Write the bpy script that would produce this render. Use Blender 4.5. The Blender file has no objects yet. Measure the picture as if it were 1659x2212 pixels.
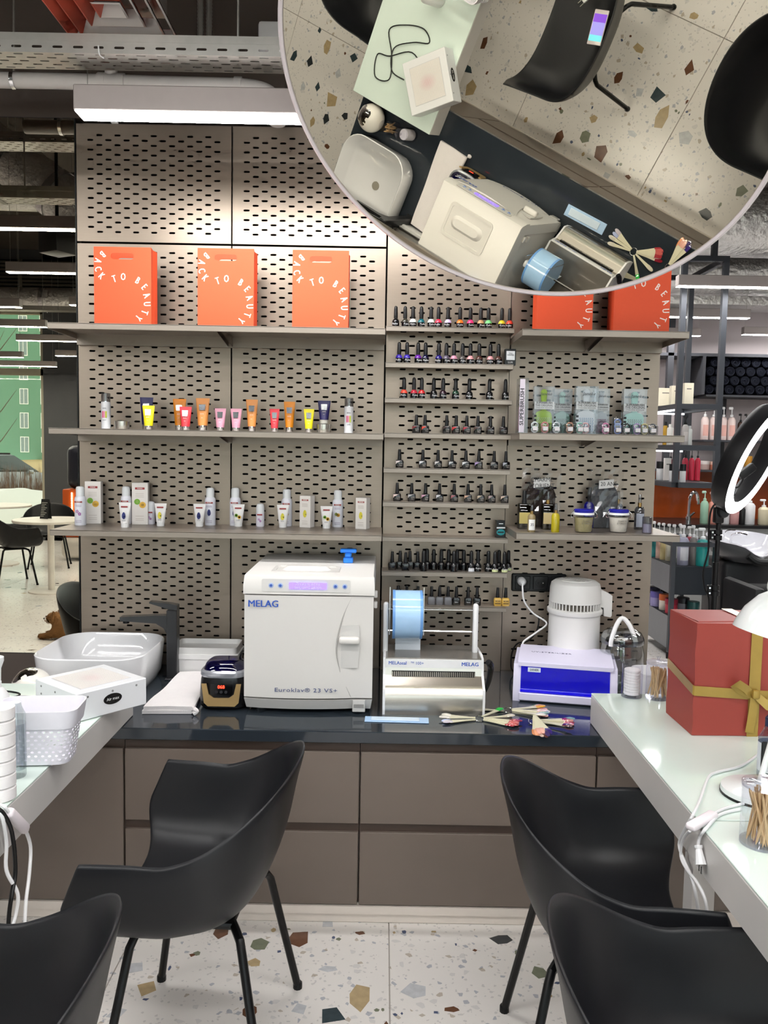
import bpy, bmesh, math, random
from mathutils import Vector, Matrix
random.seed(7)
SC = bpy.context.scene
COL = SC.collection
# ---------------------------------------------------------------- camera
FPX, CX, CY = 1780.0, 829.5, 1106.0
PITCH, ROLL, YAW, CAMD, CAMH = .0785, .0180, .0022, 3.28, 1.531
fw = Vector((math.sin(YAW)*math.cos(PITCH), math.cos(YAW)*math.cos(PITCH), -math.sin(PITCH)))
r0 = Vector((math.cos(YAW), -math.sin(YAW), 0)); u0 = r0.cross(fw)
cr = math.cos(ROLL)*r0 + math.sin(ROLL)*u0
cu = -math.sin(ROLL)*r0 + math.cos(ROLL)*u0
CAM = Vector((0, -CAMD, CAMH))
cd = bpy.data.cameras.new('camera'); cam = bpy.data.objects.new('camera', cd); COL.objects.link(cam)
cd.sensor_fit = 'VERTICAL'; cd.sensor_height = 36; cd.sensor_width = 27; cd.lens = FPX/2212*36
cd.clip_start = .05; cd.clip_end = 200
M = Matrix((cr, cu, -fw)).transposed().to_4x4(); M.translation = CAM; cam.matrix_world = M
SC.camera = cam
# ---------------------------------------------------------------- world, exposure
SC.view_settings.view_transform = 'Standard'; SC.view_settings.look = 'None'
SC.view_settings.gamma = 1; SC.view_settings.use_curve_mapping = False
SC.view_settings.exposure = 1.82
LAMP = 22.0          # emission of the linear luminaires
w = bpy.data.worlds.new('overcast_sky'); SC.world = w; w.use_nodes = True
bg = w.node_tree.nodes['Background']; bg.inputs[0].default_value = (.86, .93, 1, 1); bg.inputs[1].default_value = .9
SC.cycles.max_bounces = 6; SC.cycles.diffuse_bounces = 3; SC.cycles.glossy_bounces = 4; SC.cycles.transmission_bounces = 4; SC.cycles.transparent_max_bounces = 12
SC.cycles.caustics_reflective = False; SC.cycles.caustics_refractive = False; SC.cycles.use_adaptive_sampling = True; SC.cycles.adaptive_threshold = .045; SC.cycles.adaptive_min_samples = 10
SC.cycles.sample_clamp_indirect = 6
try: SC.cycles.use_denoising = True
except Exception: pass

def W(x, y, X=None, Y=None, Z=None):
    "world point seen at photo pixel x,y on the plane X=, Y= or Z="
    d = fw + cr*((x-CX)/FPX) - cu*((y-CY)/FPX)
    if X is not None: t = (X-CAM.x)/d.x
    elif Y is not None: t = (Y-CAM.y)/d.y
    else: t = (Z-CAM.z)/d.z
    return CAM + d*t
def V(*a): return Vector(a)
# ---------------------------------------------------------------- materials
def lin(h):
    h = h.lstrip('#'); o = []
    for i in (0, 2, 4):
        c = int(h[i:i+2], 16)/255
        o.append(c/12.92 if c <= .04045 else ((c+.055)/1.055)**2.4)
    return (*o, 1)
MATS = {}
def mat(name, c, rough=.5, metal=0, var=.04, vscale=30, bump=0, bscale=200, coat=0, spec=.5, emit=None, es=0, stretch=None, trans=0, alpha=1, ior=1.45, sheen=0, bdist=.002):
    if name in MATS: return MATS[name]
    m = bpy.data.materials.new(name); m.use_nodes = True; nt = m.node_tree; N = nt.nodes; L = nt.links
    b = N['Principled BSDF']; c = lin(c) if isinstance(c, str) else c
    b.inputs['Roughness'].default_value = rough; b.inputs['Metallic'].default_value = metal
    b.inputs['Specular IOR Level'].default_value = spec; b.inputs['Coat Weight'].default_value = coat
    b.inputs['Transmission Weight'].default_value = trans; b.inputs['IOR'].default_value = ior; b.inputs['Alpha'].default_value = alpha
    b.inputs['Sheen Weight'].default_value = sheen
    tc = N.new('ShaderNodeTexCoord'); mp = N.new('ShaderNodeMapping'); L.new(tc.outputs['Object'], mp.inputs[0])
    if stretch: mp.inputs['Scale'].default_value = stretch
    nz = N.new('ShaderNodeTexNoise'); nz.inputs['Scale'].default_value = vscale; nz.inputs['Detail'].default_value = 3; L.new(mp.outputs[0], nz.inputs['Vector'])
    mx = N.new('ShaderNodeMix'); mx.data_type = 'RGBA'
    mx.inputs[6].default_value = (*[max(0, k*(1-var)) for k in c[:3]], 1); mx.inputs[7].default_value = (*[min(1, k*(1+var)) for k in c[:3]], 1)
    L.new(nz.outputs['Fac'], mx.inputs[0]); L.new(mx.outputs[2], b.inputs['Base Color'])
    if bump:
        n2 = N.new('ShaderNodeTexNoise'); n2.inputs['Scale'].default_value = bscale; L.new(mp.outputs[0], n2.inputs['Vector'])
        bp = N.new('ShaderNodeBump'); bp.inputs['Strength'].default_value = bump; bp.inputs['Distance'].default_value = bdist
        L.new(n2.outputs['Fac'], bp.inputs['Height']); L.new(bp.outputs[0], b.inputs['Normal'])
    if emit:
        b.inputs['Emission Color'].default_value = lin(emit) if isinstance(emit, str) else emit; b.inputs['Emission Strength'].default_value = es
    MATS[name] = m; return m
def clear(name, c, gloss=.12, rough=.03, tint=.97):
    "thin clear plastic or glass: tinted transparent + fresnel gloss"
    if name in MATS: return MATS[name]
    m = bpy.data.materials.new(name); m.use_nodes = True; nt = m.node_tree; N = nt.nodes; L = nt.links
    N.remove(N['Principled BSDF']); out = N['Material Output']
    t = N.new('ShaderNodeBsdfTransparent'); t.inputs[0].default_value = (*[k*tint for k in lin(c)[:3]], 1)
    g = N.new('ShaderNodeBsdfGlossy'); g.inputs['Roughness'].default_value = rough
    f = N.new('ShaderNodeLayerWeight'); f.inputs[0].default_value = .25
    a = N.new('ShaderNodeMath'); a.operation = 'ADD'; a.use_clamp = True; a.inputs[1].default_value = gloss*.4
    mu = N.new('ShaderNodeMath'); mu.operation = 'MULTIPLY'; mu.inputs[1].default_value = .42
    L.new(f.outputs['Facing'], mu.inputs[0]); L.new(mu.outputs[0], a.inputs[0])
    mx = N.new('ShaderNodeMixShader'); L.new(a.outputs[0], mx.inputs[0]); L.new(t.outputs[0], mx.inputs[1]); L.new(g.outputs[0], mx.inputs[2]); L.new(mx.outputs[0], out.inputs[0])
    MATS[name] = m; return m
def plastic(c, rough=.4, **k): return mat('plastic_%s_%d' % (c.strip('#'), int(rough*100)), c, rough, **k)
def inked(c): return mat('ink_'+c.strip('#'), c, .5, var=.02)
# ---------------------------------------------------------------- mesh builder
class MB:
    def __init__(s): s.v = []; s.f = []
    def add(s, vs, fs, T=None):
        o = len(s.v)
        s.v += [tuple(T @ Vector(p)) if T is not None else tuple(p) for p in vs]
        s.f += [tuple(i+o for i in f) for f in fs]; return s
    def box(s, c, d, T=None):
        x, y, z = c; a, b, e = d[0]/2, d[1]/2, d[2]/2
        vs = [(x+i*a, y+j*b, z+k*e) for k in (-1, 1) for j in (-1, 1) for i in (-1, 1)]
        return s.add(vs, [(0, 2, 3, 1), (4, 5, 7, 6), (0, 1, 5, 4), (2, 6, 7, 3), (0, 4, 6, 2), (1, 3, 7, 5)], T)
    def bb(s, lo, hi, T=None): return s.box([(a+b)/2 for a, b in zip(lo, hi)], [abs(b-a) for a, b in zip(lo, hi)], T)
    def rbox(s, c, d, r, seg=2, T=None):
        bm = bmesh.new(); bmesh.ops.create_cube(bm, size=1)
        for v in bm.verts: v.co = Vector((v.co.x*d[0], v.co.y*d[1], v.co.z*d[2]))
        bmesh.ops.bevel(bm, geom=bm.edges[:], offset=min(r, min(d)*.49), segments=seg, profile=.5, affect='EDGES')
        bm.verts.index_update()
        vs = [v.co+Vector(c) for v in bm.verts]; fs = [[v.index for v in f.verts] for f in bm.faces]; bm.free()
        return s.add(vs, fs, T)
    def rbb(s, lo, hi, r, seg=2, T=None): return s.rbox([(a+b)/2 for a, b in zip(lo, hi)], [abs(b-a) for a, b in zip(lo, hi)], r, seg, T)
    def rings(s, rs, cap0=True, cap1=True, closed=True, T=None):
        n = len(rs[0]); vs = [p for r in rs for p in r]; fs = []
        for k in range(len(rs)-1):
            for i in range(n if closed else n-1):
                j = (i+1) % n; fs.append((k*n+i, k*n+j, (k+1)*n+j, (k+1)*n+i))
        if cap0: fs.append(tuple(range(n-1, -1, -1)))
        if cap1: fs.append(tuple((len(rs)-1)*n+i for i in range(n)))
        return s.add(vs, fs, T)
    def lathe(s, prof, c=(0, 0, 0), n=20, cap0=True, cap1=True, T=None):
        rs = [[(c[0]+r*math.cos(2*math.pi*i/n), c[1]+r*math.sin(2*math.pi*i/n), c[2]+z) for i in range(n)] for r, z in prof]
        return s.rings(rs, cap0, cap1, True, T)
    def cyl(s, p0, p1, r0, r1=None, n=12, cap=True):
        p0 = Vector(p0); p1 = Vector(p1); r1 = r0 if r1 is None else r1
        q = (p1-p0).to_track_quat('Z', 'Y').to_matrix()
        rs = [[p+q @ Vector((r*math.cos(2*math.pi*i/n), r*math.sin(2*math.pi*i/n), 0)) for i in range(n)] for p, r in ((p0, r0), (p1, r1))]
        return s.rings(rs, cap, cap)
    def tube(s, pts, r, n=8, smooth=0, closed=False):
        pts = [Vector(p) for p in pts]
        if smooth:
            if isinstance(r, (list, tuple)): r = [v.x for v in catmull([Vector((q, 0, 0)) for q in r], smooth)]
            pts = catmull(pts, smooth, closed)
        rs = []; up = None; m = len(pts)
        for i, p in enumerate(pts):
            a = pts[(i-1) % m] if closed else pts[max(i-1, 0)]; b = pts[(i+1) % m] if closed else pts[min(i+1, m-1)]
            t = (b-a); t = t.normalized() if t.length > 1e-9 else Vector((0, 0, 1))
            if up is None:
                up = Vector((0, 0, 1)) if abs(t.z) < .9 else Vector((1, 0, 0))
            x = up-t*up.dot(t)
            if x.length < 1e-6: x = t.orthogonal()
            x.normalize(); y = t.cross(x); up = x
            rr = r[min(len(r)-1, int(i*len(r)/m))] if isinstance(r, (list, tuple)) and len(r) != m else r[i] if isinstance(r, (list, tuple)) else r
            rs.append([p+x*rr*math.cos(2*math.pi*k/n)+y*rr*math.sin(2*math.pi*k/n) for k in range(n)])
        if closed: rs.append(rs[0]); return s.rings(rs, False, False)
        return s.rings(rs)
    def prism(s, poly, h, T=None):
        "polygon in xy extruded along z from 0 to h"
        n = len(poly); vs = [(x, y, 0) for x, y in poly]+[(x, y, h) for x, y in poly]
        fs = [tuple(range(n-1, -1, -1)), tuple(range(n, 2*n))]+[(i, (i+1) % n, n+(i+1) % n, n+i) for i in range(n)]
        return s.add(vs, fs, T)
    def mesh(s, name, m, smooth=True, ang=35):
        me = bpy.data.meshes.new(name); me.from_pydata(s.v, [], s.f)
        if m: me.materials.append(m)
        bm = bmesh.new(); bm.from_mesh(me); bmesh.ops.recalc_face_normals(bm, faces=bm.faces[:]); bm.to_mesh(me); bm.free()
        if smooth:
            me.shade_smooth(); me.set_sharp_from_angle(angle=math.radians(ang))
        return me
    def build(s, name, m, parent=None, smooth=True, ang=35):
        return link(name, s.mesh(name, m, smooth, ang), parent)
def link(name, me, parent=None):
    o = bpy.data.objects.new(name, me); COL.objects.link(o)
    if parent is not None: o.parent = parent
    return o
def catmull(p, k, closed=False):
    out = []; n = len(p)
    for i in range(n if closed else n-1):
        a, b, c, d = (p[(i-1) % n], p[i], p[(i+1) % n], p[(i+2) % n]) if closed else (p[max(i-1, 0)], p[i], p[i+1], p[min(i+2, n-1)])
        for j in range(k):
            t = j/k
            out.append(.5*((2*b)+(c-a)*t+(2*a-5*b+4*c-d)*t*t+(3*b-a-3*c+d)*t**3))
    if not closed: out.append(p[-1])
    return out
def stad(cx, cy, w, h, n=3):
    "stadium outline, w long h high, counter-clockwise"
    r = h/2; L = w/2-r; o = []
    for i in range(n+1):
        a = -math.pi/2+math.pi*i/n; o.append((cx+L+r*math.cos(a), cy+r*math.sin(a)))
    for i in range(n+1):
        a = math.pi/2+math.pi*i/n; o.append((cx-L+r*math.cos(a), cy+r*math.sin(a)))
    return o
def rrect(w, h, r, n=4, cx=0, cy=0):
    o = []
    for sx, sy, a0 in ((1, -1, -90), (1, 1, 0), (-1, 1, 90), (-1, -1, 180)):
        for i in range(n+1):
            a = math.radians(a0+90*i/n); o.append((cx+sx*(w/2-r)+r*math.cos(a), cy+sy*(h/2-r)+r*math.sin(a)))
    return o
FRONT = Matrix(((1, 0, 0, 0), (0, 0, -1, 0), (0, 1, 0, 0), (0, 0, 0, 1)))   # xy drawing -> xz plane facing -Y
def TR(loc, rx=0, ry=0, rz=0): return Matrix.Translation(loc) @ Matrix.Rotation(rz, 4, 'Z') @ Matrix.Rotation(ry, 4, 'Y') @ Matrix.Rotation(rx, 4, 'X')
# ---------------------------------------------------------------- scene bookkeeping
def tag(o, label, cat, group=None):
    o['label'] = label; o['category'] = cat
    if group: o['group'] = group
    return o
def thing(name, label, cat, loc=(0, 0, 0), rz=0, group=None):
    o = bpy.data.objects.new(name, None); COL.objects.link(o); o.empty_display_size = .05
    o.location = loc; o.rotation_euler = (0, 0, rz); return tag(o, label, cat, group)
def struct(o): o['kind'] = 'structure'; return o
def dup(root, loc, rz=None, label=None, group=None):
    r = root.copy(); COL.objects.link(r); r.location = loc
    if rz is not None: r.rotation_euler = (0, 0, rz)
    if label: r['label'] = label
    if group: r['group'] = group
    for ch in root.children:
        c = ch.copy(); COL.objects.link(c); c.parent = r
        for g in ch.children:
            d = g.copy(); COL.objects.link(d); d.parent = c
    return r
FONTS = {}
def text(s, size, m, parent, T, sx=1.0, bold=0.0, align='CENTER', name='lettering', depth=.0003, track=1.0, shear=0):
    cu_ = bpy.data.curves.new('t', 'FONT'); cu_.body = s; cu_.size = size; cu_.align_x = align; cu_.align_y = 'CENTER'
    cu_.extrude = depth; cu_.resolution_u = 2; cu_.space_character = track; cu_.shear = shear
    ob = bpy.data.objects.new('t', cu_)
    me = bpy.data.meshes.new_from_object(ob)
    bpy.data.objects.remove(ob); bpy.data.curves.remove(cu_)
    if bold:
        bm = bmesh.new()
        for k in (-1, 0, 1):
            m2 = me.copy(); m2.transform(Matrix.Translation((k*bold*size*1.2, 0, k*.00005))); bm.from_mesh(m2); bpy.data.meshes.remove(m2)
        bm.to_mesh(me); bm.free()
    me.transform(Matrix.Diagonal((sx, 1, 1, 1))); me.transform(T)
    me.materials.clear(); me.materials.append(m); me.name = name
    return link(name, me, parent)
def TF(x, y, z, rot=0, tilt=0):
    "transform for lettering standing in the xz plane and facing -Y"
    return Matrix.Translation((x, y, z)) @ Matrix.Rotation(math.pi/2+tilt, 4, 'X') @ Matrix.Rotation(rot, 4, 'Z')
ORD = ['first', 'second', 'third', 'fourth', 'fifth', 'sixth', 'seventh', 'eighth', 'ninth', 'tenth', 'eleventh', 'twelfth', 'thirteenth', 'fourteenth', 'fifteenth', 'sixteenth', 'seventeenth', 'eighteenth', 'nineteenth', 'twentieth']
ZC, ZT = .6375, .738        # counter and table heights
# ================================================================ setting
m_brown = mat('wall_paint_brown', '#4a403a', .6, var=.05, vscale=4, bump=.05)
m_ceil = mat('ceiling_paint', '#3d3530', .8, var=.08, vscale=3)
m_mauve = mat('plaster_mauve', '#b3a9aa', .8, var=.04, vscale=2)
m_panel = mat('brushed_steel_taupe', '#998c7f', .36, .75, var=.05, vscale=14, stretch=(1, 1, 14))
m_shelf = mat('brushed_steel_shelf', '#978d83', .38, .7, var=.05, vscale=14, stretch=(1, 14, 14))
m_dark = mat('dark_cavity', '#0c0b0a', .9)
m_black = mat('black_metal', '#101012', .42, .2)
m_white = mat('white_plastic', '#e9e9ea', .32)
m_alu = mat('galvanised_steel', '#a9a8a3', .38, .85, var=.1, vscale=60)
m_chrome = mat('chrome', '#e8e8ea', .07, 1)

def terrazzo():
    m = mat('terrazzo', '#e9e4df', .22, var=.02, vscale=3, spec=.5); nt = m.node_tree; N = nt.nodes; L = nt.links
    b = N['Principled BSDF']; geo = N.new('ShaderNodeNewGeometry')
    base = b.inputs['Base Color'].links[0].from_socket
    for sc, thr, c1 in ((150, .955, '#c2bebc'), (85, .985, '#8890a2'), (75, .990, '#a08d74'), (60, .975, '#cfccca')):
        vo = N.new('ShaderNodeTexVoronoi'); vo.inputs['Scale'].default_value = sc; vo.inputs['Randomness'].default_value = 1; L.new(geo.outputs['Position'], vo.inputs['Vector'])
        sp = N.new('ShaderNodeSeparateColor'); L.new(vo.outputs['Color'], sp.inputs[0])
        g = N.new('ShaderNodeMath'); g.operation = 'GREATER_THAN'; g.inputs[1].default_value = thr; L.new(sp.outputs[0], g.inputs[0])
        d = N.new('ShaderNodeMath'); d.operation = 'LESS_THAN'; d.inputs[1].default_value = 2.0; L.new(vo.outputs['Distance'], d.inputs[0])
        a = N.new('ShaderNodeMath'); a.operation = 'MULTIPLY'; L.new(g.outputs[0], a.inputs[0]); L.new(d.outputs[0], a.inputs[1])
        a2 = N.new('ShaderNodeMath'); a2.operation = 'MULTIPLY'; a2.inputs[1].default_value = .6; L.new(a.outputs[0], a2.inputs[0])
        mx = N.new('ShaderNodeMix'); mx.data_type = 'RGBA'; L.new(a2.outputs[0], mx.inputs[0]); L.new(base, mx.inputs[6]); mx.inputs[7].default_value = lin(c1)
        base = mx.outputs[2]
    L.new(base, b.inputs['Base Color']); return m
m_terr = terrazzo()
# floor: grout bed, tiles, chips
floor = struct(MB().bb((-7, -9.6, -.06), (7.6, 6, -.004)).build('floor', mat('grout', '#a39c94', .8), None, False))
TS = .8
tile_me = MB().rbox((0, 0, -.006), (TS-.003, TS-.003, .012), .0012, 1).mesh('floor_tile', m_terr, False)
for i in range(-7, 9):
    for j in range(-10, 9):
        o = link('floor_tile', tile_me, floor); o.location = (.045+TS*(i-.5), -1.49+TS*(j+.5), 0)
CH = {'b': '#6d4a36', 't': '#b7a17c', 'g': '#7b7f6c', 'd': '#3a474c', 'k': '#33373a', 'l': '#c4c5c8', 'n': '#56607a'}
CHM = {k: mat('chip_'+k, v, .22, var=.25, vscale=40) for k, v in CH.items()}
CHIPS = [(-0.485,-0.800,0.032,0.048,'b'), (-0.359,-0.861,0.038,0.038,'g'), (-0.233,-0.832,0.044,0.054,'b'), (-0.354,-0.950,0.022,0.028,'t'), (-0.155,-0.745,0.029,0.020,'l'), (-0.134,-0.972,0.028,0.019,'l'), (-0.041,-1.096,0.049,0.056,'t'), (-0.117,-1.164,0.040,0.041,'d'), (-0.334,-1.157,0.030,0.030,'b'), (-0.635,-1.071,0.031,0.039,'t'), (-0.701,-0.790,0.018,0.021,'t'), (0.403,-0.811,0.038,0.036,'k'), (0.484,-0.972,0.031,0.028,'g'), (0.119,-1.067,0.040,0.041,'l'), (0.220,-1.138,0.024,0.012,'b'), (-0.532,-0.907,0.012,0.012,'g'), (-0.697,-0.975,0.026,0.032,'l'), (-0.320,-0.782,0.009,0.011,'t'), (-0.048,-0.790,0.021,0.010,'b'), (-0.113,-0.824,0.009,0.008,'g'), (0.187,-0.777,0.012,0.006,'t'), (-0.199,-1.148,0.024,0.030,'l'), (-0.598,-0.980,0.004,0.013,'n'), (-0.409,-0.805,0.009,0.011,'n'), (-0.367,-1.108,0.006,0.009,'n'), (0.093,-0.780,0.011,0.011,'n'), (0.170,-1.151,0.007,0.009,'n'), (0.059,-1.163,0.006,0.007,'n'), (-0.278,-0.775,0.014,0.007,'g'), (0.062,-0.784,0.007,0.011,'t'), (0.009,-1.147,0.008,0.007,'g'), (0.308,-0.870,0.007,0.008,'b'), (0.435,-0.881,0.006,0.013,'g'), (-0.690,-1.172,0.024,0.036,'l'), (0.497,-1.076,0.009,0.009,'t'), (0.530,-1.018,0.013,0.007,'n'), (-0.290,-0.892,0.008,0.007,'n'), (-0.128,-0.816,0.007,0.008,'n'), (-0.631,-1.117,0.012,0.006,'n'), (0.252,-0.841,0.005,0.011,'n'), (-2.170,-0.680,0.020,0.017,'d'), (-2.080,-0.618,0.034,0.040,'t'), (-1.877,-0.643,0.033,0.033,'d'), (-2.174,-0.496,0.030,0.031,'k'), (-2.299,-0.487,0.026,0.045,'d'), (-2.063,-0.394,0.022,0.028,'d'), (-1.936,-0.264,0.025,0.036,'k'), (-1.105,-1.025,0.022,0.041,'b'), (-1.158,-0.873,0.044,0.021,'d'), (-1.084,-0.798,0.044,0.042,'t'), (-2.023,-0.205,0.020,0.036,'t'), (-1.861,-0.121,0.025,0.018,'b'), (-1.950,-0.518,0.029,0.041,'l'), (-2.171,-0.354,0.020,0.028,'l'), (-1.024,-0.903,0.008,0.012,'b'), (-1.943,-0.639,0.009,0.009,'b'), (-1.979,-0.336,0.007,0.007,'g'), (-2.058,-0.258,0.007,0.006,'b'), (-0.336,-1.478,0.036,0.021,'d'), (-0.134,-1.519,0.024,0.019,'t'), (-0.308,-1.307,0.031,0.026,'t'), (-0.039,-1.319,0.026,0.039,'b'), (-0.410,-1.468,0.010,0.009,'t'), (-0.376,-1.338,0.008,0.007,'b'), (-0.283,-1.271,0.009,0.004,'n'), (-0.406,-1.308,0.007,0.006,'n'), (-0.547,-0.915,0.009,0.010,'b'), (-0.389,-0.990,0.006,0.008,'n'), (0.091,-1.431,0.013,0.010,'l'), (0.078,-1.158,0.004,0.007,'n'), (0.026,-1.144,0.007,0.007,'g'), (0.035,-1.201,0.009,0.011,'b'), (-1.002,-1.263,0.010,0.010,'t')]
def chip_poly(ex, ey):
    n = random.choice((4, 5, 5, 6)); a0 = random.random()*6.28
    return [(ex*random.uniform(.55, 1.25)*math.cos(a0+6.283*i/n), ey*random.uniform(.55, 1.25)*math.sin(a0+6.283*i/n)) for i in range(n)]
for x, y, ex, ey, k in CHIPS:
    o = MB().prism(chip_poly(ex, ey), .0006).build('terrazzo_chip', CHM[k], floor, False); o.location = (x, y, -.0001)
for k, dens in (('b', 90), ('t', 110), ('g', 70), ('d', 60), ('k', 40), ('l', 120), ('n', 160)):
    b = MB(); n = 0
    while n < dens:
        x = random.uniform(-6, 6); y = random.uniform(-9, 5.5)
        if -1.45 < x < 1.1 and -1.75 < y < -.6: continue
        s = random.uniform(.02, .06) if k != 'n' else random.uniform(.008, .02)
        b.prism(chip_poly(s, s*random.uniform(.5, 1)), .0005, TR((x, y, -.0001), rz=random.random()*3)); n += 1
    o = b.build('terrazzo_chips', CHM[k], floor, False); o['kind'] = 'stuff'
struct(MB().bb((-7, -9.6, 4.4), (7.6, 6, 4.5)).build('ceiling', m_ceil, None, False))
# back wall, brown, carries panels and mirror
wb = MB(); wb.bb((-2.6, .045, 0), (1.085, .2, 4.4)); wb.bb((-2.6, .0, 2.772), (1.085, .045, 4.4)); wb.bb((-2.6, .0, 0), (-1.212, .045, .674)); wb.bb((-2.6, 0, .674), (-2.5, .045, 2.772))
wall_back = struct(wb.build('wall_back', m_brown, None, False))
struct(MB().bb((-7, -9.6, 0), (-6.9, 6, 4.4)).build('wall_left', m_mauve, None, False))
struct(MB().bb((7.5, -9.6, 0), (7.6, 6, 4.4)).build('wall_right', m_mauve, None, False))
struct(MB().bb((-7, 5.5, 0), (7.6, 5.6, 4.4)).build('wall_far', m_mauve, None, False))
# window wall behind the camera (seen in the wall mirror)
m_grey = mat('column_grey', '#45474a', .6, var=.05, vscale=3)
ww = MB(); ww.bb((-7, -9.6, 0), (-6.3, -9.4, 4.4)); ww.bb((-5.2, -9.6, 0), (-3.9, -9.4, 4.4)); ww.bb((-6.3, -9.6, 3.55), (7.5, -9.4, 4.4)); ww.bb((-6.3, -9.6, 0), (7.5, -9.4, .12)); ww.bb((5.8, -9.6, 0), (7.5, -9.4, 4.4))
struct(ww.build('wall_window_side', m_grey, None, False))
m_alupaint = mat('window_frame_paint', '#a7a28f', .5)
m_glass = clear('window_glass', '#f4f8f6', .05)
for n, (a, b) in enumerate(((-6.3, -5.2), (-3.9, -.8), (-.8, 2.4), (2.4, 5.8)), 1):
    f = MB()
    for z in (.15, 2.58, 3.5): f.bb((a, -9.54, z-.05), (b, -9.46, z+.05))
    for x in (a+.03, b-.03): f.bb((x-.03, -9.54, .12), (x+.03, -9.46, 3.55))
    wn = struct(f.build('window_%d' % n, m_alupaint, None, False))
    MB().bb((a+.06, -9.504, .2), (b-.06, -9.496, 2.53)).build('pane', m_glass, wn, False)
    MB().bb((a+.06, -9.504, 2.63), (b-.06, -9.496, 3.45)).build('pane', m_glass, wn, False)
# perforated steel panels
def perf(x0, x1, z0, z1, Y, zs, ncol, parity, pitch=.07, row=.0182, sw=.0245, sh=.0078, th=.004):
    b = MB(); rows = []; z = zs; k = parity
    while z > z0+.02: rows.append((z, k)); z -= row; k ^= 1
    xm = (x0+x1)/2
    ztop = rows[0][0]+row/2; zbot = rows[-1][0]-row/2
    b.add([(x0, Y, ztop), (x1, Y, ztop), (x1, Y, z1), (x0, Y, z1)], [(0, 1, 2, 3)])
    b.add([(x0, Y, z0), (x1, Y, z0), (x1, Y, zbot), (x0, Y, zbot)], [(0, 1, 2, 3)])
    for z, k in rows:
        n = ncol-k; cs = [xm+(i-(n-1)/2)*pitch for i in range(n)]
        ed = [x0]+[(cs[i]+cs[i+1])/2 for i in range(n-1)]+[x1]
        for i, c in enumerate(cs):
            st = stad(c, z, sw, sh); a, e = ed[i], ed[i+1]; lo, hi = z-row/2, z+row/2
            vs = [(a, Y, lo), (e, Y, lo), (e, Y, hi), (a, Y, hi)]+[(p, Y, q) for p, q in st]+[(p, Y+th, q) for p, q in st]
            o = 4; m_ = len(st)
            fs = [(0, 1, o+0, o+7), (2, 3, o+4, o+3), (1, 2, o+3, o+2, o+1, o+0), (3, 0, o+7, o+6, o+5, o+4)]
            fs += [(o+j, o+(j+1) % m_, o+m_+(j+1) % m_, o+m_+j) for j in range(m_)]
            b.add(vs, fs)
    # folded edges
    b.add([(x0, Y, z0), (x0, Y, z1), (x0, Y+.02, z1), (x0, Y+.02, z0)], [(0, 1, 2, 3)])
    b.add([(x1, Y, z0), (x1, Y, z1), (x1, Y+.02, z1), (x1, Y+.02, z0)], [(0, 1, 2, 3)])
    b.add([(x0, Y, z1), (x1, Y, z1), (x1, Y+.02, z1), (x0, Y+.02, z1)], [(0, 1, 2, 3)])
    me = bpy.data.meshes.new('perforated_panel'); me.from_pydata(b.v, [], b.f); me.materials.append(m_panel)
    return link('perforated_panel', me, wall_back)
g = .003
for a, b_ in ((-1.208, -.604), (-.604, 0)):
    perf(a+g, b_-g, 2.309, 2.752, 0, 2.71, 8, 1)
    perf(a+g, b_-g, ZC, 2.301, 0, 2.27, 8, 1)
XC0, XC1, YCN = .004, .487, -.018
perf(XC0, XC1, .61, 2.752, YCN, 2.71, 6, 0)
perf(.492, 1.083, ZC, 2.752, 0, 2.71, 8, 1)
MB().bb((-1.2, .03, ZC), (1.08, .042, 2.74)).build('backing_board', m_dark, wall_back, False)
# ---------------------------------------------------------------- shelves on the panels
def shelf(label, x0, x1, yf, yb, zt, lip, group, brk, name='steel_shelf', endlip=True):
    t = thing(name, label, 'shelf', ((x0+x1)/2, yb, zt), 0, group); w_ = (x1-x0)/2; d = yb-yf
    MB().bb((-w_, -d, -.003), (w_, 0, 0)).build('shelf_plate', m_shelf, t, False)
    MB().rbb((-w_, -d, -lip), (w_, -d+.003, -.0005), .001, 1).build('front_lip', m_shelf, t, False)
    for s in (-1, 1): MB().bb((s*w_-s*.003, -d+.003, -lip), (s*w_, -.002, -.003)).build('end_lip', m_shelf, t, False)
    if brk:
        MB().bb((-w_+.003, -.022, -.045), (w_-.003, -.001, -.003)).build('wall_rail', m_shelf, t, False)
        for bx in brk:
            MB().add([(bx-.008, -d+.02, -.003), (bx-.008, -.02, -.003), (bx-.008, -.02, -.045), (bx-.008, -d+.02, -.012)], [(0, 1, 2, 3)]).add([(bx+.008, -d+.02, -.003), (bx+.008, -.02, -.003), (bx+.008, -.02, -.045), (bx+.008, -d+.02, -.012)], [(0, 1, 2, 3)]).build('bracket', m_shelf, t, False)
        for bx in (-w_*.5, w_*.5): MB().lathe([(.004, -.003), (.004, -.0065), (.002, -.008)], (bx, -.03, 0), 8).build('screw', m_chrome, t)
    return t
ZS = [W(460, 702.5, Y=-.3).z, W(460, 930, Y=-.3).z, W(460, 1150, Y=-.3).z]
for z, lb in zip(ZS, ('upper left steel shelf carrying three orange paper bags', 'middle left steel shelf carrying coloured squeeze tubes', 'lower left steel shelf carrying white skincare bottles and boxes')):
    shelf(lb, -1.206, 0, -.3, 0, z, .022, 'wide steel shelves on the perforated wall', (0,))
ZR = [W(1300, 713, Y=-.3).z, W(1300, 938, Y=-.3).z, W(1300, 1154, Y=-.3).z]
for z, lb in zip(ZR, ('upper right steel shelf carrying two orange bags behind the round mirror', 'middle right steel shelf carrying packaged hairbrushes and hair ties', 'lower right steel shelf carrying oils, jars and wrapped mitts')):
    shelf(lb, .489, 1.085, -.3, 0, z, .024, 'wide steel shelves on the perforated wall', (0,))
YP = -.115      # front of the narrow shelves
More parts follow.
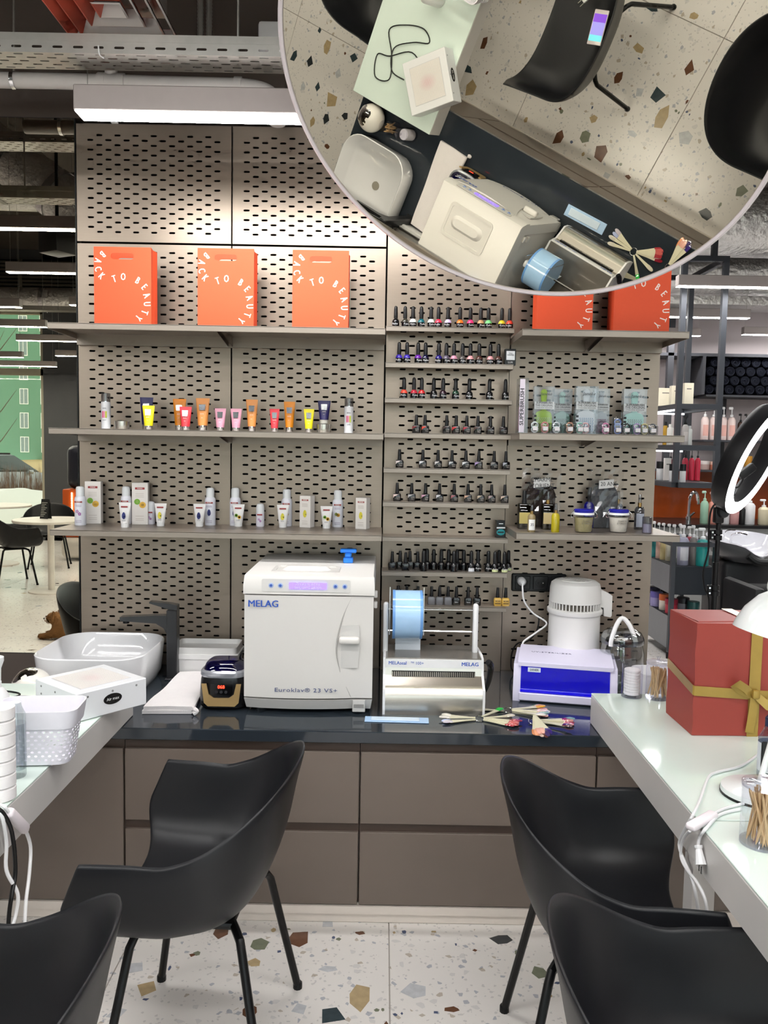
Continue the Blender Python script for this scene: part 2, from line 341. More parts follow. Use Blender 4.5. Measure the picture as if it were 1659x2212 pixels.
ZP = [W(980, y, Y=YP).z for y in (706.5, 785, 861.5, 937, 1013, 1086, 1161.5, 1236, 1310)]
for i, z in enumerate(ZP):
    lb = 'narrow steel polish shelf, %s' % ('topmost of the nine in the middle column' if i == 0 else 'lowest of the nine, holding two yellow bottles' if i == 8 else '%s from the top in the middle column' % ORD[i])
    shelf(lb, XC0-.002, XC1+.002, YP, YCN, z, .019, 'narrow polish shelves', None, 'polish_shelf')
# ---------------------------------------------------------------- mirrors
m_mir = mat('bronze_mirror', (.74, .70, .575, 1), .0, 1, var=.0)
wm = thing('wall_mirror', 'tall bronze-tinted wall mirror left of the perforated panels', 'mirror', (-1.856, 0, .677))
MB().bb((-.644, -.002, 0), (.644, .0, 2.092)).build('mirror_glass', m_mir, wm, False)
MB().bb((-.648, .0, -.004), (.648, .012, 2.095)).build('backing', m_black, wm, False)
MNv = Vector((-.34489523, -.50226477, -.79295484)); MC = Vector((.315, -1.142, 2.401)); MR = .646
rm = thing('round_mirror', 'large round tilted mirror with thin pale rim hanging from the ceiling', 'mirror', MC)
Q = MNv.to_track_quat('Z', 'Y').to_matrix().to_4x4()
MB().lathe([(MR-.012, -.002), (MR-.012, .0)], n=128, T=Q).build('mirror_glass', m_mir, rm)
MB().lathe([(MR-.012, .004), (MR-.006, .007), (MR, .004), (MR, -.022), (MR-.03, -.026), (MR-.03, -.003), (MR-.012, -.003), (MR-.012, .004)], n=128, cap0=False, cap1=False, T=Q).build('rim', mat('rim_pale', '#dcd3d6', .3), rm)
MB().lathe([(MR-.02, -.02), (MR-.02, -.004)], n=96, T=Q).build('back_plate', m_black, rm)
for a in (.4, 2.5, 4.6):
    p_ = Q @ Vector((math.cos(a)*.5, math.sin(a)*.5, -.02)); MB().cyl(p_, (p_.x, p_.y, 4.4-MC.z), .0015, n=6).build('suspension_wire', m_alu, rm)
# ---------------------------------------------------------------- cabinets and worktop
m_cab = mat('cabinet_taupe', '#72665d', .42, var=.03, vscale=5)
m_chan = mat('channel_brown', '#4b3c34', .45, var=.03)
m_top = mat('worktop_dark', '#2b3138', .09, var=.15, vscale=9, spec=.6)
YF = -.735; yq = lambda y: W(700, y, Y=YF).z
z_ct, z_d1t, z_d1b, z_d2t, z_d2b = yq(1607), yq(1624), yq(1778), yq(1797), yq(1953)
wt = thing('worktop', 'long dark polished worktop along the perforated wall', 'worktop', (0, -.376, ZC))
MB().rbb((-1.30, -.376, -.038), (1.27, .376, 0), .0025, 1).build('slab', m_top, wt)
xs = [-1.30, W(268, 1700, Y=YF).x, W(777, 1700, Y=YF).x, W(1290, 1640, Y=YF).x, 1.27]
cabl = ('taupe cabinet under the left end of the worktop, plain front', 'taupe drawer cabinet behind the left front chair', 'taupe drawer cabinet in the middle right below the colour swatches', 'taupe cabinet under the right white desk')
for i in range(4):
    a, b_ = xs[i], xs[i+1]; t = thing('drawer_cabinet', cabl[i], 'cabinet', ((a+b_)/2, -.36, 0), 0, 'cabinets under the worktop'); w_ = (b_-a)/2-.001; y0 = YF+.36
    MB().bb((-w_, y0+.02, .06), (w_, .355, z_ct-.002)).build('carcass', m_cab, t, False)
    MB().bb((-w_, y0+.012, z_d1t-.012), (w_, y0+.019, z_ct-.001)).build('grip_channel', m_chan, t, False)
    if i in (1, 2):
        MB().bb((-w_, y0+.012, z_d2t-.01), (w_, y0+.019, z_d1b+.01)).build('grip_channel', m_chan, t, False)
        for zt, zb in ((z_d1t, z_d1b), (z_d2t, z_d2b)):
            MB().rbb((-w_+.002, y0, zb), (w_-.002, y0+.018, zt), .0012, 1).build('drawer_front', m_cab, t)
    else:
        MB().rbb((-w_+.002, y0, z_d2b), (w_-.002, y0+.018, z_d1t), .0012, 1).build('door', m_cab, t)
pl = thing('plinth', 'pale plinth strip along the foot of the cabinets', 'plinth', (0, YF, 0))
MB().rbb((-1.3, .002, 0), (1.27, .03, z_d2b-.004), .003, 1).build('board', mat('plinth_pale', '#ded3c9', .45), pl)
MB().bb((-1.3, -.004, z_d2b-.03), (1.27, .002, z_d2b-.004)).build('ledge', mat('plinth_pale', '#ded3c9', .45), pl, False)
# ---------------------------------------------------------------- luminaires
m_led = mat('led_diffuser', '#ffffff', .6, emit=(1, .985, .965, 1), es=LAMP)
m_lbody = mat('luminaire_body', '#a39a97', .45, .3)
def lum(label, c, L_, rz=0, wdt=.065, hgt=.075, group='suspended linear luminaires', wires=True, zc=4.4):
    t = thing('linear_light', label, 'light', c, rz, group); w_ = wdt/2
    MB().rbb((-L_/2, -w_, .002), (L_/2, w_, hgt), .003, 1).build('housing', m_lbody, t, False)
    MB().bb((-L_/2+.004, -w_+.003, -.001), (L_/2-.004, w_-.003, .004)).build('diffuser', m_led, t, False)
    if wires:
        for s in (-.475, .475): MB().cyl((s*L_, 0, hgt), (s*L_, 0, zc-c[2]), .0012, n=5).build('suspension_wire', m_alu, t)
    return t
YL = -.62
pL = W(200, 250, Y=YL)
lum('suspended linear light above the perforated wall, left of the round mirror', (pL.x+.6-.045, YL, pL.z), 1.2, 0, .085, .078)
# right background lights
for (x0, x1, y, Y_, lb) in ((1462, 1720, 619, 2.4, 'linear light in front of the black hanging rack, right background'), (1380, 1618, 684, 3.9, 'linear light behind the hanging rack at right'), (1380, 1512, 724, 5.0, 'short looking far light just above the upper right shelf'), (1604, 1800, 723, 5.0, 'far light at the right edge of the picture')):
    a = W(x0, y, Y=Y_); b_ = W(x1, y, Y=Y_); lum(lb, ((a.x+b_.x)/2, Y_, a.z), b_.x-a.x)
# lights reflected in the wall mirror (virtual Y turned round)
for (x0, x1, y, Y_, lb) in ((-160, 260, 492, 1.75, 'linear light over the left aisle, uppermost in the wall mirror'), (16, 300, 589, 3.0, 'second linear light from the top in the wall mirror'), (-200, 46, 660, 4.1, 'linear light reflected third from top, at the left picture edge'), (152, 420, 660, 4.1, 'linear light whose end shows beside the panel in the wall mirror'), (-190, 101, 702, 5.3, 'linear light reflected level with the upper left shelf'), (37, 300, 736, 6.4, 'linear light reflected just below the upper left shelf'), (-200, 50, 768, 7.4, 'far linear light in the mirror before the green building'), (121, 380, 769, 7.4, 'far linear light in the mirror before the grey column'), (-180, 122, 787, 8.3, 'farthest and lowest linear light in the wall mirror')):
    a = W(x0, y, Y=Y_); b_ = W(x1, y, Y=Y_); lum(lb, ((a.x+b_.x)/2, -Y_, a.z), b_.x-a.x)
# fill lights added for brightness, built like the luminaires, above and behind the camera
for i, (x, y) in enumerate(((-.55, -2.3), (.95, -2.3), (-.55, -3.7), (.95, -3.7), (.2, -5.2), (1.9, -5.2), (2.9, -2.6), (3.2, -.4))):
    lum('added fill light out of view ' + ('above the left front chair', 'above the right front chair', 'over the left side behind the viewpoint', 'over the right side behind the viewpoint', 'over the middle of the rear aisle', 'over the right of the rear aisle', 'over the aisle right of the desks', 'right of the desk with the gift box')[i], (x, y, 2.95), 1.5)
for i, (x, y) in enumerate(((4.3, 1.6), (4.6, 3.0), (4.9, 4.85), (1.0, 1.3), (1.1, 2.5), (1.2, 4.9))):  # unseen fill lights added to brighten the right background
    lum('added fill light out of view ' + ('right of the hanging rack, nearest', 'right of the salon trolley', 'right of the towel niche, farthest', 'hidden close behind the perforated wall', 'hidden behind the perforated wall, left of the rack', 'hidden behind the perforated wall, nearest the far wall')[i], (x, y, 2.9), 1.6)
# ================================================================ desks
m_tglass = mat('desk_glass_mint', '#dcebe3', .06, var=.01, coat=.4)
m_desk = mat('desk_white_lacquer', '#d6d2ce', .3, var=.015)
def desk(label, x0, x1, y0, y1):
    t = thing('manicure_desk', label, 'desk', ((x0+x1)/2, (y0+y1)/2, 0), 0, 'white glass-topped manicure desks'); a, b = (x1-x0)/2, (y1-y0)/2
    MB().rbb((-a, -b, ZT-.0995), (a, b, ZT-.006), .002, 1).build('apron', m_desk, t, False)
    MB().rbb((-a, -b, ZT-.0058), (a, b, ZT), .0015, 1).build('glass_top', m_tglass, t, False)
    for sx in (-1, 1):
        y = -b+.05
        MB().bb((sx*(a-.03)-.025, y-.025, 0), (sx*(a-.03)+.025, y+.025, ZT-.0995)).build('leg', m_desk, t, False)
    return t
desk('white manicure desk with mint glass top at left', -1.302, -.806, -2.5, -.632)
desk('white manicure desk with mint glass top carrying the red gift box', .697, 1.25, -1.55, -.628)
desk('white manicure desk with mint glass top nearest at right', .692, 1.25, -3.0, -1.556)
# ================================================================ shell armchairs
m_shell = mat('chair_shell_black', '#15161a', .42, var=.05, vscale=60, bump=.04, bscale=900)
m_leg = mat('chair_leg_black', '#0d0d0e', .38, .3)
def chair_meshes():
    NS, NT = 49, 16; b = MB(); rows = []
    for i in range(NS):
        s = -1+2*i/(NS-1); a = abs(s); sg = 1 if s >= 0 else -1
        # rim in plan: straight arm then round back; forward = +y
        if a > .5:
            k = (a-.5)/.5; rx = .28+.012*k; ry = -.02+k*.265
        else:
            th = a/.5*math.pi/2; rx = .28*math.sin(th)**.8 if th > 0 else 0; ry = -.02-.20*math.cos(th)**.9 if a < .5 else -.02
        back = max(0, 1-a/.62); rz = .625+.145*(back*back*(3-2*back))-.010*math.exp(-((a-.5)/.12)**2)
        cy = ry if ry > -.04 else -.04+(ry+.04)*.12
        cy = min(cy, .25)
        cz = .418-.016*math.cos(cy*5)+.02*max(0, (cy-.12)/.12)*0
        n = 5 if a > .6 else 2.05+2.95*(a/.6)**2
        row = []
        for j in range(NT):
            t = j/(NT-1); an = t*math.pi/2
            h = math.sin(an)**(2/n); g = 1-math.cos(an)**(2/n)
            fl = .012*max(0, (t-.75)/.25)**2
            x = sg*rx*h; y = cy+(ry-cy)*h; z = cz+(rz-cz)*g
            # arm front corner rounding
            if a > .8:
                k2 = ((a-.8)/.2)**2; y -= k2*(.05*max(0, (t-.8)/.2)**3+.055*max(0, 1-t/.75)**1.3)
            x += sg*fl*math.cos(min(a/.5, 1)*0) * (1 if a > .25 else a/.25); y -= fl*2.0*max(0, 1-a/.5)
            row.append((x, y, z))
        rows.append(row)
    b.rings(rows, False, False, closed=False)
    sh = b.mesh('shell', m_shell, True, 180)
    bm = bmesh.new(); bm.from_mesh(sh); bmesh.ops.remove_doubles(bm, verts=bm.verts[:], dist=.0004)
    bmesh.ops.recalc_face_normals(bm, faces=bm.faces[:]); bm.to_mesh(sh); bm.free()
    me = sh
    legs = []
    for sx, sy in ((1, 1), (-1, 1), (1, -1), (-1, -1)):
        fy = .19 if sy > 0 else -.20
        pts = [(sx*.03, sy*.06, .382), (sx*.12, sy*.105, .382), (sx*.155, sy*.125, .373), (sx*.17, sy*.133, .352), (sx*.228, fy, .012)]
        l = MB(); l.tube(pts, .0105, 10); l.lathe([(.013, 0), (.013, .014), (.011, .018)], (sx*.2295, fy*1.006, 0), 10)
        legs.append(l.mesh('leg', m_leg))
    hub = MB().rbb((-.12, -.1, .374), (.12, .1, .394), .008, 2).mesh('under_frame', m_leg)
    return me, legs, hub
_CH = chair_meshes()
def chair(label, x, y, ang, group='black shell armchairs'):
    t = thing('shell_armchair', label, 'chair', (x, y, 0), ang, group)
    s = link('shell', _CH[0], t)
    md = s.modifiers.new('thick', 'SOLIDIFY'); md.thickness = .009; md.offset = 0
    md = s.modifiers.new('smooth', 'SUBSURF'); md.levels = 1; md.render_levels = 1
    for l in _CH[1]: link('leg', l, t)
    link('under_frame', _CH[2], t); return t
R90 = math.pi/2
chair('black shell armchair in front of the drawers, facing the left desk', -.43, -1.275, R90-.06)
chair('black shell armchair cut by the lower left corner, nearest at left', -.65, -2.075, R90+.05)
chair('black shell armchair behind, facing the desk with the gift box', .535, -1.39, -R90-.10)
chair('black shell armchair nearest at lower right', .52, -2.05, -R90-.06)
chair('black shell armchair beyond the left desk, seen only in the mirrors', -1.47, -1.13, -R90+.05)
# phone and plug lying on the left chair (seen in the round mirror)
ph = thing('phone', 'white phone with violet screen lying on the left chair seat', 'phone', (-.362, -1.32, .4515), -.24)
MB().rbb((-.034, -.069, 0), (.034, .069, .008), .0035, 2).build('body', mat('phone_white', '#e6dcdc', .2), ph)
scr = MB().bb((-.030, -.052, .008), (.030, .054, .0084)).build('screen', mat('phone_screen', '#7f86c8', .1, emit='#8a7fd0', es=.5), ph, False)
MB().bb((-.030, -.052, .0084), (.030, -.02, .0086)).build('status_panel', mat('screen_violet', '#6a4aa8', .1, emit='#6a3fb4', es=.6), ph, False)
MB().bb((-.030, .03, .0084), (.030, .054, .0086)).build('status_panel', mat('screen_cyan', '#6fc0cf', .1, emit='#60b8cc', es=.5), ph, False)
pg = thing('power_plug', 'white two-pin plug lying on the left chair seat', 'plug', (-.47, -1.40, .462), .5)
MB().rbb((-.012, -.03, -.008), (.012, .02, .008), .006, 2).build('body', m_white, pg)
for s in (-1, 1): MB().cyl((s*.009, .02, 0), (s*.009, .04, 0), .002, n=8).build('pin', m_chrome, pg)
# ================================================================ autoclave
ap = W(527, 1540, Y=-.58); aq = W(803, 1541, Y=-.58); AW = (aq.x-ap.x)/2
au = thing('autoclave', 'white tabletop steam autoclave with violet display on the worktop', 'autoclave', ((ap.x+aq.x)/2, -.58, ZC))
m_auto = mat('autoclave_white', '#d6d3cf', .33, var=.01); m_autog = mat('autoclave_grey', '#c9c7c4', .4, var=.02)
az = lambda y: W(665, y, Y=-.58).z-ZC
zb, zd, zt_ = az(1507), az(1284), az(1243)
def door_plan(x0, x1, bulge, back, n=14):
    P_ = [(x0+(x1-x0)*i/n, -bulge*math.sin(math.pi*min(1, (i/n)/.82)*.96+.04)**.7 if i/n < .82 else 0) for i in range(n+1)]
    return P_+[(x1, back), (x0, back)]
body = MB().rbb((-AW+.006, .035, .012), (AW-.006, .52, zt_-.004), .01, 2).build('body', m_auto, au)
pp = door_plan(-AW, AW, .018, .045)
door = MB().prism(pp, zd-zb-.006, TR((0, 0, zb+.002))).build('door', m_auto, au)
low = MB(); sc = [(x, y) for x, y in pp]
low.rings([[(x*.975, y+.018, .014) for x, y in sc], [(x, y, zb-.004) for x, y in sc]]); base_p = low.build('base_panel', m_auto, au)
hp = [(-AW-.003, -.008), (AW+.003, -.008), (AW+.003, .53), (-AW-.003, .53)]
hood = MB(); hood.rings([[(x, y, zd) for x, y in hp], [(x, y, zd+.03) for x, y in hp], [(x*.99, y+(.012 if y < 0 else 0), zt_-.004) for x, y in hp], [(x*.98, y+(.022 if y < 0 else -.006), zt_) for x, y in hp]])
hood.build('hood', m_auto, au, True, 25)
cpz = (zd+zt_)/2-.002
cp = MB().prism(rrect(AW*1.37, zt_-zd-.022, .006), .002, Matrix.Translation((-.01, -.006, cpz)) @ Matrix.Rotation(math.pi/2-.13, 4, 'X')).build('control_panel', m_autog, au)
m_disp = mat('display_violet', '#6a5ad2', .25, emit='#7a63e6', es=.75)
dx = lambda px: W(px, 1262, Y=-.585).x-au.location.x
d0, d1 = dx(625), dx(706)
disp = MB().bb((d0, -.0120, cpz-.011), (d1, -.0085, cpz+.011)).build('display', m_disp, cp, False)
text('Пожалуйста', .0125, inked('#d9d2ff'), cp, TF((d0+d1)/2, -.0124, cpz+.0052), .95, track=1.15)
text('закройте дверь', .0115, inked('#d9d2ff'), cp, TF((d0+d1)/2, -.0124, cpz-.0052), .95, track=1.1)
for px in (586, 606, 725, 745):
    b = MB().lathe([(.0085, 0), (.0085, .002), (.005, .003)], n=14, T=Matrix.Translation((dx(px), -.0085, cpz)) @ Matrix.Rotation(math.pi/2, 4, 'X')).build('button', plastic('#9fb2d8'), cp)
    MB().lathe([(.005, 0), (.004, .0015)], n=12, T=Matrix.Translation((dx(px), -.0112, cpz)) @ Matrix.Rotation(math.pi/2, 4, 'X')).build('button_cap', plastic('#3c5cb0'), cp)
text('MELAG', .032, inked('#2f57b5'), au, TF(dx(537), -.0188, az(1304)), 1.0, .02, 'LEFT')
text('Euroklav® 23 VS+', .019, inked('#4a5580'), au, TF(dx(664), -.0188, az(1488)), 1.35, 0, track=1.1)
# curved seam and handle of the door; groove shade put into the tubes' grey
def wa(px, py, Y=-.586): q = W(px, py, Y=Y); return (q.x-au.location.x, q.y+.58, q.z-ZC)
MB().tube([wa(*p, Y=Y_) for p, Y_ in (((760, 1290), -.5815), ((744, 1325), -.586), ((731, 1370), -.593), ((727, 1410), -.5955), ((735, 1452), -.592))], [.0008, .0018, .0025, .0022, .0006], 6, 4).build('seam', plastic('#a5a29e'), door)
MB().tube([wa(*p, Y=-.5845) for p in ((736, 1455), (746, 1480), (758, 1506))], .0008, 6, 4).build('seam', plastic('#b5b2ae'), door)
hx0, hx1 = dx(734), dx(780); hz0, hz1 = az(1440), az(1349)
hpan = MB().prism([(hx0+.006, hz1), (hx1-.004, hz1), (hx1, (hz0+hz1)/2), (hx1-.007, hz0), (hx0+.007, hz0), (hx0, (hz0+hz1)/2)], .006, Matrix.Translation((0, -.002, 0)) @ FRONT).build('handle_plate', m_autog, au)
hz = az(1379)
MB().rbb((hx0, -.034, hz-.012), (hx1, -.006, hz+.012), .009, 3).build('handle', m_auto, au)
MB().rbb((dx(765), -.003, az(1536)), (dx(793), .004, az(1510)), .002, 1).build('slot_frame', m_autog, au)
MB().bb((dx(768), -.005, az(1526)), (dx(790), -.002, az(1519))).build('slot', plastic('#8e8c8a'), au, False)
for y in (1286, 1309): MB().rbb((AW, .05, az(y)-.014), (AW+.012, .075, az(y)+.008), .003, 2).build('hinge_cap', m_auto, au)
for sx in (-1, 1):
    for y in (.06, .48): MB().lathe([(.016, 0), (.02, .014)], (sx*(AW-.05), y, 0), 14).build('foot', plastic('#77777a'), au)
# grip recess on the lid: raised rim and sunken dish
T0 = zt_
rim = MB(); o1 = rrect(.23, .15, .02, 4, -.02, .13); o2 = rrect(.205, .125, .016, 4, -.02, .13)
rim.rings([[(x, y, T0) for x, y in o1], [(x, y, T0+.004) for x, y in o1], [(x, y, T0+.004) for x, y in o2], [(x, y, T0+.001) for x, y in o2]], False, True)
rim.build('lid_grip_frame', m_auto, au)
MB().rings([[(x, y, T0+.001) for x, y in stad(-.02, .13, .17, .06, 6)], [(x*.8-.004, .13+(y-.13)*.6, T0+.014) for x, y in stad(-.02, .13, .17, .06, 6)]]).build('lid_grip', m_auto, au)
# blue clamp lying on the lid
bp = W(752, 1216, Z=ZC+T0)
bc = thing('blue_clip', 'small blue plastic clip standing on the white autoclave', 'clip', (bp.x, bp.y, ZC+T0+.0005)); m_blue = plastic('#2f86f0', .35)
MB().rbb((-.018, -.012, 0), (.018, .03, .02), .003, 1).build('base', m_blue, bc)
MB().rbb((-.012, -.01, .02), (.012, .028, .036), .004, 1).build('neck', m_blue, bc)
MB().rbb((-.03, .0, .036), (.03, .034, .05), .003, 1).build('crossbar', m_blue, bc)
# ================================================================ pouch sealer
sl = W(826, 1538, Y=-.58); sr = W(1047, 1538, Y=-.58); SW = (sr.x-sl.x)/2
se = thing('pouch_sealer', 'stainless pouch sealer with white sides and film roll holder', 'sealer', ((sl.x+sr.x)/2, -.58, ZC))
m_ss = mat('stainless_brushed', '#c3bcb2', .28, .95, var=.05, vscale=10, stretch=(1, 20, 20))
prof = [(0, 0), (-.004, .05), (.0, .085), (.022, .1), (.05, .122), (.056, .150), (.062, .176), (.10, .182), (.25, .175), (.25, 0)]
YZ = Matrix(((0, 0, 1, 0), (1, 0, 0, 0), (0, 1, 0, 0), (0, 0, 0, 1)))
for s, x in ((-1, -SW), (1, SW-.008)): MB().prism([(y-.003 if y < .01 else y, z+.003) if z > 0 else (y, z) for y, z in prof], .008, Matrix.Translation((x, 0, 0)) @ YZ).build('side_plate', m_white, se)
fr = MB(); fr.rings([[(x, y, z) for x in (-SW+.008, SW-.008)] for y, z in prof[:4]], False, False, closed=False); fr.build('front_cover', m_ss, se, True, 60)
fr = MB(); fr.rings([[(x, y, z) for x in (-SW+.008, SW-.008)] for y, z in prof[3:5]], False, False, closed=False); fr.build('ledge', m_ss, se)
fr = MB(); fr.rings([[(x, y, z) for x in (-SW+.008, SW-.008)] for y, z in prof[4:6]], False, False, closed=False); fr.build('back_strip', m_ss, se)
MB().bb((-SW+.03, .045, .119), (SW-.03, .0545, .137)).build('slot', m_dark, se, False)
cb = MB()
for i in range(44): x = -SW+.032+(2*SW-.064)*i/43; cb.box((x, .0445, .128), (.0028, .003, .016))
o = cb.build('comb_teeth', m_ss, se, False); o['kind'] = 'stuff'
MB().bb((-SW+.008, .052, .148), (SW-.008, .062, .176)).build('label_bar', m_white, se, False)
MB().bb((-SW+.008, .06, .174), (SW-.008, .25, .18)).build('top_cover', mat('sealer_top', '#8f8a84', .18, .6), se, False)
MB().bb((-SW+.008, .07, .0), (SW-.008, .248, .17)).build('body', m_ss, se, False)
text('MELAseal', .0165, inked('#2f57b5'), se, TF(-SW+.018, .0515, .163), .95, .012, 'LEFT'); text('™ 100+', .0145, inked('#3f62b5'), se, TF(-SW+.092, .0515, .163), .95, 0, 'LEFT')
text('MELAG', .0185, inked('#2f57b5'), se, TF(SW-.018, .0515, .162), 1, .02, 'RIGHT')
ys = .16; zr1, zr2 = W(940, 1316, Y=-.42).z-ZC, W(940, 1366, Y=-.42).z-ZC
for s, px in ((-1, 834), (1, 1028)):
    x = W(px, 1310, Y=-.42).x-se.location.x
    MB().rbb((x-.009, ys-.016, .17), (x+.009, ys+.016, zr1+.022), .008, 3).build('upright', m_white, se)
for zz, yy in ((zr1, ys), (zr2, ys+.02)): MB().cyl((W(834, 1310, Y=-.42).x-se.location.x, yy, zz), (W(1028, 1310, Y=-.42).x-se.location.x, yy, zz), .0035, n=8).build('rod', m_chrome, se)
rx0, rx1 = W(848, 1310, Y=-.42).x-se.location.x, W(912, 1310, Y=-.42).x-se.location.x
for x in (rx0-.01, rx1+.003): MB().cyl((x, ys-.06, zr1-.08), (x, ys-.05, zr1+.085), .0018, n=6).build('guide_wire', m_chrome, se)
MB().tube([(SW+.012, .09, .06), (SW+.022, .08, .10), (SW+.026, .07, .145), (SW+.02, .05, .165), (SW+.012, .04, .175)], [.006, .009, .011, .012, .010], 10, 4).build('lever', plastic('#101012', .3), se)
ro = thing('film_roll', 'blue sterilisation film roll on the pouch sealer rod', 'roll', (sl.x+SW+rx0, -.58+ys, ZC+zr1-.02))
m_film = mat('film_blue', '#a6cbef', .18, var=.06, vscale=40, coat=.5)
RW = rx1-rx0
Tx = Matrix.Rotation(math.pi/2, 4, 'Y')
MB().lathe([(.012, 0), (.085, 0), (.085, RW), (.012, RW)], n=40, T=Tx).build('wound_film', m_film, ro)
for x in (0, RW-.009): MB().lathe([(.0853, x), (.0855, x+.009)], n=40, cap0=False, cap1=False, T=Tx).build('printed_edge', mat('film_edge', '#6d9fdd', .2), ro)
MB().add([(.012, .02, -.08), (RW-.003, .02, -.08), (RW-.003, -.01, -.245+.02), (.012, -.01, -.245+.02)], [(0, 1, 2, 3)]).build('hanging_film', mat('film_paper', '#d7dbe2', .4), ro)
# sterilisation pouch on the worktop edge
po = thing('sterile_pouch', 'flat blue sterilisation pouch near the worktop edge', 'pouch', W(857, 1556, Z=ZC), -.03)
MB().rbb((-.105, -.026, .0004), (.105, .026, .003), .001, 1).build('sleeve', mat('pouch_blue', '#a9c8ea', .25, bump=.3, bscale=60), po)
MB().rbb((-.085, -.017, .003), (.075, .017, .006), .002, 1).build('paper_window', mat('pouch_clear', '#ccdcec', .2), po)
# ================================================================ nail colour swatch rings
STK = mat('swatch_stick', '#e2dcc0', .3, trans=.1)
st_me = MB().rings([[(-.0025, 0, 0), (.0025, 0, 0), (.0025, 0, .0022), (-.0025, 0, .0022)], [(-.0035, .04, 0), (.0035, .04, 0), (.0035, .04, .0022), (-.0035, .04, .0022)], [(-.0055, .075, 0), (.0055, .075, 0), (.0055, .075, .0022), (-.0055, .075, .0022)]]).mesh('stick', STK, False)
nail = []
for k in range(7):
    y = .068+.026*k/6; hw = .0062*math.sqrt(max(.05, 1-(max(0, k-3)/3.2)**2)); zt = .0035+.002*math.sin(math.pi*k/6); nail.append([(-hw, y, .0016), (hw, y, .0016), (hw*.75, y, zt), (-hw*.75, y, zt)])
nail_b = MB(); nail_b.rings(nail)
def swatch(label, px, py, angs, cols, r=.016, zl=.0):
    c = W(px, py, Z=ZC); t = thing('swatch_ring', label, 'nail swatches', (c.x, c.y, ZC), 0, 'nail colour swatch rings')
    MB().tube([(r*math.cos(6.283*i/20), r*math.sin(6.283*i/20), .006+.004*math.sin(6.283*i/20)) for i in range(20)], .0012, 6, 0, True).build('ring', m_chrome, t)
    for i, (a, L, cc) in enumerate(zip(angs, [random.uniform(.95, 1.1) for _ in angs], cols)):
        a = math.radians(a); o = link('stick', st_me, t); lift = .0006+.0026*(i % 4)
        o.location = (r*math.cos(a)*.9, r*math.sin(a)*.9, lift+(.022 if -110 < math.degrees(a) < -60 else 0)); drp = -110 < math.degrees(a) < -60; o.rotation_euler = (-.2 if drp else random.uniform(0, .03), 0, a-R90); o.scale = (1.45, L*1.22, 1.2)
        n_ = link('painted_nail', nail_b.mesh('painted_nail', mat('nail_'+cc.strip('#'), cc, .12, coat=.6)), o)
    return t
P1 = ['#cfd6ee', '#d8d8e6', '#e6c9cf', '#d4d0c4', '#c79a95', '#e3a59b', '#d2706a', '#b53a45', '#c98a86', '#8d2233', '#e09a96', '#38b44a']
swatch('swatch ring fanned flat nearest the pouch sealer', 1036, 1556, [192, 200, 170, 183, -22, -26, -30, -18, -14, -10, 14, 48, -20, -28, -16, -24, -12, -33], ['#b9c4ea', '#cfc6cf', '#ded8c8', '#d5cfc2', '#d98c8c', '#e0a5a0', '#c9605c', '#a8323c', '#e3b3ab', '#8c2030', '#dcd3c0', '#35c552', '#d98c8c', '#b8444a', '#e3b3ab', '#c9605c', '#dcc0b8', '#a8323c'])
swatch('swatch ring bunched in front of the blue sterilizer window', 1098, 1538, [168, 176, 20, 12, 5, -4, -10, -16, -22, 26, -28, 16, 8, 0, -7, -13, -19], ['#e3ddcc', '#d8d2c2', '#c8605a', '#f0b03a', '#f3e23a', '#d99a92', '#b7c8cf', '#7f9f9c', '#e2a59c', '#2fbf50', '#efe9da', '#e3ddcc', '#d99a92', '#c98a86', '#e6dcc8', '#d8b0a8', '#cfd6d8'])
swatch('swatch ring hanging over the worktop edge with dark and orange tips', 1152, 1562, [-98, -94, -90, -86, -82, -78, -74, -30, -6, -2, 2, 6, 10, -12, -96, -92, -88, -84, -80, 4, 0, 8], ['#f39a5f', '#f5ab85', '#eeb1a0', '#f0b9a8', '#5a3632', '#3d2a30', '#3c2a78', '#5b2a33', '#b33a63', '#8e2a4a', '#c98f8a', '#7fa7a0', '#5f8d88', '#cf8580', '#f5ab85', '#eeb1a0', '#d9c0b0', '#70504a', '#4a3a6a', '#a8325a', '#c98f8a', '#7a9a98'])
# ================================================================ UV sterilizer
uo = W(1107, 1513, Z=ZC); uv = thing('uv_sterilizer', 'white UV sterilizer with glowing blue window on the worktop', 'sterilizer', (uo.x, uo.y, ZC), -.21)
m_uv = mat('sterilizer_white', '#dcd8ee', .35, var=.01); UL = .36
for x in (0, UL-.026): MB().prism([(0.0, 0), (.0, .045), (.03, .128), (.05, .13), (.27, .13), (.27, 0)], .026, Matrix.Translation((x, 0, 0)) @ YZ).build('side_cheek', m_uv, uv)
MB().rbb((.02, -.008, .004), (UL-.02, .26, .034), .004, 1).build('base_tray', m_uv, uv)
ld = MB(); ld.rings([[(.014, y, z), (UL-.014, y, z)] for y, z in ((.018, .123), (.022, .138), (.05, .145), (.262, .145), (.268, .03))], False, False, closed=False); ld.build('lid', m_uv, uv, True, 30)
MB().bb((.016, .018, .125), (UL-.016, .03, .137)).build('lid_lip', m_uv, uv, False)
m_uvg = mat('uv_window', '#0a0690', .06, emit='#0c02e0', es=.07, coat=.5)
MB().add([(.026, -.003, .038), (UL-.026, -.003, .038), (UL-.026, .022, .122), (.026, .022, .122)], [(0, 1, 2, 3)]).build('window', m_uvg, uv, False)
MB().bb((.026, -.006, .036), (UL-.026, -.001, .046)).build('window_grip', mat('uv_grip', '#1a14c0', .1, emit='#1a0cf0', es=.1), uv, False)
wl = MB().add([(.05, .0165, .104), (.095, .0165, .104), (.095, .0205, .119), (.05, .0205, .119)], [(0, 1, 2, 3)]).build('sticker', plastic('#c9d2dc'), uv, False)
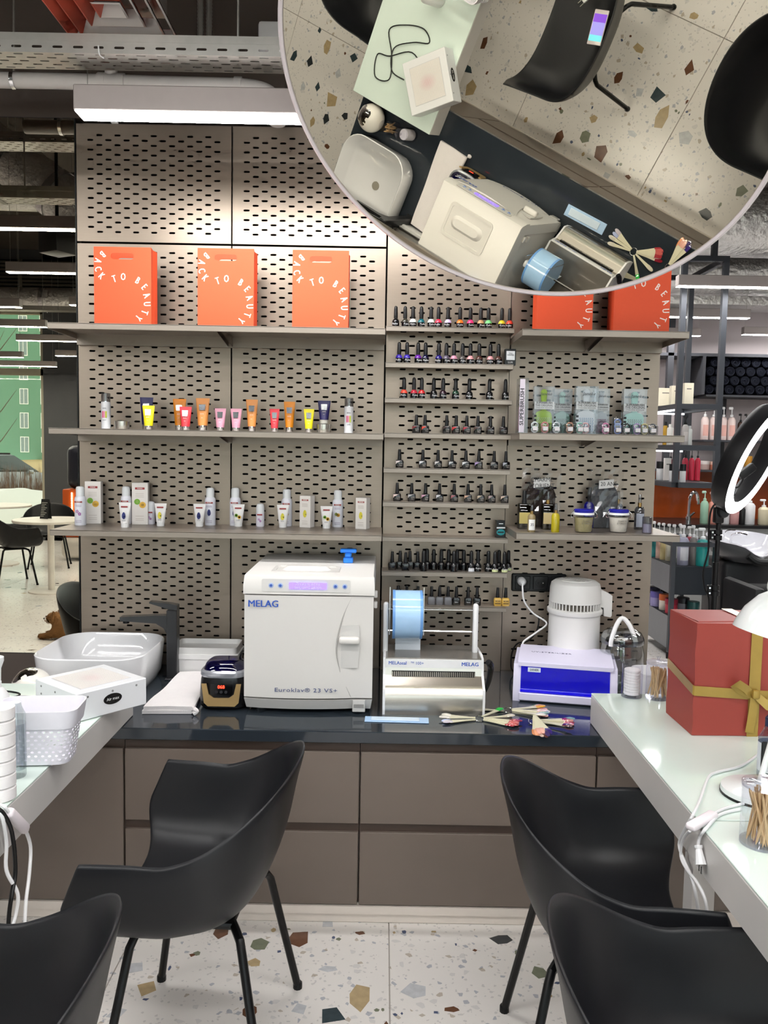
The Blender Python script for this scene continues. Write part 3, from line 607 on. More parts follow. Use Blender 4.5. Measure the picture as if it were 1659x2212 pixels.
text('SANER', .011, inked('#30343a'), uv, TF(.0725, .0175, .1115, 0, -.26), .95, .01)
text('UV-STERILIZER', .017, inked('#6b6a86'), uv, TR((.13, .15, .1456)), 1.15, 0, track=1.15)
# ================================================================ water distiller, jug and cord
dp = W(1238, 1405, Y=-.125); wd = thing('water_distiller', 'white water distiller with vent band and spout beside the socket', 'distiller', (dp.x, -.125, ZC))
m_wd = mat('distiller_white', '#e1e0dd', .35, var=.01); ZH = W(1232, 1252, Y=-.125).z-ZC
MB().lathe([(.104, 0), (.104, .01), (.101, .08), (.098, .18), (.097, ZH-.125)], n=40).build('tank', m_wd, wd)
MB().lathe([(.103, ZH-.128), (.105, ZH-.124), (.105, ZH-.112), (.100, ZH-.108)], n=40).build('collar', m_wd, wd)
MB().lathe([(.088, ZH-.112), (.088, ZH-.082)], n=36).build('vent_core', plastic('#6d675f'), wd)
vb = MB()
for i in range(44):
    a = 6.283*i/44; vb.box((0, 0, 0), (.006, .004, .032), TR((.0955*math.cos(a), .0955*math.sin(a), ZH-.096), rz=a))
o = vb.build('vent_fins', m_wd, wd, False); o['kind'] = 'stuff'
MB().lathe([(.099, ZH-.083), (.0965, ZH-.03), (.092, ZH-.012), (.078, ZH-.002), (.0, ZH)], n=40).build('head', m_wd, wd)
MB().lathe([(.062, ZH-.0015), (.062, ZH+.001), (.06, ZH+.0012)], n=32).build('top_disc', m_wd, wd)
for s in (-.02, .0, .02): MB().box((s, 0, ZH+.0016), (.002, .1, .0012), TR((0, 0, 0), rz=.5)).build('vent_slit', plastic('#8d8b88'), wd, False)
spp = [(.085, ZH-.028), (.132, ZH-.052), (.14, ZH-.058), (.14, ZH-.135), (.136, ZH-.142), (.110, ZH-.137), (.108, ZH-.105), (.085, ZH-.1)]
MB().prism(spp, .034, Matrix.Translation((0, .017, 0)) @ FRONT).build('spout', m_wd, wd)
lb0 = W(1246, 1390, Y=-.3).x-dp.x
lab = MB(); lab.rings([[(.1015*math.sin(a), -.1015*math.cos(a), z) for a in [.12+.33*i/5 for i in range(6)]] for z in (.095, .138)], False, False, closed=False); lab.build('label', plastic('#e9eef5'), wd)
lab = MB(); lab.rings([[(.1019*math.sin(a), -.1019*math.cos(a), z) for a in [.12+.33*i/5 for i in range(6)]] for z in (.124, .138)], False, False, closed=False); lab.build('label_band', plastic('#2a6ac0'), wd)
lab = MB(); lab.rings([[(.1019*math.sin(a), -.1019*math.cos(a), z+.004*math.sin(i*1.2)) for i, a in enumerate([.12+.33*i/5 for i in range(6)])] for z in (.098, .110)], False, False, closed=False); lab.build('label_band', plastic('#2a6ac0'), wd)
jp = W(1344, 1390, Y=-.24); jg = thing('glass_jug', 'clear round glass jug with white arched handle behind the cotton jars', 'jug', (jp.x, -.24, ZC))
m_cg = clear('jug_glass', '#f2f6f4', .6)
JS = 1.72
def jz(pr): return [(r, z*JS) for r, z in pr]
MB().lathe(jz([(.07, .0), (.078, .008), (.081, .05), (.08, .085), (.074, .1), (.072, .106)]), n=32, cap1=False).build('bowl', m_cg, jg)
MB().lathe(jz([(.077, .106), (.077, .118), (.068, .128), (.04, .138), (.0, .14)]), n=32, cap0=False).build('lid', m_cg, jg)
MB().lathe(jz([(.078, .104), (.079, .107), (.079, .114), (.078, .116)]), n=32, cap0=False, cap1=False).build('lid_band', clear('jug_band', '#9aa0aa', .3), jg)
MB().tube([(-.058, -.055, .178), (-.055, -.053, .205), (-.035, -.04, .255), (-.012, -.03, .278), (.012, -.04, .255), (.031, -.053, .205), (.034, -.055, .178)], .0085, 10, 4).build('handle', m_white, jg)
MB().lathe([(.0, .002), (.074, .006), (.0775, .05), (0, .05)], n=32).build('water', clear('water', '#dfe6e6', .2), jg)
# socket bar on the right panel
sk = thing('socket_bar', 'black triple wall socket right of the polish shelves', 'socket', (W(1166, 1258, Y=0).x, 0, W(1166, 1258, Y=0).z))
m_sock = plastic('#17181a', .35); HW_ = W(1222, 1258, Y=0).x-sk.location.x
MB().rbb((-HW_-.01, -.012, -.036), (HW_, 0, .036), .004, 1).build('frame', m_sock, sk)
for i in range(3):
    x = -HW_*.68+i*.071
    q = MB().rbb((x-.03, -.016, -.028), (x+.03, -.011, .028), .003, 1).build('socket_insert', m_sock, sk)
    MB().lathe([(.02, 0), (.02, .003), (.017, .0035)], n=20, T=Matrix.Translation((x, -.014, 0)) @ Matrix.Rotation(R90, 4, 'X')).build('well', mat('well_black', '#060607', .5), sk)
    for s in (-1, 1): MB().lathe([(.0026, 0), (.0026, .0042)], n=8, T=Matrix.Translation((x+s*.0095, -.0142, 0)) @ Matrix.Rotation(R90, 4, 'X')).build('contact_hole', m_chrome if s > 0 else m_dark, sk)
cp1 = W(1129, 1258, Y=-.05)
co = thing('mains_cable', 'white power cable from the wall socket down behind the sterilizer', 'cord', (cp1.x, -.05, cp1.z))
def rel(o, q): return q-Vector(o.location)
MB().lathe([(.017, 0), (.017, .02), (.012, .034), (.007, .04)], n=16, T=Matrix.Translation((0, .034, 0)) @ Matrix.Rotation(R90, 4, 'X')).build('plug', m_white, co)
MB().tube([rel(co, W(*p, Y=Y_)) for p, Y_ in (((1129, 1258), -.055), ((1129, 1275), -.06), ((1133, 1300), -.06), ((1152, 1325), -.06), ((1181, 1346), -.08), ((1160, 1365), -.1), ((1132, 1385), -.12), ((1132, 1395), -.13), ((1150, 1402), -.14), ((1180, 1406), -.15))]+[Vector((dp.x+.05, -.13, ZC+.03))-Vector(co.location)][:0], .0035, 8, 5).build('cable', m_white, co)
bc2 = thing('black_power_cord', 'black power cord drooping behind the sterilizer', 'cord', W(1103, 1440, Y=-.08))
MB().tube([rel(bc2, W(*p, Y=-.05)) for p in ((1165, 1330), (1160, 1362), (1140, 1385), (1118, 1390), (1106, 1410), (1104, 1440), (1110, 1452))], .003, 6, 5).build('cable', plastic('#0c0c0d', .4), bc2)
# ================================================================ left end: basin, tap, towel, cleaner, container
m_cer = mat('ceramic_white', '#e4e4e6', .08, var=.005, coat=.3)
bs = thing('vessel_basin', 'white rounded rectangular vessel basin on the worktop', 'basin', (-1.03, -.27, ZC))
def rr(w_, h_, r, z): return [(x, y, z) for x, y in rrect(w_, h_, r, 7)]
MB().rings([rr(.35, .37, .09, .0), rr(.38, .40, .10, .03), rr(.40, .43, .11, .14), rr(.392, .422, .107, .143), rr(.384, .414, .104, .14), rr(.36, .39, .10, .06), rr(.33, .36, .09, .035), rr(.05, .05, .02, .03)]).build('bowl', m_cer, bs, True, 60)
MB().lathe([(.022, .031), (.022, .034), (.012, .035)], n=20).build('drain', mat('drain_metal', '#b4aea2', .35, .4), bs)
fp = thing('basin_mixer', 'tall dark grey square basin mixer tap', 'tap', (-.785, -.2, ZC)); m_gun = mat('gunmetal', '#4a4a4c', .3, .7)
fz = W(372, 1316, Y=-.2).z-ZC
MB().rbb((-.02, -.022, 0), (.02, .022, fz), .003, 1).build('column', m_gun, fp)
sp0 = W(262, 1332, Y=-.2).x+.785
MB().rings([[(x, -.02, z0), (x, .02, z0), (x, .02, z1), (x, -.02, z1)] for x, z0, z1 in ((sp0, fz-.045, fz-.03), (-.06, fz-.052, fz-.022), (-.03, fz-.07, fz-.022), (-.015, fz-.1, fz-.022))]).build('spout', m_gun, fp)
MB().cyl((sp0+.018, 0, fz-.056), (sp0+.018, 0, fz-.045), .012, n=14).build('aerator', m_black, fp)
MB().rings([[(x, -.018, z0), (x, .018, z0), (x, .018, z1), (x, -.018, z1)] for x, z0, z1 in ((-.085, fz+.024, fz+.03), (-.01, fz+.002, fz+.024), (.02, fz, fz+.018))]).build('lever', m_gun, fp)
MB().rbb((-.026, -.028, 0), (.026, .028, .006), .002, 1).build('base_plate', m_gun, fp)
tw = thing('folded_towel', 'folded white towel lying on the dark worktop', 'towel', (-.70, -.36, ZC+.0005), 0); m_tow = mat('towel_white', '#ece6e6', .9, bump=.6, bscale=500, sheen=.3)
def towel_layer(z0, z1, sx0, sx1):
    L = []
    for i in range(13):
        v = i/12; y = -.26+v*.42; xo = -.03*v; sx0 = sx0+.004; wv = .003*math.sin(v*9)
        L.append([(sx0+xo, y, z0+wv*.2), (sx1+xo, y+.008, z0+wv*.2), (sx1+.006+xo, y+.008, (z0+z1)/2), (sx1+xo, y+.008, z1+wv), ((sx0+sx1)/2+xo, y, z1+.003+wv), (sx0+xo, y, z1+wv)])
    return L
MB().rings(towel_layer(.001, .012, -.085, .08)).build('lower_fold', m_tow, tw, True, 70)
MB().rings(towel_layer(.0125, .026, -.08, .082)).build('upper_fold', m_tow, tw, True, 70)
MB().tube([(.09, -.262, .006), (.1, -.262, .014), (.09, -.262, .022)], .008, 8, 4).build('hem_roll', m_tow, tw)
uc = thing('ultrasonic_cleaner', 'black and gold ultrasonic cleaner with red digits beside the autoclave', 'cleaner', (-.528, -.50, ZC)); m_ub = plastic('#131316', .22)
UWd = .083
def oval(w_, d_, z, yo=0, n=28): return [(w_*math.copysign(abs(math.cos(6.283*i/n))**.6, math.cos(6.283*i/n)), yo+d_*math.copysign(abs(math.sin(6.283*i/n))**.6, math.sin(6.283*i/n)), z) for i in range(n)]
MB().rings([oval(.07, .06, 0), oval(.08, .07, .01), oval(UWd, .075, .05), oval(.079, .072, .10), oval(.076, .07, .112)]).build('body', m_ub, uc)
gold = MB(); gold.prism([(-.066, .094), (-.05, .094), (-.042, .058), (-.025, .046), (.025, .046), (.042, .058), (.05, .094), (.066, .094), (.058, .03), (.045, .018), (-.045, .018), (-.058, .03)], .006, Matrix.Translation((0, -.0735, 0)) @ FRONT); gold.build('gold_trim', mat('gold_trim', '#b99a68', .3, .4), uc)
MB().bb((-.036, -.079, .058), (.036, -.07, .092)).build('control_face', plastic('#0a0a0c', .15), uc, False)
text('068', .016, mat('red_digits', '#ff3020', .4, emit='#ff2a18', es=2.5), uc, TF(.0, -.0795, .084), 1, .01, name='digits')
for x in (-.016, 0, .016): MB().lathe([(.005, 0), (.005, .002)], n=12, T=Matrix.Translation((x, -.079, .067)) @ Matrix.Rotation(R90, 4, 'X')).build('button', plastic('#2b2b2f'), uc)
MB().rings([oval(.078, .072, .112), oval(.08, .074, .118), oval(.079, .073, .128), oval(.07, .066, .134)]).build('silver_rim', mat('silver_rim', '#b9bcc4', .2, .6), uc)
MB().rings([oval(.07, .066, .134), oval(.062, .058, .152), oval(.05, .045, .16)], False, True).build('lid_window', clear('violet_lid', '#3a2fa0', .3), uc)
MB().rings([oval(.066, .062, .12), oval(.064, .06, .133)]).build('tank', mat('tank_violet', '#2a1f8a', .2, emit='#2a10d0', es=.15), uc)
MB().tube([(.03, .06, .12), (.05, .05, .175), (.078, .07, .16)], .0025, 6, 5).build('cable', plastic('#0c0c0d', .4), uc)
ct = thing('white_container', 'white lidded plastic container at the back behind the tap', 'container', (W(450, 1448, Y=-.11).x, -.11, ZC)); m_con = mat('container_white', '#dedddc', .4)
MB().rings([rr(.24, .15, .02, 0), rr(.25, .16, .022, .075)]).build('tub', m_con, ct)
MB().rings([rr(.26, .17, .024, .075), rr(.26, .17, .024, .092), rr(.25, .16, .022, .094)]).build('rim', m_con, ct)
MB().rings([rr(.25, .16, .022, .094), rr(.245, .155, .02, .118), rr(.235, .148, .02, .118), rr(.23, .14, .02, .1)]).build('inner_tray', mat('tray_frosted', '#d3d2d0', .3), ct)
# ================================================================ things on the left desk
db = thing('dust_collector', 'white square dust collector box with mesh filter on the left desk', 'dust collector', (-.868, -.843, ZT), -.69); m_dc = mat('dust_white', '#e6e7ea', .28, var=.01)
HB = .115
MB().rbb((-HB, -HB, .002), (HB, HB, .083), .002, 1).build('casing', m_dc, db, False)
MB().bb((-.083, -.083, .082), (.083, .083, .0836)).build('filter_frame', plastic('#cfd0d2'), db, False)
mf = mat('filter_mesh', '#efebe8', .7, var=.12, vscale=400)
def pink(m_):
    nt = m_.node_tree; N = nt.nodes; L = nt.links; b_ = N['Principled BSDF']; base = b_.inputs['Base Color'].links[0].from_socket
    tc = N.new('ShaderNodeTexCoord'); ln = N.new('ShaderNodeVectorMath'); ln.operation = 'LENGTH'; mp = N.new('ShaderNodeMapping'); mp.inputs['Location'].default_value = (-.005, -.01, -.084); mp.inputs['Scale'].default_value = (20, 26, 1)
    L.new(tc.outputs['Object'], mp.inputs[0]); L.new(mp.outputs[0], ln.inputs[0]); rp = N.new('ShaderNodeMapRange'); rp.inputs[1].default_value = .2; rp.inputs[2].default_value = 1; rp.inputs[3].default_value = .8; rp.inputs[4].default_value = 0; L.new(ln.outputs['Value'], rp.inputs[0])
    mx = N.new('ShaderNodeMix'); mx.data_type = 'RGBA'; L.new(rp.outputs[0], mx.inputs[0]); L.new(base, mx.inputs[6]); mx.inputs[7].default_value = lin('#dc9aa6'); L.new(mx.outputs[2], b_.inputs['Base Color'])
pink(mf)
fm = MB().bb((-.08, -.08, .0834), (.08, .08, .0845)).build('filter', mf, db, False)
gr = MB()
for i in range(33):
    q = -.08+.16*i/32; gr.box((q, 0, .0848), (.0014, .16, .0008)); gr.box((0, q, .0848), (.16, .0014, .0008))
o = gr.build('filter_grid', plastic('#e3dfdc'), db, False); o['kind'] = 'stuff'
def face_T(sx): return Matrix.Rotation(sx, 4, 'Z')
# right front face (+x rotated): badge; left front face: vent
Fx = Matrix.Rotation(R90, 4, 'Z')
MB().prism([(.03*math.cos(6.283*i/28), .016*math.sin(6.283*i/28)) for i in range(28)], .001, Fx @ Matrix.Translation((.0, -HB, .045)) @ FRONT).build('badge', plastic('#0d0d0e', .25), db)
text('Air max', .0125, inked('#e8e8e8'), db, Fx @ TF(0, -HB-.0012, .045), 1, 0)
vt = MB().bb((-.06, -HB-.0006, .018), (.0+.06, -HB, .038)).build('vent', plastic('#3b3b3d'), db, False)
vg = MB()
for i in range(20): vg.box((-.06+.12*i/19, -HB-.0009, .028), (.0014, .001, .02))
for i in range(6): vg.box((0, -HB-.0009, .018+.004*i), (.12, .001, .0012))
o = vg.build('vent_mesh', plastic('#b9b9ba'), db, False); o['kind'] = 'stuff'
for T_, pts in ((Fx, ((-.08, .068), (0, .068), (.08, .068))), (Matrix.Identity(4), ((-.08, .068), (.0, .066), (.09, .01), (-.08, .045)))):
    for x, z in pts: MB().lathe([(.0032, 0), (.003, .0012)], n=10, T=T_ @ Matrix.Translation((x, -HB, z)) @ Matrix.Rotation(R90, 4, 'X')).build('screw', plastic('#9a9a9c', .3, metal=.6), db)
# perforated basket
bk = thing('pencil_basket', 'white perforated plastic basket on the left desk', 'basket', W(88, 1640, Z=ZT), .1)
def bmap(u, v):
    w_ = .078+.018*v; d_ = .05+.014*v; n = 4
    L = 2*(w_+d_)*2; s = u % 1
    P_ = rrect(2*w_, 2*d_, .028, 5); m_ = len(P_); ds = [math.dist(P_[q_], P_[(q_+1) % m_]) for q_ in range(m_)]; g_ = s*sum(ds); i = 0
    while i < m_-1 and g_ > ds[i]: g_ -= ds[i]; i += 1
    f_ = g_/ds[i] if ds[i] > 1e-9 else 0; a, b_ = P_[i], P_[(i+1) % m_]
    return Vector((a[0]+(b_[0]-a[0])*f_, a[1]+(b_[1]-a[1])*f_, .004+v*.125))
def perf_map(f, nu, nv, v0, v1, ru, rv):
    b = MB(); du = 1/nu; dv = (v1-v0)/nv
    for j in range(nv):
        for i in range(nu):
            uc_ = (i+.5+(.5 if j % 2 else 0))*du; vc = v0+(j+.5)*dv
            cs = [(uc_-du/2, vc-dv/2), (uc_+du/2, vc-dv/2), (uc_+du/2, vc+dv/2), (uc_-du/2, vc+dv/2)]
            hs = [(uc_+ru*du*math.cos(-2.356+6.283*k/8), vc+rv*dv*math.sin(-2.356+6.283*k/8)) for k in range(8)]
            vs = [f(*p) for p in cs]+[f(*p) for p in hs]
            b.add(vs, [(0, 1, 6, 5, 4), (1, 2, 8, 7, 6), (2, 3, 10, 9, 8), (3, 0, 4, 11, 10)])
    return b
m_bk = mat('basket_white', '#e8e6ee', .4)
pb = perf_map(bmap, 30, 8, .06, .72, .24, .28); pb.rings([[bmap(i/48, v) for i in range(48)] for v in (.72, .74)], False, False); pb.rings([[bmap(i/48, v) for i in range(48)] for v in (0, .06)], True, False)
pb.build('perforated_wall', m_bk, bk, True, 50)
def off(p, k): return Vector((p.x*k, p.y*k, p.z))
MB().rings([[off(bmap(i/48, .74), 1.0) for i in range(48)], [off(bmap(i/48, .74), 1.05) for i in range(48)], [off(bmap(i/48, 1.1), 1.05) for i in range(48)], [off(bmap(i/48, 1.1), 1.01) for i in range(48)], [off(bmap(i/48, .74), 1.0) for i in range(48)]], False, False).build('rim_band', m_bk, bk, True, 40)
# paper roll, bottles at the left edge
pr = thing('cotton_pad_column', 'tall white column of stacked cotton pads at the left edge', 'cotton pads', W(0, 1725, Z=ZT))
zz = 0; m_pad = mat('cotton_pad', '#eeeaea', .95, bump=.3, bscale=300)
for i in range(7): MB().lathe([(.029, zz), (.034, zz+.003), (.034, zz+.027), (.029, zz+.03)], n=28).build('pad_bundle', m_pad, pr); zz += .0302
bt = thing('clear_bottle', 'clear upright bottle behind the cotton pads on the left desk', 'bottle', W(35, 1688, Z=ZT)+Vector((-.012, .03, 0)))
MB().lathe([(.02, 0), (.022, .004), (.022, .15), (.014, .168), (.012, .18)], n=22).build('body', clear('bottle_clear', '#eef2f2', .3), bt)
MB().lathe([(.0225, .02), (.0225, .13)], n=22, cap0=False, cap1=False).build('label', clear('label_faint', '#f0f1f6', .1, .2, .97), bt)
pu = thing('pump_bottle', 'white pump bottle cut by the left picture edge', 'bottle', W(-6, 1600, Z=ZT))
MB().lathe([(.03, 0), (.032, .005), (.032, .12), (.02, .14), (.013, .145), (.013, .16)], n=24).build('body', m_white, pu)
MB().lathe([(.012, .16), (.013, .195), (.02, .215), (.02, .225), (.008, .23)], n=20).build('pump_head', m_white, pu)
# round lamp (ball) behind the desk end
bl = thing('ball_lamp', 'white ball-shaped nail lamp with chrome face behind the left desk', 'lamp', (-1.17, -.555, ZC))
MB().lathe([(.04, 0)]+[(.068*math.cos(a), .062+.068*math.sin(a)) for a in [(-66+156*i/14)*math.pi/180 for i in range(15)]], n=36).build('globe', mat('lamp_gloss_white', '#e8e4dc', .06, coat=.5), bl)
cm = MB(); Qd = Vector((-.35, -.1, .93)).normalized()
B_ = Qd.to_track_quat('Z', 'Y').to_matrix(); rs = []
for j in range(5):
    r_ = .045*(j+.2)/4; rs.append([B_ @ Vector((x*r_/.5, y*r_/.5, math.sqrt(max(0, .0695**2-(x*r_/.5)**2-(y*r_/.5)**2))))+Vector((0, 0, .062)) for x, y in rrect(.9, .9, .25, 4)])
cm.rings(rs, True, False).build('chrome_face', m_chrome, bl, True, 80)
# black lamp cable coiled on the left desk
kc = thing('black_cable', 'thin black cable coiled on the left desk behind the dust collector', 'cable', (-1.1, -.86, ZT))
MB().tube([(.16, .0, .006), (.05, -.05, .004), (-.06, .01, .006), (-.13, .03, .004), (-.1, .12, .006), (-.02, .1, .004), (-.05, 0, .008), (-.11, -.09, .005), (-.03, -.14, .004), (.07, -.16, .006), (.12, -.12, .004), (.04, -.09, .008), (-.05, -.03, .007), (-.02, .06, .008), (.06, .07, .005)], .0028, 7, 6).build('cable', plastic('#0b0b0c', .4), kc)
# inline switch and cords at the near left edge
def px_tube(o, pts, r): return MB().tube([rel(o, p) for p in pts], r, 8, 6)
lx = -.80
sw = thing('corded_switch', 'white inline switch with cord hanging off the left desk edge', 'switch', W(38, 1768, X=lx))
p0, p1 = W(18, 1754, X=lx+.012), W(56, 1792, X=lx+.012); dr = (p1-p0)
MB().rbox((0, 0, 0), (dr.length, .02, .024), .008, 3, Matrix.Translation((p0+p1)/2-Vector(sw.location)) @ dr.to_track_quat('X', 'Z').to_matrix().to_4x4()).build('switch_body', mat('switch_white', '#efe6ea', .35), sw)
px_tube(sw, [W(56, 1795, X=lx+.012), W(66, 1830, X=lx+.012), W(63, 1890, X=lx+.02), W(55, 1960, X=lx+.03), W(52, 2060, X=lx+.04), W(50, 2200, X=lx+.04)], .004).build('cord', m_white, sw)
px_tube(sw, [W(18, 1754, X=lx+.012), W(8, 1742, X=lx+.005), W(-10, 1735, X=lx-.03)], .004).build('cord', m_white, sw)
c2 = thing('hanging_cable', 'white cable hanging off the left desk beside the black one', 'cord', W(5, 1760, X=lx+.006))
px_tube(c2, [W(-8, 1738, X=lx-.005), W(5, 1765, X=lx+.008), W(14, 1820, X=lx+.01), W(14, 1880, X=lx+.01), W(38, 1930, X=lx+.03), W(34, 1975, X=lx+.03), W(20, 2030, X=lx+.03), W(15, 2150, X=lx+.03)], .004).build('cable', m_white, c2)
c3 = thing('dangling_cable', 'black cable hanging off the left desk edge', 'cord', W(10, 1770, X=lx+.01))
px_tube(c3, [W(-8, 1745, X=lx-.004), W(8, 1758, X=lx+.01), W(26, 1800, X=lx+.016), W(33, 1880, X=lx+.02), W(24, 1940, X=lx+.025), W(18, 2000, X=lx+.025), W(14, 2150, X=lx+.025)], .0045).build('cable', plastic('#0b0b0c', .4), c3)
# ================================================================ things on the right desks
m_acr = clear('acrylic', '#fbfbff', .1, .03, .985)
def acr_jar(label, px, py, r, h, cat='jar', lid=True):
    t = thing('acrylic_jar', label, cat, W(px, py, Z=ZT) if py else px, 0)
    MB().lathe([(r, 0), (r, .003), (r, h)], n=36, cap1=False).build('cup', m_acr, t); MB().lathe([(r*.99, .0005), (r*.99, .006)], n=36).build('base_disc', m_acr, t)
    if lid:
        MB().lathe([(r*1.02, h-.004), (r*1.02, h+.003), (r*.9, h+.005)], n=36).build('lid', m_acr, t); MB().lathe([(.006, h+.005), (.004, h+.012), (.007, h+.018)], n=14).build('lid_knob', m_acr, t)
    return t
m_stick = mat('orange_wood', '#cfae80', .6, var=.12, vscale=80)
def sticks(t, r, h, n, seed, tilt=.5):
    rd = random.Random(seed)
    for i in range(n):
        a = rd.random()*6.283; rr_ = r*.86*math.sqrt(rd.random()); b_ = a+math.pi*rd.uniform(-.5, .5)
        p0 = Vector((rr_*math.cos(a), rr_*math.sin(a), .008)); q = Vector((r*.84*rd.random()*math.cos(b_), r*.84*rd.random()*math.sin(b_), h)); q = p0.lerp(q, 1)
        MB().tube([p0, p0.lerp(q, .08), p0.lerp(q, .93), q], [.0007, .0025, .0025, .0008], 6).build('wooden_stick', m_stick, t)
jr = W(1420, 1512, Z=ZT); s_ = 1/ (FPX/ (jr.y+CAMD))
j1 = acr_jar('clear jar of white cotton pads beside the blue sterilizer', 1364, 1504, .033, .108, lid=False)
zz = .008
for i in range(9): MB().lathe([(.024, zz), (.026, zz+.002), (.026, zz+.007), (.024, zz+.009)], n=24).build('cotton_pad', m_pad, j1); zz += .0092
j2 = acr_jar('clear lidded jar of wooden sticks beside the red gift box', 1419, 1508, .037, .118)
sticks(j2, .036, .1, 40, 3)
wtr = thing('white_tray', 'white shallow dish behind the jars on the right desk', 'dish', (W(1412, 1440, Y=-.44).x+.02, -.44, ZC))
MB().rings([rr(.15, .12, .03, 0), rr(.17, .14, .035, .13), rr(.163, .133, .033, .13), rr(.14, .11, .03, .02)]).build('dish', m_cer, wtr, True, 60)
j3 = acr_jar('large clear jar of orange wood sticks nearest at right', 1645, 1822, .043, .125)
sticks(j3, .042, .113, 44, 5)
j4 = acr_jar('clear jar of wooden sticks behind the left desk, seen in the round mirror', Vector((-1.055, -.558, ZC)), 0, .033, .105, lid=False)
sticks(j4, .032, .09, 16, 8)
j5 = acr_jar('clear jar of cotton pads behind the left desk, seen in the round mirror', Vector((-.95, -.57, ZC)), 0, .033, .105)
zz = .008
for i in range(8): MB().lathe([(.024, zz), (.026, zz+.002), (.026, zz+.007), (.024, zz+.009)], n=24).build('cotton_pad', m_pad, j5); zz += .0092
# gift box
gb0 = W(1494, 1589, Z=ZT); gz = W(1500, 1347, Y=gb0.y).z-ZT; gx1 = .36; gy1 = .2
gt = thing('gift_box', 'large red wrapped gift box with gold ribbon on the right desk', 'gift', (gb0.x, gb0.y, ZT), .02); m_red = mat('wrap_red', '#9c3f36', .55, var=.05, vscale=6, bump=.25, bscale=9)
gm = MB()
n_ = 9; rs = []
for k in range(n_):
    z = .001+gz*k/(n_-1); o_ = .003*math.sin(k*1.9)
    rs.append([(o_*.6, 0, z), (gx1, o_*.4, z), (gx1, gy1, z), (0-o_*.5, gy1, z)])
gm.rings(rs).build('wrapped_box', m_red, gt, True, 50)
MB().add([(.01, .01, gz+.001), (gx1, .05, gz+.001), (gx1, .055, gz+.004), (.01, .016, gz+.003), (.0, gy1, gz+.001), (gx1, gy1, gz+.001)], [(0, 1, 2, 3), (3, 2, 5, 4)]).build('paper_flap', m_red, gt, False)
m_gold = mat('ribbon_gold', '#ab8d45', .3, .25, var=.1, vscale=30)
zr0 = W(1560, 1497, Y=gb0.y).z-ZT
rb = MB(); rb.rings([[(x, y, z0), (x, y, z0+.028)] for x, y, z0 in ((-.002, gy1, zr0+.02), (-.0035, 0, zr0-.006), (.0, -.0035, zr0-.008), (.2, -.003, zr0-.02), (gx1, -.003, zr0-.022))], False, False, closed=False); rb.build('ribbon_band', m_gold, gt, False)
xr0 = W(1632, 1450, Y=gb0.y).x-gb0.x
rb = MB(); rb.rings([[(xr0-.016, y, z), (xr0+.016, y, z)] for y, z in ((-.0035, 0), (-.004, gz*.5), (-.0035, gz+.002), (.1, gz+.005), (gy1, gz+.005))], False, False, closed=False); rb.build('ribbon_band', m_gold, gt, False)
def ribbon(pts, w_, name): 
    rs = []
    for i, p in enumerate(pts):
        p = Vector(p); d_ = (Vector(pts[min(i+1, len(pts)-1)])-Vector(pts[max(i-1, 0)])).normalized(); n__ = Vector((-d_.z, 0, d_.x)).normalized() if abs(d_.y) < .9 else Vector((1, 0, 0)); rs.append([p-n__*w_/2, p+n__*w_/2])
    return MB().rings(rs, False, False, closed=False).build(name, m_gold, gt, True, 80)
cx_ = xr0; cz_ = zr0
ribbon([(cx_-.012, -.01, cz_), (cx_-.035, -.03, cz_+.02), (cx_-.06, -.035, cz_+.036), (cx_-.068, -.022, cz_+.03), (cx_-.045, -.012, cz_+.012), (cx_-.01, -.008, cz_-.004)], .022, 'bow_loop')
ribbon([(cx_, -.01, cz_), (cx_+.03, -.03, cz_-.03), (cx_+.06, -.03, cz_-.05), (cx_+.03, -.012, cz_-.015)], .022, 'bow_loop')
ribbon([(cx_, -.008, cz_), (cx_-.006, -.014, cz_-.05), (cx_-.012, -.01, cz_-.11)], .024, 'bow_tail')
MB().rbox((cx_, -.012, cz_), (.022, .016, .026), .006, 2).build('bow_knot', m_gold, gt)
# desk lamp at the right edge
dl = thing('desk_lamp', 'white articulated desk lamp at the right picture edge', 'lamp', W(1640, 1745, Z=ZT)+Vector((.03, .07, 0))); m_lw = mat('lamp_white', '#dfe3e2', .18, coat=.3)
MB().lathe([(.085, 0), (.085, .006)], n=40).build('rubber_ring', m_black, dl); MB().lathe([(.084, .006), (.082, .016), (.02, .024), (.012, .03)], n=40).build('base', m_lw, dl)
sh = rel(dl, W(1680, 1325, Y=dl.location.y+.02))
MB().cyl((0, 0, .025), (.06, .02, .24), .007, n=10).build('lower_arm', m_lw, dl); MB().cyl((.06, .02, .24), tuple(sh+Vector((.02, 0, .09))), .007, n=10).build('upper_arm', m_lw, dl)
Ts = Matrix.Translation(sh) @ Matrix.Rotation(.25, 4, 'Y')
MB().lathe([(.085, -.055), (.083, -.04), (.072, -.005), (.05, .03), (.032, .045), (.03, .075), (.02, .085), (.0, .087)], n=40, cap0=False, T=Ts).build('shade', m_lw, dl)
MB().tube([sh+Vector((-.03, -.05, .045)), sh+Vector((-.05, -.06, .07)), sh+Vector((-.035, -.05, .1)), sh+Vector((-.005, -.04, .1))], .006, 8, 4).build('handle_loop', m_lw, dl)
bt2 = thing('spray_bottle', 'clear labelled bottle with black clip at the right edge', 'bottle', W(1655, 1690, Z=ZT)+Vector((.02, .03, 0)))
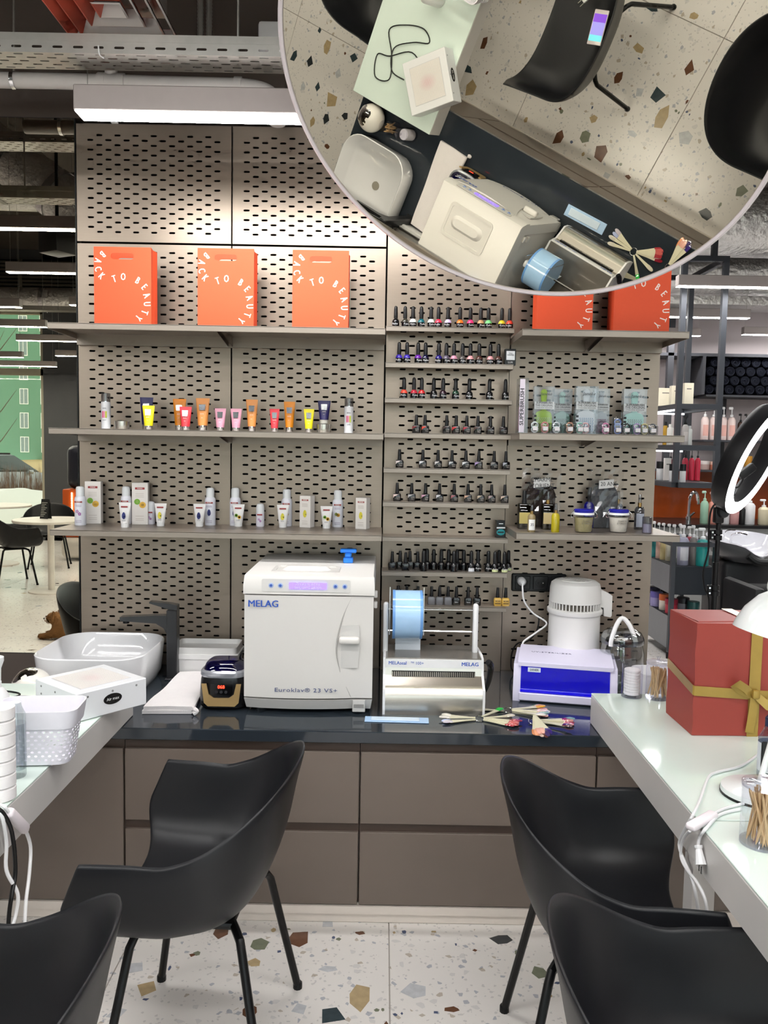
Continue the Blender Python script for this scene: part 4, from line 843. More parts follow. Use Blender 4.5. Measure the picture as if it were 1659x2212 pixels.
MB().lathe([(.026, 0), (.028, .005), (.028, .1), (.018, .12), (.014, .13)], n=24).build('body', clear('bottle_blue', '#e4e8f0', .2), bt2); MB().lathe([(.0284, .02), (.0284, .09)], n=24, cap0=False, cap1=False).build('label', plastic('#d4d8de'), bt2); MB().rbb((-.035, -.03, .03), (-.02, -.025, .1), .003, 1).build('clip', plastic('#101012'), bt2); MB().lathe([(.015, .13), (.015, .15), (.01, .156)], n=16).build('cap', plastic('#2c3350'), bt2)
rx = .69
wc = thing('lamp_cord', 'white lamp cord with inline switch crossing the right desk edge', 'cord', W(1515, 1772, Z=ZT))
px_tube(wc, [W(1672, 1600, Z=ZT+.02), W(1640, 1628, Z=ZT+.004), W(1600, 1655, Z=ZT+.004), W(1550, 1668, Z=ZT+.004), W(1530, 1680, Z=ZT+.004), W(1512, 1728, Z=ZT+.004), W(1496, 1762, Z=ZT+.005), W(1478, 1795, X=rx-.006), W(1467, 1825, X=rx-.006), W(1478, 1860, X=rx-.006), W(1492, 1890, X=rx-.006), W(1502, 1925, X=rx-.004), W(1510, 1980, X=rx+.01)], .0035).build('cable', m_white, wc)
px_tube(wc, [W(1610, 1735, Z=ZT+.004), W(1570, 1745, Z=ZT+.004), W(1544, 1756, Z=ZT+.006)], .0035).build('cable', m_white, wc)
px_tube(wc, [W(1490, 1795, X=rx-.008), W(1475, 1815, X=rx-.008), W(1471, 1850, X=rx-.008), W(1485, 1880, X=rx-.008), W(1505, 1905, X=rx-.006), W(1523, 1942, X=rx), W(1530, 1990, X=rx+.01)], .0035).build('cable', m_white, wc)
p0, p1 = W(1490, 1788, Z=ZT+.008), W(1542, 1758, Z=ZT+.008); dr = p1-p0
MB().rbox((0, 0, 0), (dr.length, .024, .016), .006, 3, Matrix.Translation((p0+p1)/2-Vector(wc.location)) @ dr.to_track_quat('X', 'Z').to_matrix().to_4x4()).build('switch_body', mat('switch_white', '#efe6ea', .35), wc)
wp = thing('hanging_plug', 'white plug dangling by its cord off the right desk edge', 'plug', W(1508, 1850, X=rx-.012))
px_tube(wp, [W(1600, 1748, Z=ZT+.004), W(1555, 1760, Z=ZT+.004), W(1525, 1790, Z=ZT+.006), W(1512, 1808, X=rx-.006), W(1508, 1825, X=rx-.008)], .0035).build('cable', m_white, wp)
a_ = rel(wp, W(1508, 1826, X=rx-.01)); b_ = rel(wp, W(1514, 1868, X=rx-.01))
MB().tube([a_, a_.lerp(b_, .1), a_.lerp(b_, .2), b_], [.009, .009, .007, .012], 10).build('plug_body', m_white, wp)
for k in (-1, 1): MB().cyl(b_+Vector((0, k*.006, 0)), b_+Vector((0, k*.006, -.016)), .0022, n=6).build('pin', m_chrome, wp)
# ================================================================ orange paper bags
m_or = mat('paper_orange', '#ea5730', .6, var=.02, vscale=60); m_orin = mat('paper_orange_inner', '#d84f2c', .7); m_wprint = inked('#fdeee6')
def paper_bag(label, x0, x1, ytop, ybot, Yf, zshelf, dep=.085, lean=.0):
    xa, xb = W(x0, ybot, Y=Yf).x, W(x1, ybot, Y=Yf).x; h = W((x0+x1)/2, ytop, Y=Yf).z-zshelf; w_ = (xb-xa)/2
    t = thing('paper_bag', label, 'bag', ((xa+xb)/2, Yf, zshelf+.0005), 0, 'orange paper bags')
    # front and back sheet with a hand slot, gussets between
    hole = stad(0, h*.886, w_*.82, h*.078, 5); n = len(hole); hh = n//2
    def sheet(y, nm):
        vs = [(-w_, y, 0), (w_, y, 0), (w_, y, h), (-w_, y, h)]+[(x, y, z) for x, z in hole]
        fs = [(0, 1, 4+0, 4+n-1), (2, 3, 4+hh, 4+hh-1), (1, 2)+tuple(4+i for i in range(hh-1, -1, -1)), (3, 0)+tuple(4+i for i in range(n-1, hh-1, -1))]
        me = bpy.data.meshes.new(nm); me.from_pydata(vs, [], fs); me.materials.append(m_or); o = link(nm, me, t)
        s_ = o.modifiers.new('s', 'SOLIDIFY'); s_.thickness = .0012; s_.offset = 0; return o
    fr_ = sheet(0, 'front_sheet'); sheet(dep*.96, 'back_sheet')
    for s in (-1, 1): MB().add([(s*w_, 0, 0), (s*w_*1.0, dep/2, 0), (s*w_, dep*.96, 0), (s*w_, dep*.96, h), (s*w_*.95, dep/2, h), (s*w_, 0, h)], [(0, 1, 4, 5), (1, 2, 3, 4)]).build('gusset', m_or, t, False)
    MB().bb((-w_, 0, 0), (w_, dep*.96, .002)).build('bottom', m_or, t, False)
    C1, C2 = (1050, 700), (960, 365); hv = W((x0+x1)/2, ybot, Y=Yf).z-zshelf
    L = [('B', 880, 270, C2, -1), ('A', 838, 328, C2, -1), ('C', 838, 398, C2, -1), ('K', 868, 458, C2, -1)]+[(c, x, y, C1, 1) for c, x, y in (('T', 978, 482), ('O', 1053, 463), ('B', 1175, 492), ('E', 1230, 545), ('A', 1250, 617), ('U', 1252, 690), ('T', 1232, 760), ('Y', 1180, 808))]
    for ch, x, y, C, sg in L:
        ux, uy = (x-C[0])*sg, -(y-C[1])*sg; rot = math.atan2(-ux, uy)
        fx = (x-805)/485; fz = 1-(y-208)/644
        fx = min(max(fx, .055), .955)
        text(ch, h*.125, m_wprint, fr_, TF(-w_+fx*2*w_, -.0009, hv+fz*(h-hv), rot), .62, .028)
    return t
for (x0, x1, yt, yb), lb in zip(((204, 327, 534, 697), (427, 548, 537, 703), (631, 752, 541, 706)), ('leftmost orange paper bag on the upper left shelf', 'middle orange paper bag of three on the upper left shelf', 'right orange paper bag on the upper left shelf')):
    paper_bag(lb, x0, x1, yt, yb, -.2, ZS[0])
for (x0, x1, yt, yb), lb in zip(((1158, 1279, 548, 711), (1324, 1445, 548, 712)), ('orange paper bag behind the round mirror, beside the polish column', 'orange paper bag at the right end of the upper right shelf')):
    paper_bag(lb, x0, x1, yt, yb, -.2, ZR[0])
# ================================================================ tubes, bottles, boxes on the left shelves
def ring_oval(a, b, z, n=20): return [(a*math.cos(6.283*i/n), b*math.sin(6.283*i/n), z) for i in range(n)]
SCALE = lambda Y_: FPX/(Y_+CAMD)
def squeeze_tube(label, px, ytop, ybot, wpx, Y_, zb_, col, capc, group, mark=None, pat=None, zoff=0, name='squeeze_tube'):
    q = W(px, ybot, Y=Y_); k = 1/SCALE(Y_); h = (ybot-ytop)*k; w_ = wpx*k/2
    t = thing(name, label, 'tube', (q.x, Y_, zb_+zoff), 0, group); cap = h*.17
    mc = plastic(col, .3); m2 = m_chrome if capc == 'chrome' else plastic(capc, .35)
    MB().lathe([(w_*.62, 0), (w_*.64, cap*.1), (w_*.64, cap)], n=18).build('cap', m2, t)
    rs = [ring_oval(w_*(.70+.30*f_), w_*(.70*(1-f_)+.06*f_), cap+(h*.93-cap)*f_) for f_ in (0, .1, .3, .5, .7, .9, 1)]
    rs += [ring_oval(w_*1.02, w_*.05, h)]
    MB().rings(rs).build('body', mc, t, True, 50)
    yb = lambda f_: -(w_*(.70*(1-f_)+.06*f_))-.0012
    if mark == 'foil':
        zc_ = h*.72; MB().rings([[(x, yb(.62)-.0006, z) for x, z in ((-w_*.5, zc_+.011), (w_*.5, zc_+.011))], [(x, yb(.45)-.0006, z) for x, z in ((-w_*.42, zc_-.011), (w_*.42, zc_-.011))]], False, False, closed=False).build('foil_emblem', mat('foil', '#dfe3e6', .12, 1), t, False)
        text('GLOSS', .0048, m_wprint, t, TF(0, yb(.42)-.001, h*.52), .9); text('care', .004, m_wprint, t, TF(0, yb(.3)-.001, h*.40), .9)
    if mark == 'ped':
        MB().bb((-w_*.55, yb(.78)-.0008, h*.80), (w_*.55, yb(.72)-.0002, h*.86)).build('brand_bar', inked('#9c3b3b'), t, False)
        blobs(t, pat, 0, yb(.3)-.002, h*.46, w_*.55)
        for z in (.3, .26): MB().bb((-w_*.3, yb(.2)-.001, h*z), (w_*.3, yb(.2)-.0002, h*z+.0012)).build('print_line', inked('#a8a8ac'), t, False)
    return t
def blobs(t, pat, x, y, z, r):
    "printed picture: drop, fruit or blossom"
    def disc(cx_, cz_, rr_, c, sx=1.0): MB().prism([(cx_+rr_*sx*math.cos(6.283*i/14), cz_+rr_*math.sin(6.283*i/14)) for i in range(14)], .0003, Matrix.Translation((0, y, 0)) @ FRONT).build('printed_motif', inked(c), t, False)
    def drop(c): MB().prism([(x+r*.55*math.sin(a)*(1-.0), z+r*(.9*math.cos(a) if math.cos(a) < .2 else .18+ (math.cos(a)-.2)*1.3)) for a in [6.283*i/20 for i in range(20)]], .0003, Matrix.Translation((0, y, 0)) @ FRONT).build('printed_motif', inked(c), t, False)
    if pat == 'blue': drop('#27306e'); disc(x+r*.15, z-r*.1, r*.2, '#8f9ac8')
    elif pat == 'yellow': drop('#ddd044'); disc(x+r*.3, z, r*.18, '#77776a')
    elif pat == 'lime': disc(x-r*.45, z+r*.35, r*.5, '#7fb83f'); disc(x-r*.45, z+r*.35, r*.28, '#a9d06a'); disc(x+r*.45, z-r*.2, r*.55, '#e3b13f'); disc(x+r*.45, z-r*.2, r*.3, '#f0ca6a')
    elif pat == 'mag':
        for a in range(5): disc(x-r*.35+r*.35*math.cos(a*1.25), z+r*.4+r*.35*math.sin(a*1.25), r*.24, '#b583b6', .8)
        for a in range(5): disc(x+r*.4+r*.35*math.cos(a*1.25+.5), z-r*.4+r*.35*math.sin(a*1.25+.5), r*.24, '#a565a5', .8)
    elif pat == 'papaya': disc(x-r*.4, z+r*.3, r*.5, '#6f7a2f'); disc(x+r*.3, z, r*.6, '#c99a35'); disc(x+r*.3, z-r*.05, r*.28, '#5a3a2a', .7)
G2 = 'tubes on the middle left shelf'
yS2, yS3 = -.12, -.17
TUBES = [(317, 852, 922, 28, -.1, '#1f1a52', 'large navy squeeze tube behind the left small yellow one'), (321, 871, 923, 26, -.17, '#ecdf1d', 'small yellow squeeze tube in front of the navy one at left'), (388, 855, 923, 28, -.1, '#e58a1c', 'large orange squeeze tube behind the left small red one'), (401, 873, 924, 26, -.17, '#e0404a', 'small red squeeze tube in front of the orange one at left'), (438, 855, 925, 29, -.14, '#e2954f', 'peach squeeze tube third big one from left'), (476, 877, 926, 24, -.15, '#e0a0b4', 'left of the two pale pink squeeze tubes'), (510, 877, 926, 24, -.15, '#e0a0b4', 'right of the two pale pink squeeze tubes'), (544, 858, 927, 25, -.14, '#e2954f', 'peach squeeze tube right of the panel joint'), (593, 878, 928, 21, -.15, '#e0404a', 'small red squeeze tube right of the panel joint'), (625, 863, 929, 24, -.13, '#e08a20', 'orange squeeze tube beside the right small red one'), (667, 879, 930, 22, -.15, '#ecdf1d', 'small yellow squeeze tube right of the orange one')]
for px, a, b, w_, Y_, c, lb in TUBES: squeeze_tube(lb, px, a, b, w_, Y_, ZS[1], c, 'chrome', G2, 'foil')
def tin(label, px, py, Y_, z0, r=.0155, h=.03):
    t = thing('metal_tin', label, 'tin', (W(px, py, Y=Y_).x, Y_, z0), 0, 'brushed metal tins'); mt = mat('tin_metal', '#c4c1b8', .25, .9)
    MB().lathe([(r*1.1, 0), (r*1.12, .002), (r*1.12, h*.62)], n=26).build('base', mt, t); MB().lathe([(r*1.17, h*.6), (r*1.17, h), (r*1.05, h+.002)], n=26).build('lid', mt, t)
    MB().bb((-.002, -r*1.22, h*.4), (.002, -r*1.1, h*.8)).build('clasp', mt, t, False); return t
k_ = .0315
tin('round metal tin beside the white bottle at the left end', 264, 921, -.14, ZS[1], .024, .031)
tn = tin('round metal tin under the navy tube at right', 699, 931, -.14, ZS[1], .0235, .033)
squeeze_tube('navy squeeze tube standing on a metal tin at right', 700, 864, 913, 27, -.14, ZS[1], '#1f1a52', '#c9c6bd', G2, 'foil', zoff=.036)
def lotion(label, px, ytop, ybot, Y_):
    q = W(px, ybot, Y=Y_); k = 1/SCALE(Y_); h = (ybot-ytop)*k; t = thing('lotion_bottle', label, 'bottle', (q.x, Y_, ZS[1]), 0, 'white lotion bottles with clear caps'); r = .0175
    MB().lathe([(r, 0), (r, .002), (r, h*.74), (r*.95, h*.76)], n=24).build('body', plastic('#eaeaec', .3), t); MB().lathe([(r*.97, h*.76), (r*.97, h*.775)], n=24).build('collar', m_chrome, t)
    MB().lathe([(r*.96, h*.775), (r*.96, h*.99), (r*.9, h)], n=24).build('clear_cap', clear('cap_frost', '#d9dadc', .3, .2, .75), t)
    for x, c in ((-.006, '#d76a8e'), (0, '#e59ab0'), (.006, '#c7d24a')): MB().bb((x-.003, -r-.0004, h*.32), (x+.003, -r+.002, h*.50)).build('label_stripe', inked(c), t, False)
    text('SOIN', .006, inked('#555560'), t, TF(0, -r-.0006, h*.58)); text('lumiere', .0045, inked('#555560'), t, TF(0, -r-.0006, h*.26)); return t
lotion('white lotion bottle at the left end of the tube shelf', 229, 843, 920, -.12); lotion('white lotion bottle at the right end of the tube shelf', 753, 856, 932, -.12)
G3 = 'white skincare on the lower left shelf'
def onS3(px, py): q = W(px, py, Z=ZS[2]); return q
def spray_can(label, px, ytop, ybot, pat):
    q = onS3(px, ybot); k = 1/SCALE(q.y); h = (ybot-ytop)*k; r = .0215*1.0; t = thing('spray_can', label, 'bottle', (q.x, q.y, ZS[2]), 0, G3)
    MB().lathe([(r*.96, 0), (r, .003), (r, h*.66), (r*.93, h*.71), (r*.76, h*.745)], n=26).build('body', plastic('#e6e6ee', .25), t)
    MB().lathe([(r*.74, h*.745), (r*.74, h*.95), (r*.6, h*.99), (r*.3, h)], n=24).build('cap', plastic('#e2e4e6', .4), t)
    y = -r-.0006; MB().bb((-.014, y, h*.585), (.014, y+.003, h*.625)).build('brand_bar', inked('#9c3b3b'), t, False)
    blobs(t, pat, 0, y-.0006, h*.33, .012)
    for z in (.52, .49, .12, .08): MB().bb((-.011, y, h*z), (.011, y+.002, h*z+.0013)).build('print_line', inked('#9d8fa8'), t, False)
    text('PEDIBAER', .0048, m_wprint, t, TF(0, y-.0006, h*.605), .85, .01); return t
def carton(label, px, ytop, ybot, wpx, pat, side, wide=False):
    q = onS3(px, ybot); k = 1/SCALE(q.y); h = (ybot-ytop)*k; w_ = wpx*k/2; d = .04
    q.y = min(q.y, -.065)
    t = thing('product_carton', label, 'box', (q.x, q.y, ZS[2]), side, G3)
    MB().rbb((-w_, 0, .0003), (w_, d, h), .0006, 1).build('box', mat('carton_white', '#e6e0da', .55), t, False)
    y = -.0005; MB().bb((-w_*.6, y, h*.84), (w_*.6, 0.0005, h*.89)).build('brand_bar', inked('#9c3b3b'), t, False)
    text('PEDIBAER', .0056, m_wprint, t, TF(0, y-.0006, h*.865), .8, .01)
    blobs(t, pat, 0, y-.0005, h*(.5 if pat == 'lime' else .42), w_*(.75 if pat == 'lime' else .6))
    for z in (.74, .7, .66, .2, .14, .1): MB().bb((-w_*.55, y, h*z), (w_*.5, .0004, h*z+.0012)).build('print_line', inked('#b5a89e'), t, False)
    return t
def rollon(label, px, ytop, ybot):
    q = onS3(px, ybot); k = 1/SCALE(q.y); h = (ybot-ytop)*k; r = .0165; t = thing('roll_on', label, 'bottle', (q.x, q.y, ZS[2]), 0, G3)
    MB().lathe([(r*.95, 0), (r, .003), (r, h*.58)], n=24).build('body', plastic('#e4e0ea', .25), t); MB().lathe([(r*.98, h*.58), (r*.96, h*.85), (r*.75, h*.97), (r*.3, h)], n=24).build('cap', plastic('#dfe1e4', .4), t)
    MB().bb((-.010, -r-.0006, h*.49), (.010, -r+.002, h*.55)).build('brand_bar', inked('#9c3b3b'), t, False); blobs(t, 'mag', 0, -r-.001, h*.28, .008); return t
spray_can('white spray can with magnolia print at the left shelf end', 174, 1050, 1134, 'mag')
carton('white carton with lime and orange, leftmost on the lower shelf', 207, 1039, 1130, 33, 'lime', .12)
spray_can('white spray can with magnolia print behind a small tube', 273, 1050, 1131, 'mag')
carton('white carton with lime and orange behind the small roll-on', 313, 1041, 1130, 33, 'lime', .12)
rollon('small white roll-on beside the second lime carton', 326, 1082, 1132)
spray_can('white spray can with blue drop left of the panel joint', 454, 1053, 1134, 'blue'); spray_can('white spray can with blue drop at the panel joint', 508, 1053, 1135, 'blue')
rollon('small white roll-on standing alone right of the panel joint', 562, 1087, 1137)
spray_can('white spray can with papaya print behind a yellow-drop tube', 619, 1056, 1136, 'papaya'); carton('white carton with yellow drop in the middle right', 661, 1069, 1137, 25, 'yellow', -.35)
spray_can('white spray can with papaya print near the right end', 729, 1058, 1138, 'papaya'); carton('white carton with yellow drop at the right shelf end', 779, 1075, 1143, 25, 'yellow', -.35)
for px, a, b, pat, lb in ((270, 1085, 1139, 'blue', 'small white tube with blue drop in front of the magnolia can'), (347, 1087, 1136, 'yellow', 'small white tube with yellow print beside the left roll-on'), (431, 1088, 1137, 'blue', 'small white tube with blue drop beside a blue-drop can'), (515, 1089, 1137, 'lime', 'small white tube with lime print before the panel joint can'), (611, 1090, 1139, 'yellow', 'small white tube with yellow drop before the papaya can'), (705, 1093, 1141, 'lime', 'small white tube with lime print left of the papaya can')):
    q = onS3(px, b); squeeze_tube(lb, px, a, b, 26, q.y, ZS[2], '#e9e6e4', '#f0efee', G3, 'ped', pat)
# ================================================================ nail polish
m_cap = plastic('#18181a', .35); m_pbot = mat('polish_glass_black', '#0c0b0d', .12, coat=.5)
capA = MB().lathe([(.0066, .033), (.0074, .036), (.0078, .045), (.0072, .07), (.0062, .078), (.003, .0815)], n=14).mesh('cap', m_cap)
lowA = MB().lathe([(.0125, 0), (.0138, .0015), (.0138, .0205)], n=18).mesh('bottle', m_pbot)
shoA_b = [(.0139, .0205), (.0135, .024), (.0115, .029), (.0085, .0325), (.0068, .034)]
labA = MB().rings([[(.0140*math.sin(a), -.0140*math.cos(a), z) for a in [-.6+1.2*i/6 for i in range(7)]] for z in (.0125, .017)], False, False, closed=False).mesh('script_print', inked('#d8d4d6'))
labA2 = MB().rings([[(.0140*math.sin(a), -.0140*math.cos(a), z) for a in [.5+.5*i/4 for i in range(5)]] for z in (.002, .011)], False, False, closed=False).mesh('back_label', plastic('#c9ced4'))
SH = {}
txtA = None
def polishA(label, x, y, z, col, grp, rz=0, prn=True):
    global txtA
    t = thing('nail_polish', label, 'nail polish', (x, y, z), rz, grp); link('bottle', lowA, t); link('cap', capA, t)
    if col not in SH: SH[col] = MB().lathe(shoA_b, n=18, cap0=False).mesh('shoulder', mat('polish_'+col.strip('#'), col, .15, coat=.5))
    link('shoulder', SH[col], t)
    if prn:
        if txtA is None: txtA = text('Pudra', .0095, inked('#d8d4d6'), t, TF(0, -.0142, .013), .95, 0, name='script_print', shear=.2).data
        else: link('script_print', txtA, t)
    return t
capB = MB().lathe([(.0072, .032), (.0074, .034), (.0052, .070), (.0048, .0715)], n=12).mesh('cap', m_cap)
botB = MB().rings([[(x, y, z) for x, y in rrect(.030*s, .024*s, .005, 3)] for z, s in ((0, .94), (.002, 1), (.025, 1), (.0295, .9), (.032, .5))]).mesh('bottle', m_pbot)
TRI = {}; txtB = None
def polishB(label, x, y, z, col, grp, rz=0, body=None, words=True):
    global txtB
    t = thing('nail_polish', label, 'nail polish', (x, y, z), rz, grp)
    if body:
        if body not in SH: SH[body] = MB().rings([[(x_, y_, z_) for x_, y_ in rrect(.030*s, .024*s, .005, 3)] for z_, s in ((0, .94), (.002, 1), (.025, 1), (.0295, .9), (.032, .5))]).mesh('bottle', mat('polish_'+body.strip('#'), body, .2, coat=.4))
        link('bottle', SH[body], t)
    else: link('bottle', botB, t)
    link('cap', capB, t)
    if col:
        if col not in TRI: TRI[col] = MB().prism([(-.0145, .0265), (.003, .0265), (-.003, .022), (-.0105, .019), (-.0145, .013)], .0004, Matrix.Translation((0, -.0121, 0)) @ FRONT).mesh('colour_corner', mat('corner_'+col.strip('#'), col, .3))
        link('colour_corner', TRI[col], t)
        if words:
            if txtB is None: txtB = text('LUXE\nPRO', .0066, inked('#a29a94'), t, TF(.0045, -.0124, .0125), .9, 0).data
            else: link('lettering', txtB, t)
    return t
YPB = -.072
ROWN = ['top', 'second', 'third', 'fourth', 'fifth', 'sixth', 'seventh', 'eighth', 'lowest']
CN = {'#141416': 'black', '#3b3830': 'olive', '#f2f2ee': 'white', '#17606a': 'teal', '#dfeee6': 'pale mint', '#e0344f': 'raspberry', '#d9c3ee': 'lilac', '#f07a2a': 'orange', '#e23a78': 'hot pink', '#c79b6e': 'tan', '#7fdc8a': 'light green', '#f1dc3a': 'yellow', '#e8503f': 'coral', '#3a2a9a': 'violet', '#5c1f8c': 'purple', '#17163a': 'navy', '#221a6a': 'indigo', '#5d5666': 'grey violet', '#c98aa0': 'mauve pink', '#4a4644': 'dark grey', '#d79a9e': 'rose', '#4d3029': 'brown', '#b3283a': 'crimson', '#c02a2c': 'red', '#2a1522': 'dark plum', '#1d3a2a': 'dark green', '#7a1f22': 'dark red', '#d8452f': 'vermilion', '#3a2622': 'dark brown', '#a01f33': 'cherry'}
def px2x(px, row): return W(px, 0+[706, 785, 861, 937, 1013, 1086, 1161, 1236, 1310][row]-6, Y=YPB).x
R1 = [(854.7, '#141416'), (875, '#3b3830'), (892, '#f2f2ee'), (910, '#17606a'), (931, '#dfeee6'), (947, '#e0344f'), (967.6, '#d9c3ee'), (993.6, '#f07a2a'), (1016, '#e23a78'), (1038.5, '#c79b6e'), (1055, '#7fdc8a'), (1084, '#f1dc3a'), (1100.7, '#e8503f')]
R2 = [(862, '#3a2a9a'), (879, '#3a2a9a'), (903, '#5c1f8c'), (919, '#17163a'), (947.7, '#221a6a'), (964, '#5d5666'), (980.5, '#c98aa0'), (999, '#4a4644'), (1016, '#d79a9e'), (1035, '#4d3029'), (1059, '#d79a9e'), (1076.6, '#4d3029')]
R3 = [(872.5, '#e8503f'), (894, '#b3283a'), (910.7, '#c02a2c'), (936.7, '#141416'), (957, '#2a1522'), (984, '#1d3a2a'), (1013.5, '#141416'), (1057, '#141416'), (1091.6, '#141416')]
for r_, row in enumerate((R1, R2, R3)):
    for i, (px, c) in enumerate(row):
        polishA('black-capped polish with %s shoulder, %s from left on the %s polish shelf' % (CN[c], ORD[i], ROWN[r_]), px2x(px, r_), YPB, ZP[r_], c, 'round-shouldered polishes, %s shelf' % ROWN[r_], random.uniform(-.4, .4))
R4 = [(899, '#7a1f22'), (918, '#d8452f'), (964.7, '#3a2622'), (985, '#c02a2c'), (1008, '#a01f33'), (1032, '#4d3029'), (1059, '#3a2622'), (1087, '#3a2622')]
R5 = [(862.8, '#d9c9c6'), (913, '#cfcfd2'), (945.8, '#b9b3b0'), (976, '#bfc0c2'), (1006, '#c9c9cc'), (1034, '#9d86b0'), (1067, '#8a8683'), (1092.4, '#aeb0ba')]
R6 = [(857.6, '#e0c5be'), (889, '#a9a5a6'), (919, '#b98aa0'), (949, '#c4c2c6'), (980.7, '#a05a62'), (1010.6, '#b08a72'), (1038, '#b3a08a'), (1061.5, '#a08a8a'), (1090, '#b9a294')]
for r_, row in ((3, R4), (4, R5), (5, R6)):
    for i, (px, c) in enumerate(row):
        polishB('square black polish with coloured corner, %s from left on the %s polish shelf' % (ORD[i], ROWN[r_]), px2x(px, r_), YPB, ZP[r_], c, 'square polishes, %s shelf' % ROWN[r_], random.uniform(-.15, .15))
# two small boxes
q = thing('small_box', 'black carton with white label at the right end of the second shelf', 'box', (px2x(1101.6, 1), YPB-.012, ZP[1]))
MB().rbb((-.0205, 0, 0), (.0205, .03, .062), .0006, 1).build('carton', plastic('#121214', .3), q, False); MB().bb((-.016, -.0004, .02), (.0165, 0, .054)).build('label', plastic('#dcdfe2'), q, False); text('FALL\nWINTER', .007, inked('#6a6a70'), q, TF(0, -.0008, .042)); text('LUX', .01, inked('#d0d0d2'), q, TF(0, -.0006, .011))
q = thing('small_box', 'black and teal carton alone on the seventh polish shelf', 'box', (px2x(1080, 6), YPB-.02, ZP[6]), .08)
MB().rbb((-.0165, 0, 0), (.0165, .03, .068), .0006, 1).build('carton', plastic('#15181a', .3), q, False); MB().bb((-.0168, -.0004, .037), (.0168, 0, .042)).build('stripe', plastic('#cfd6d8'), q, False); MB().prism([(.0165*math.cos(6.283*i/20), .022+.012*math.sin(6.283*i/20)) for i in range(20)], .0005, FRONT).build('emblem', plastic('#1f7f86'), q, False)
MB().bb((-.012, -.0007, .0195), (.012, -.0003, .0245)).build('emblem_bar', plastic('#15181a', .3), q, False); MB().bb((-.008, -.0006, .054), (.008, 0, .057)).build('print_line', plastic('#cfd6d8'), q, False)
R8 = [(140, 'B', -.075, 0), (228, 'B', -.05, 0), (290, 'B', -.095, 0), (338, 'B', -.05, 0), (425, 'B', -.06, 0), (492, 'A', -.095, 0), (530, 'A', -.05, 0), (605, 'A', -.06, 0), (690, 'A', -.06, 0), (772, 'A', -.055, 0), (830, 'A', -.098, 0), (865, 'A', -.05, 0), (940, 'A', -.06, 0), (1025, 'A', -.085, 'w'), (1100, 'A', -.08, 0), (1215, 'A', -.08, 0), (1290, 'A', -.095, 'g'), (1335, 'A', -.05, 0), (1397, 'A', -.097, 'g'), (1440, 'A', -.05, 'g')]
for i, (u, ty, Y_, lab_) in enumerate(R8):
    x = W(820+u/5.184, 1225, Y=Y_).x; lb = 'all-black polish, %s from left on the crowded eighth polish shelf' % ORD[i]
    t = (polishA(lb, x, Y_, ZP[7], '#141416', 'black polishes on the crowded shelf', 0, prn=i > 12) if ty == 'A' else polishB(lb, x, Y_, ZP[7], None, 'black polishes on the crowded shelf'))
    if lab_:
        c = '#dcdde2' if lab_ == 'w' else '#cfd7a0'
        MB().rings([[(.0142*math.sin(a), -.0142*math.cos(a), z) for a in [-.95+1.9*j/8 for j in range(9)]] for z in ((.002, .012) if lab_ == 'g' else (.001, .014))], False, False, closed=False).build('label_band', plastic(c), t)
R9 = [(205, None, 'black'), (302, None, 'black'), (428, None, 'black'), (580, '#6a6a6e', 'grey'), (670, '#6a6a6e', 'grey'), (765, '#6a6a6e', 'grey'), (858, None, 'black'), (990, None, 'black'), (1090, None, 'black'), (1320, '#c9a24a', 'mustard yellow'), (1410, '#c9a24a', 'mustard yellow')]
for i, (u, body, cn) in enumerate(R9):
    x = W(820+u/5.184, 1300, Y=-.08).x
    t = polishB('%s polish bottle with black cap, %s from left on the lowest polish shelf' % (cn, ORD[i]), x, -.08, ZP[8], None, 'polishes on the lowest shelf', 0, body)
    if i > 8: text('YO!S', .0105, inked('#3a2a14'), t, TF(0, -.0124, .0185), .95, .03); MB().bb((-.011, -.0126, .008), (.011, -.0121, .0115)).build('print_bar', inked('#4a3518'), t, False)
    elif i > 5: text('TERRA', .0055, inked('#c9c9cc'), t, TF(0, -.0124, .012), .9)
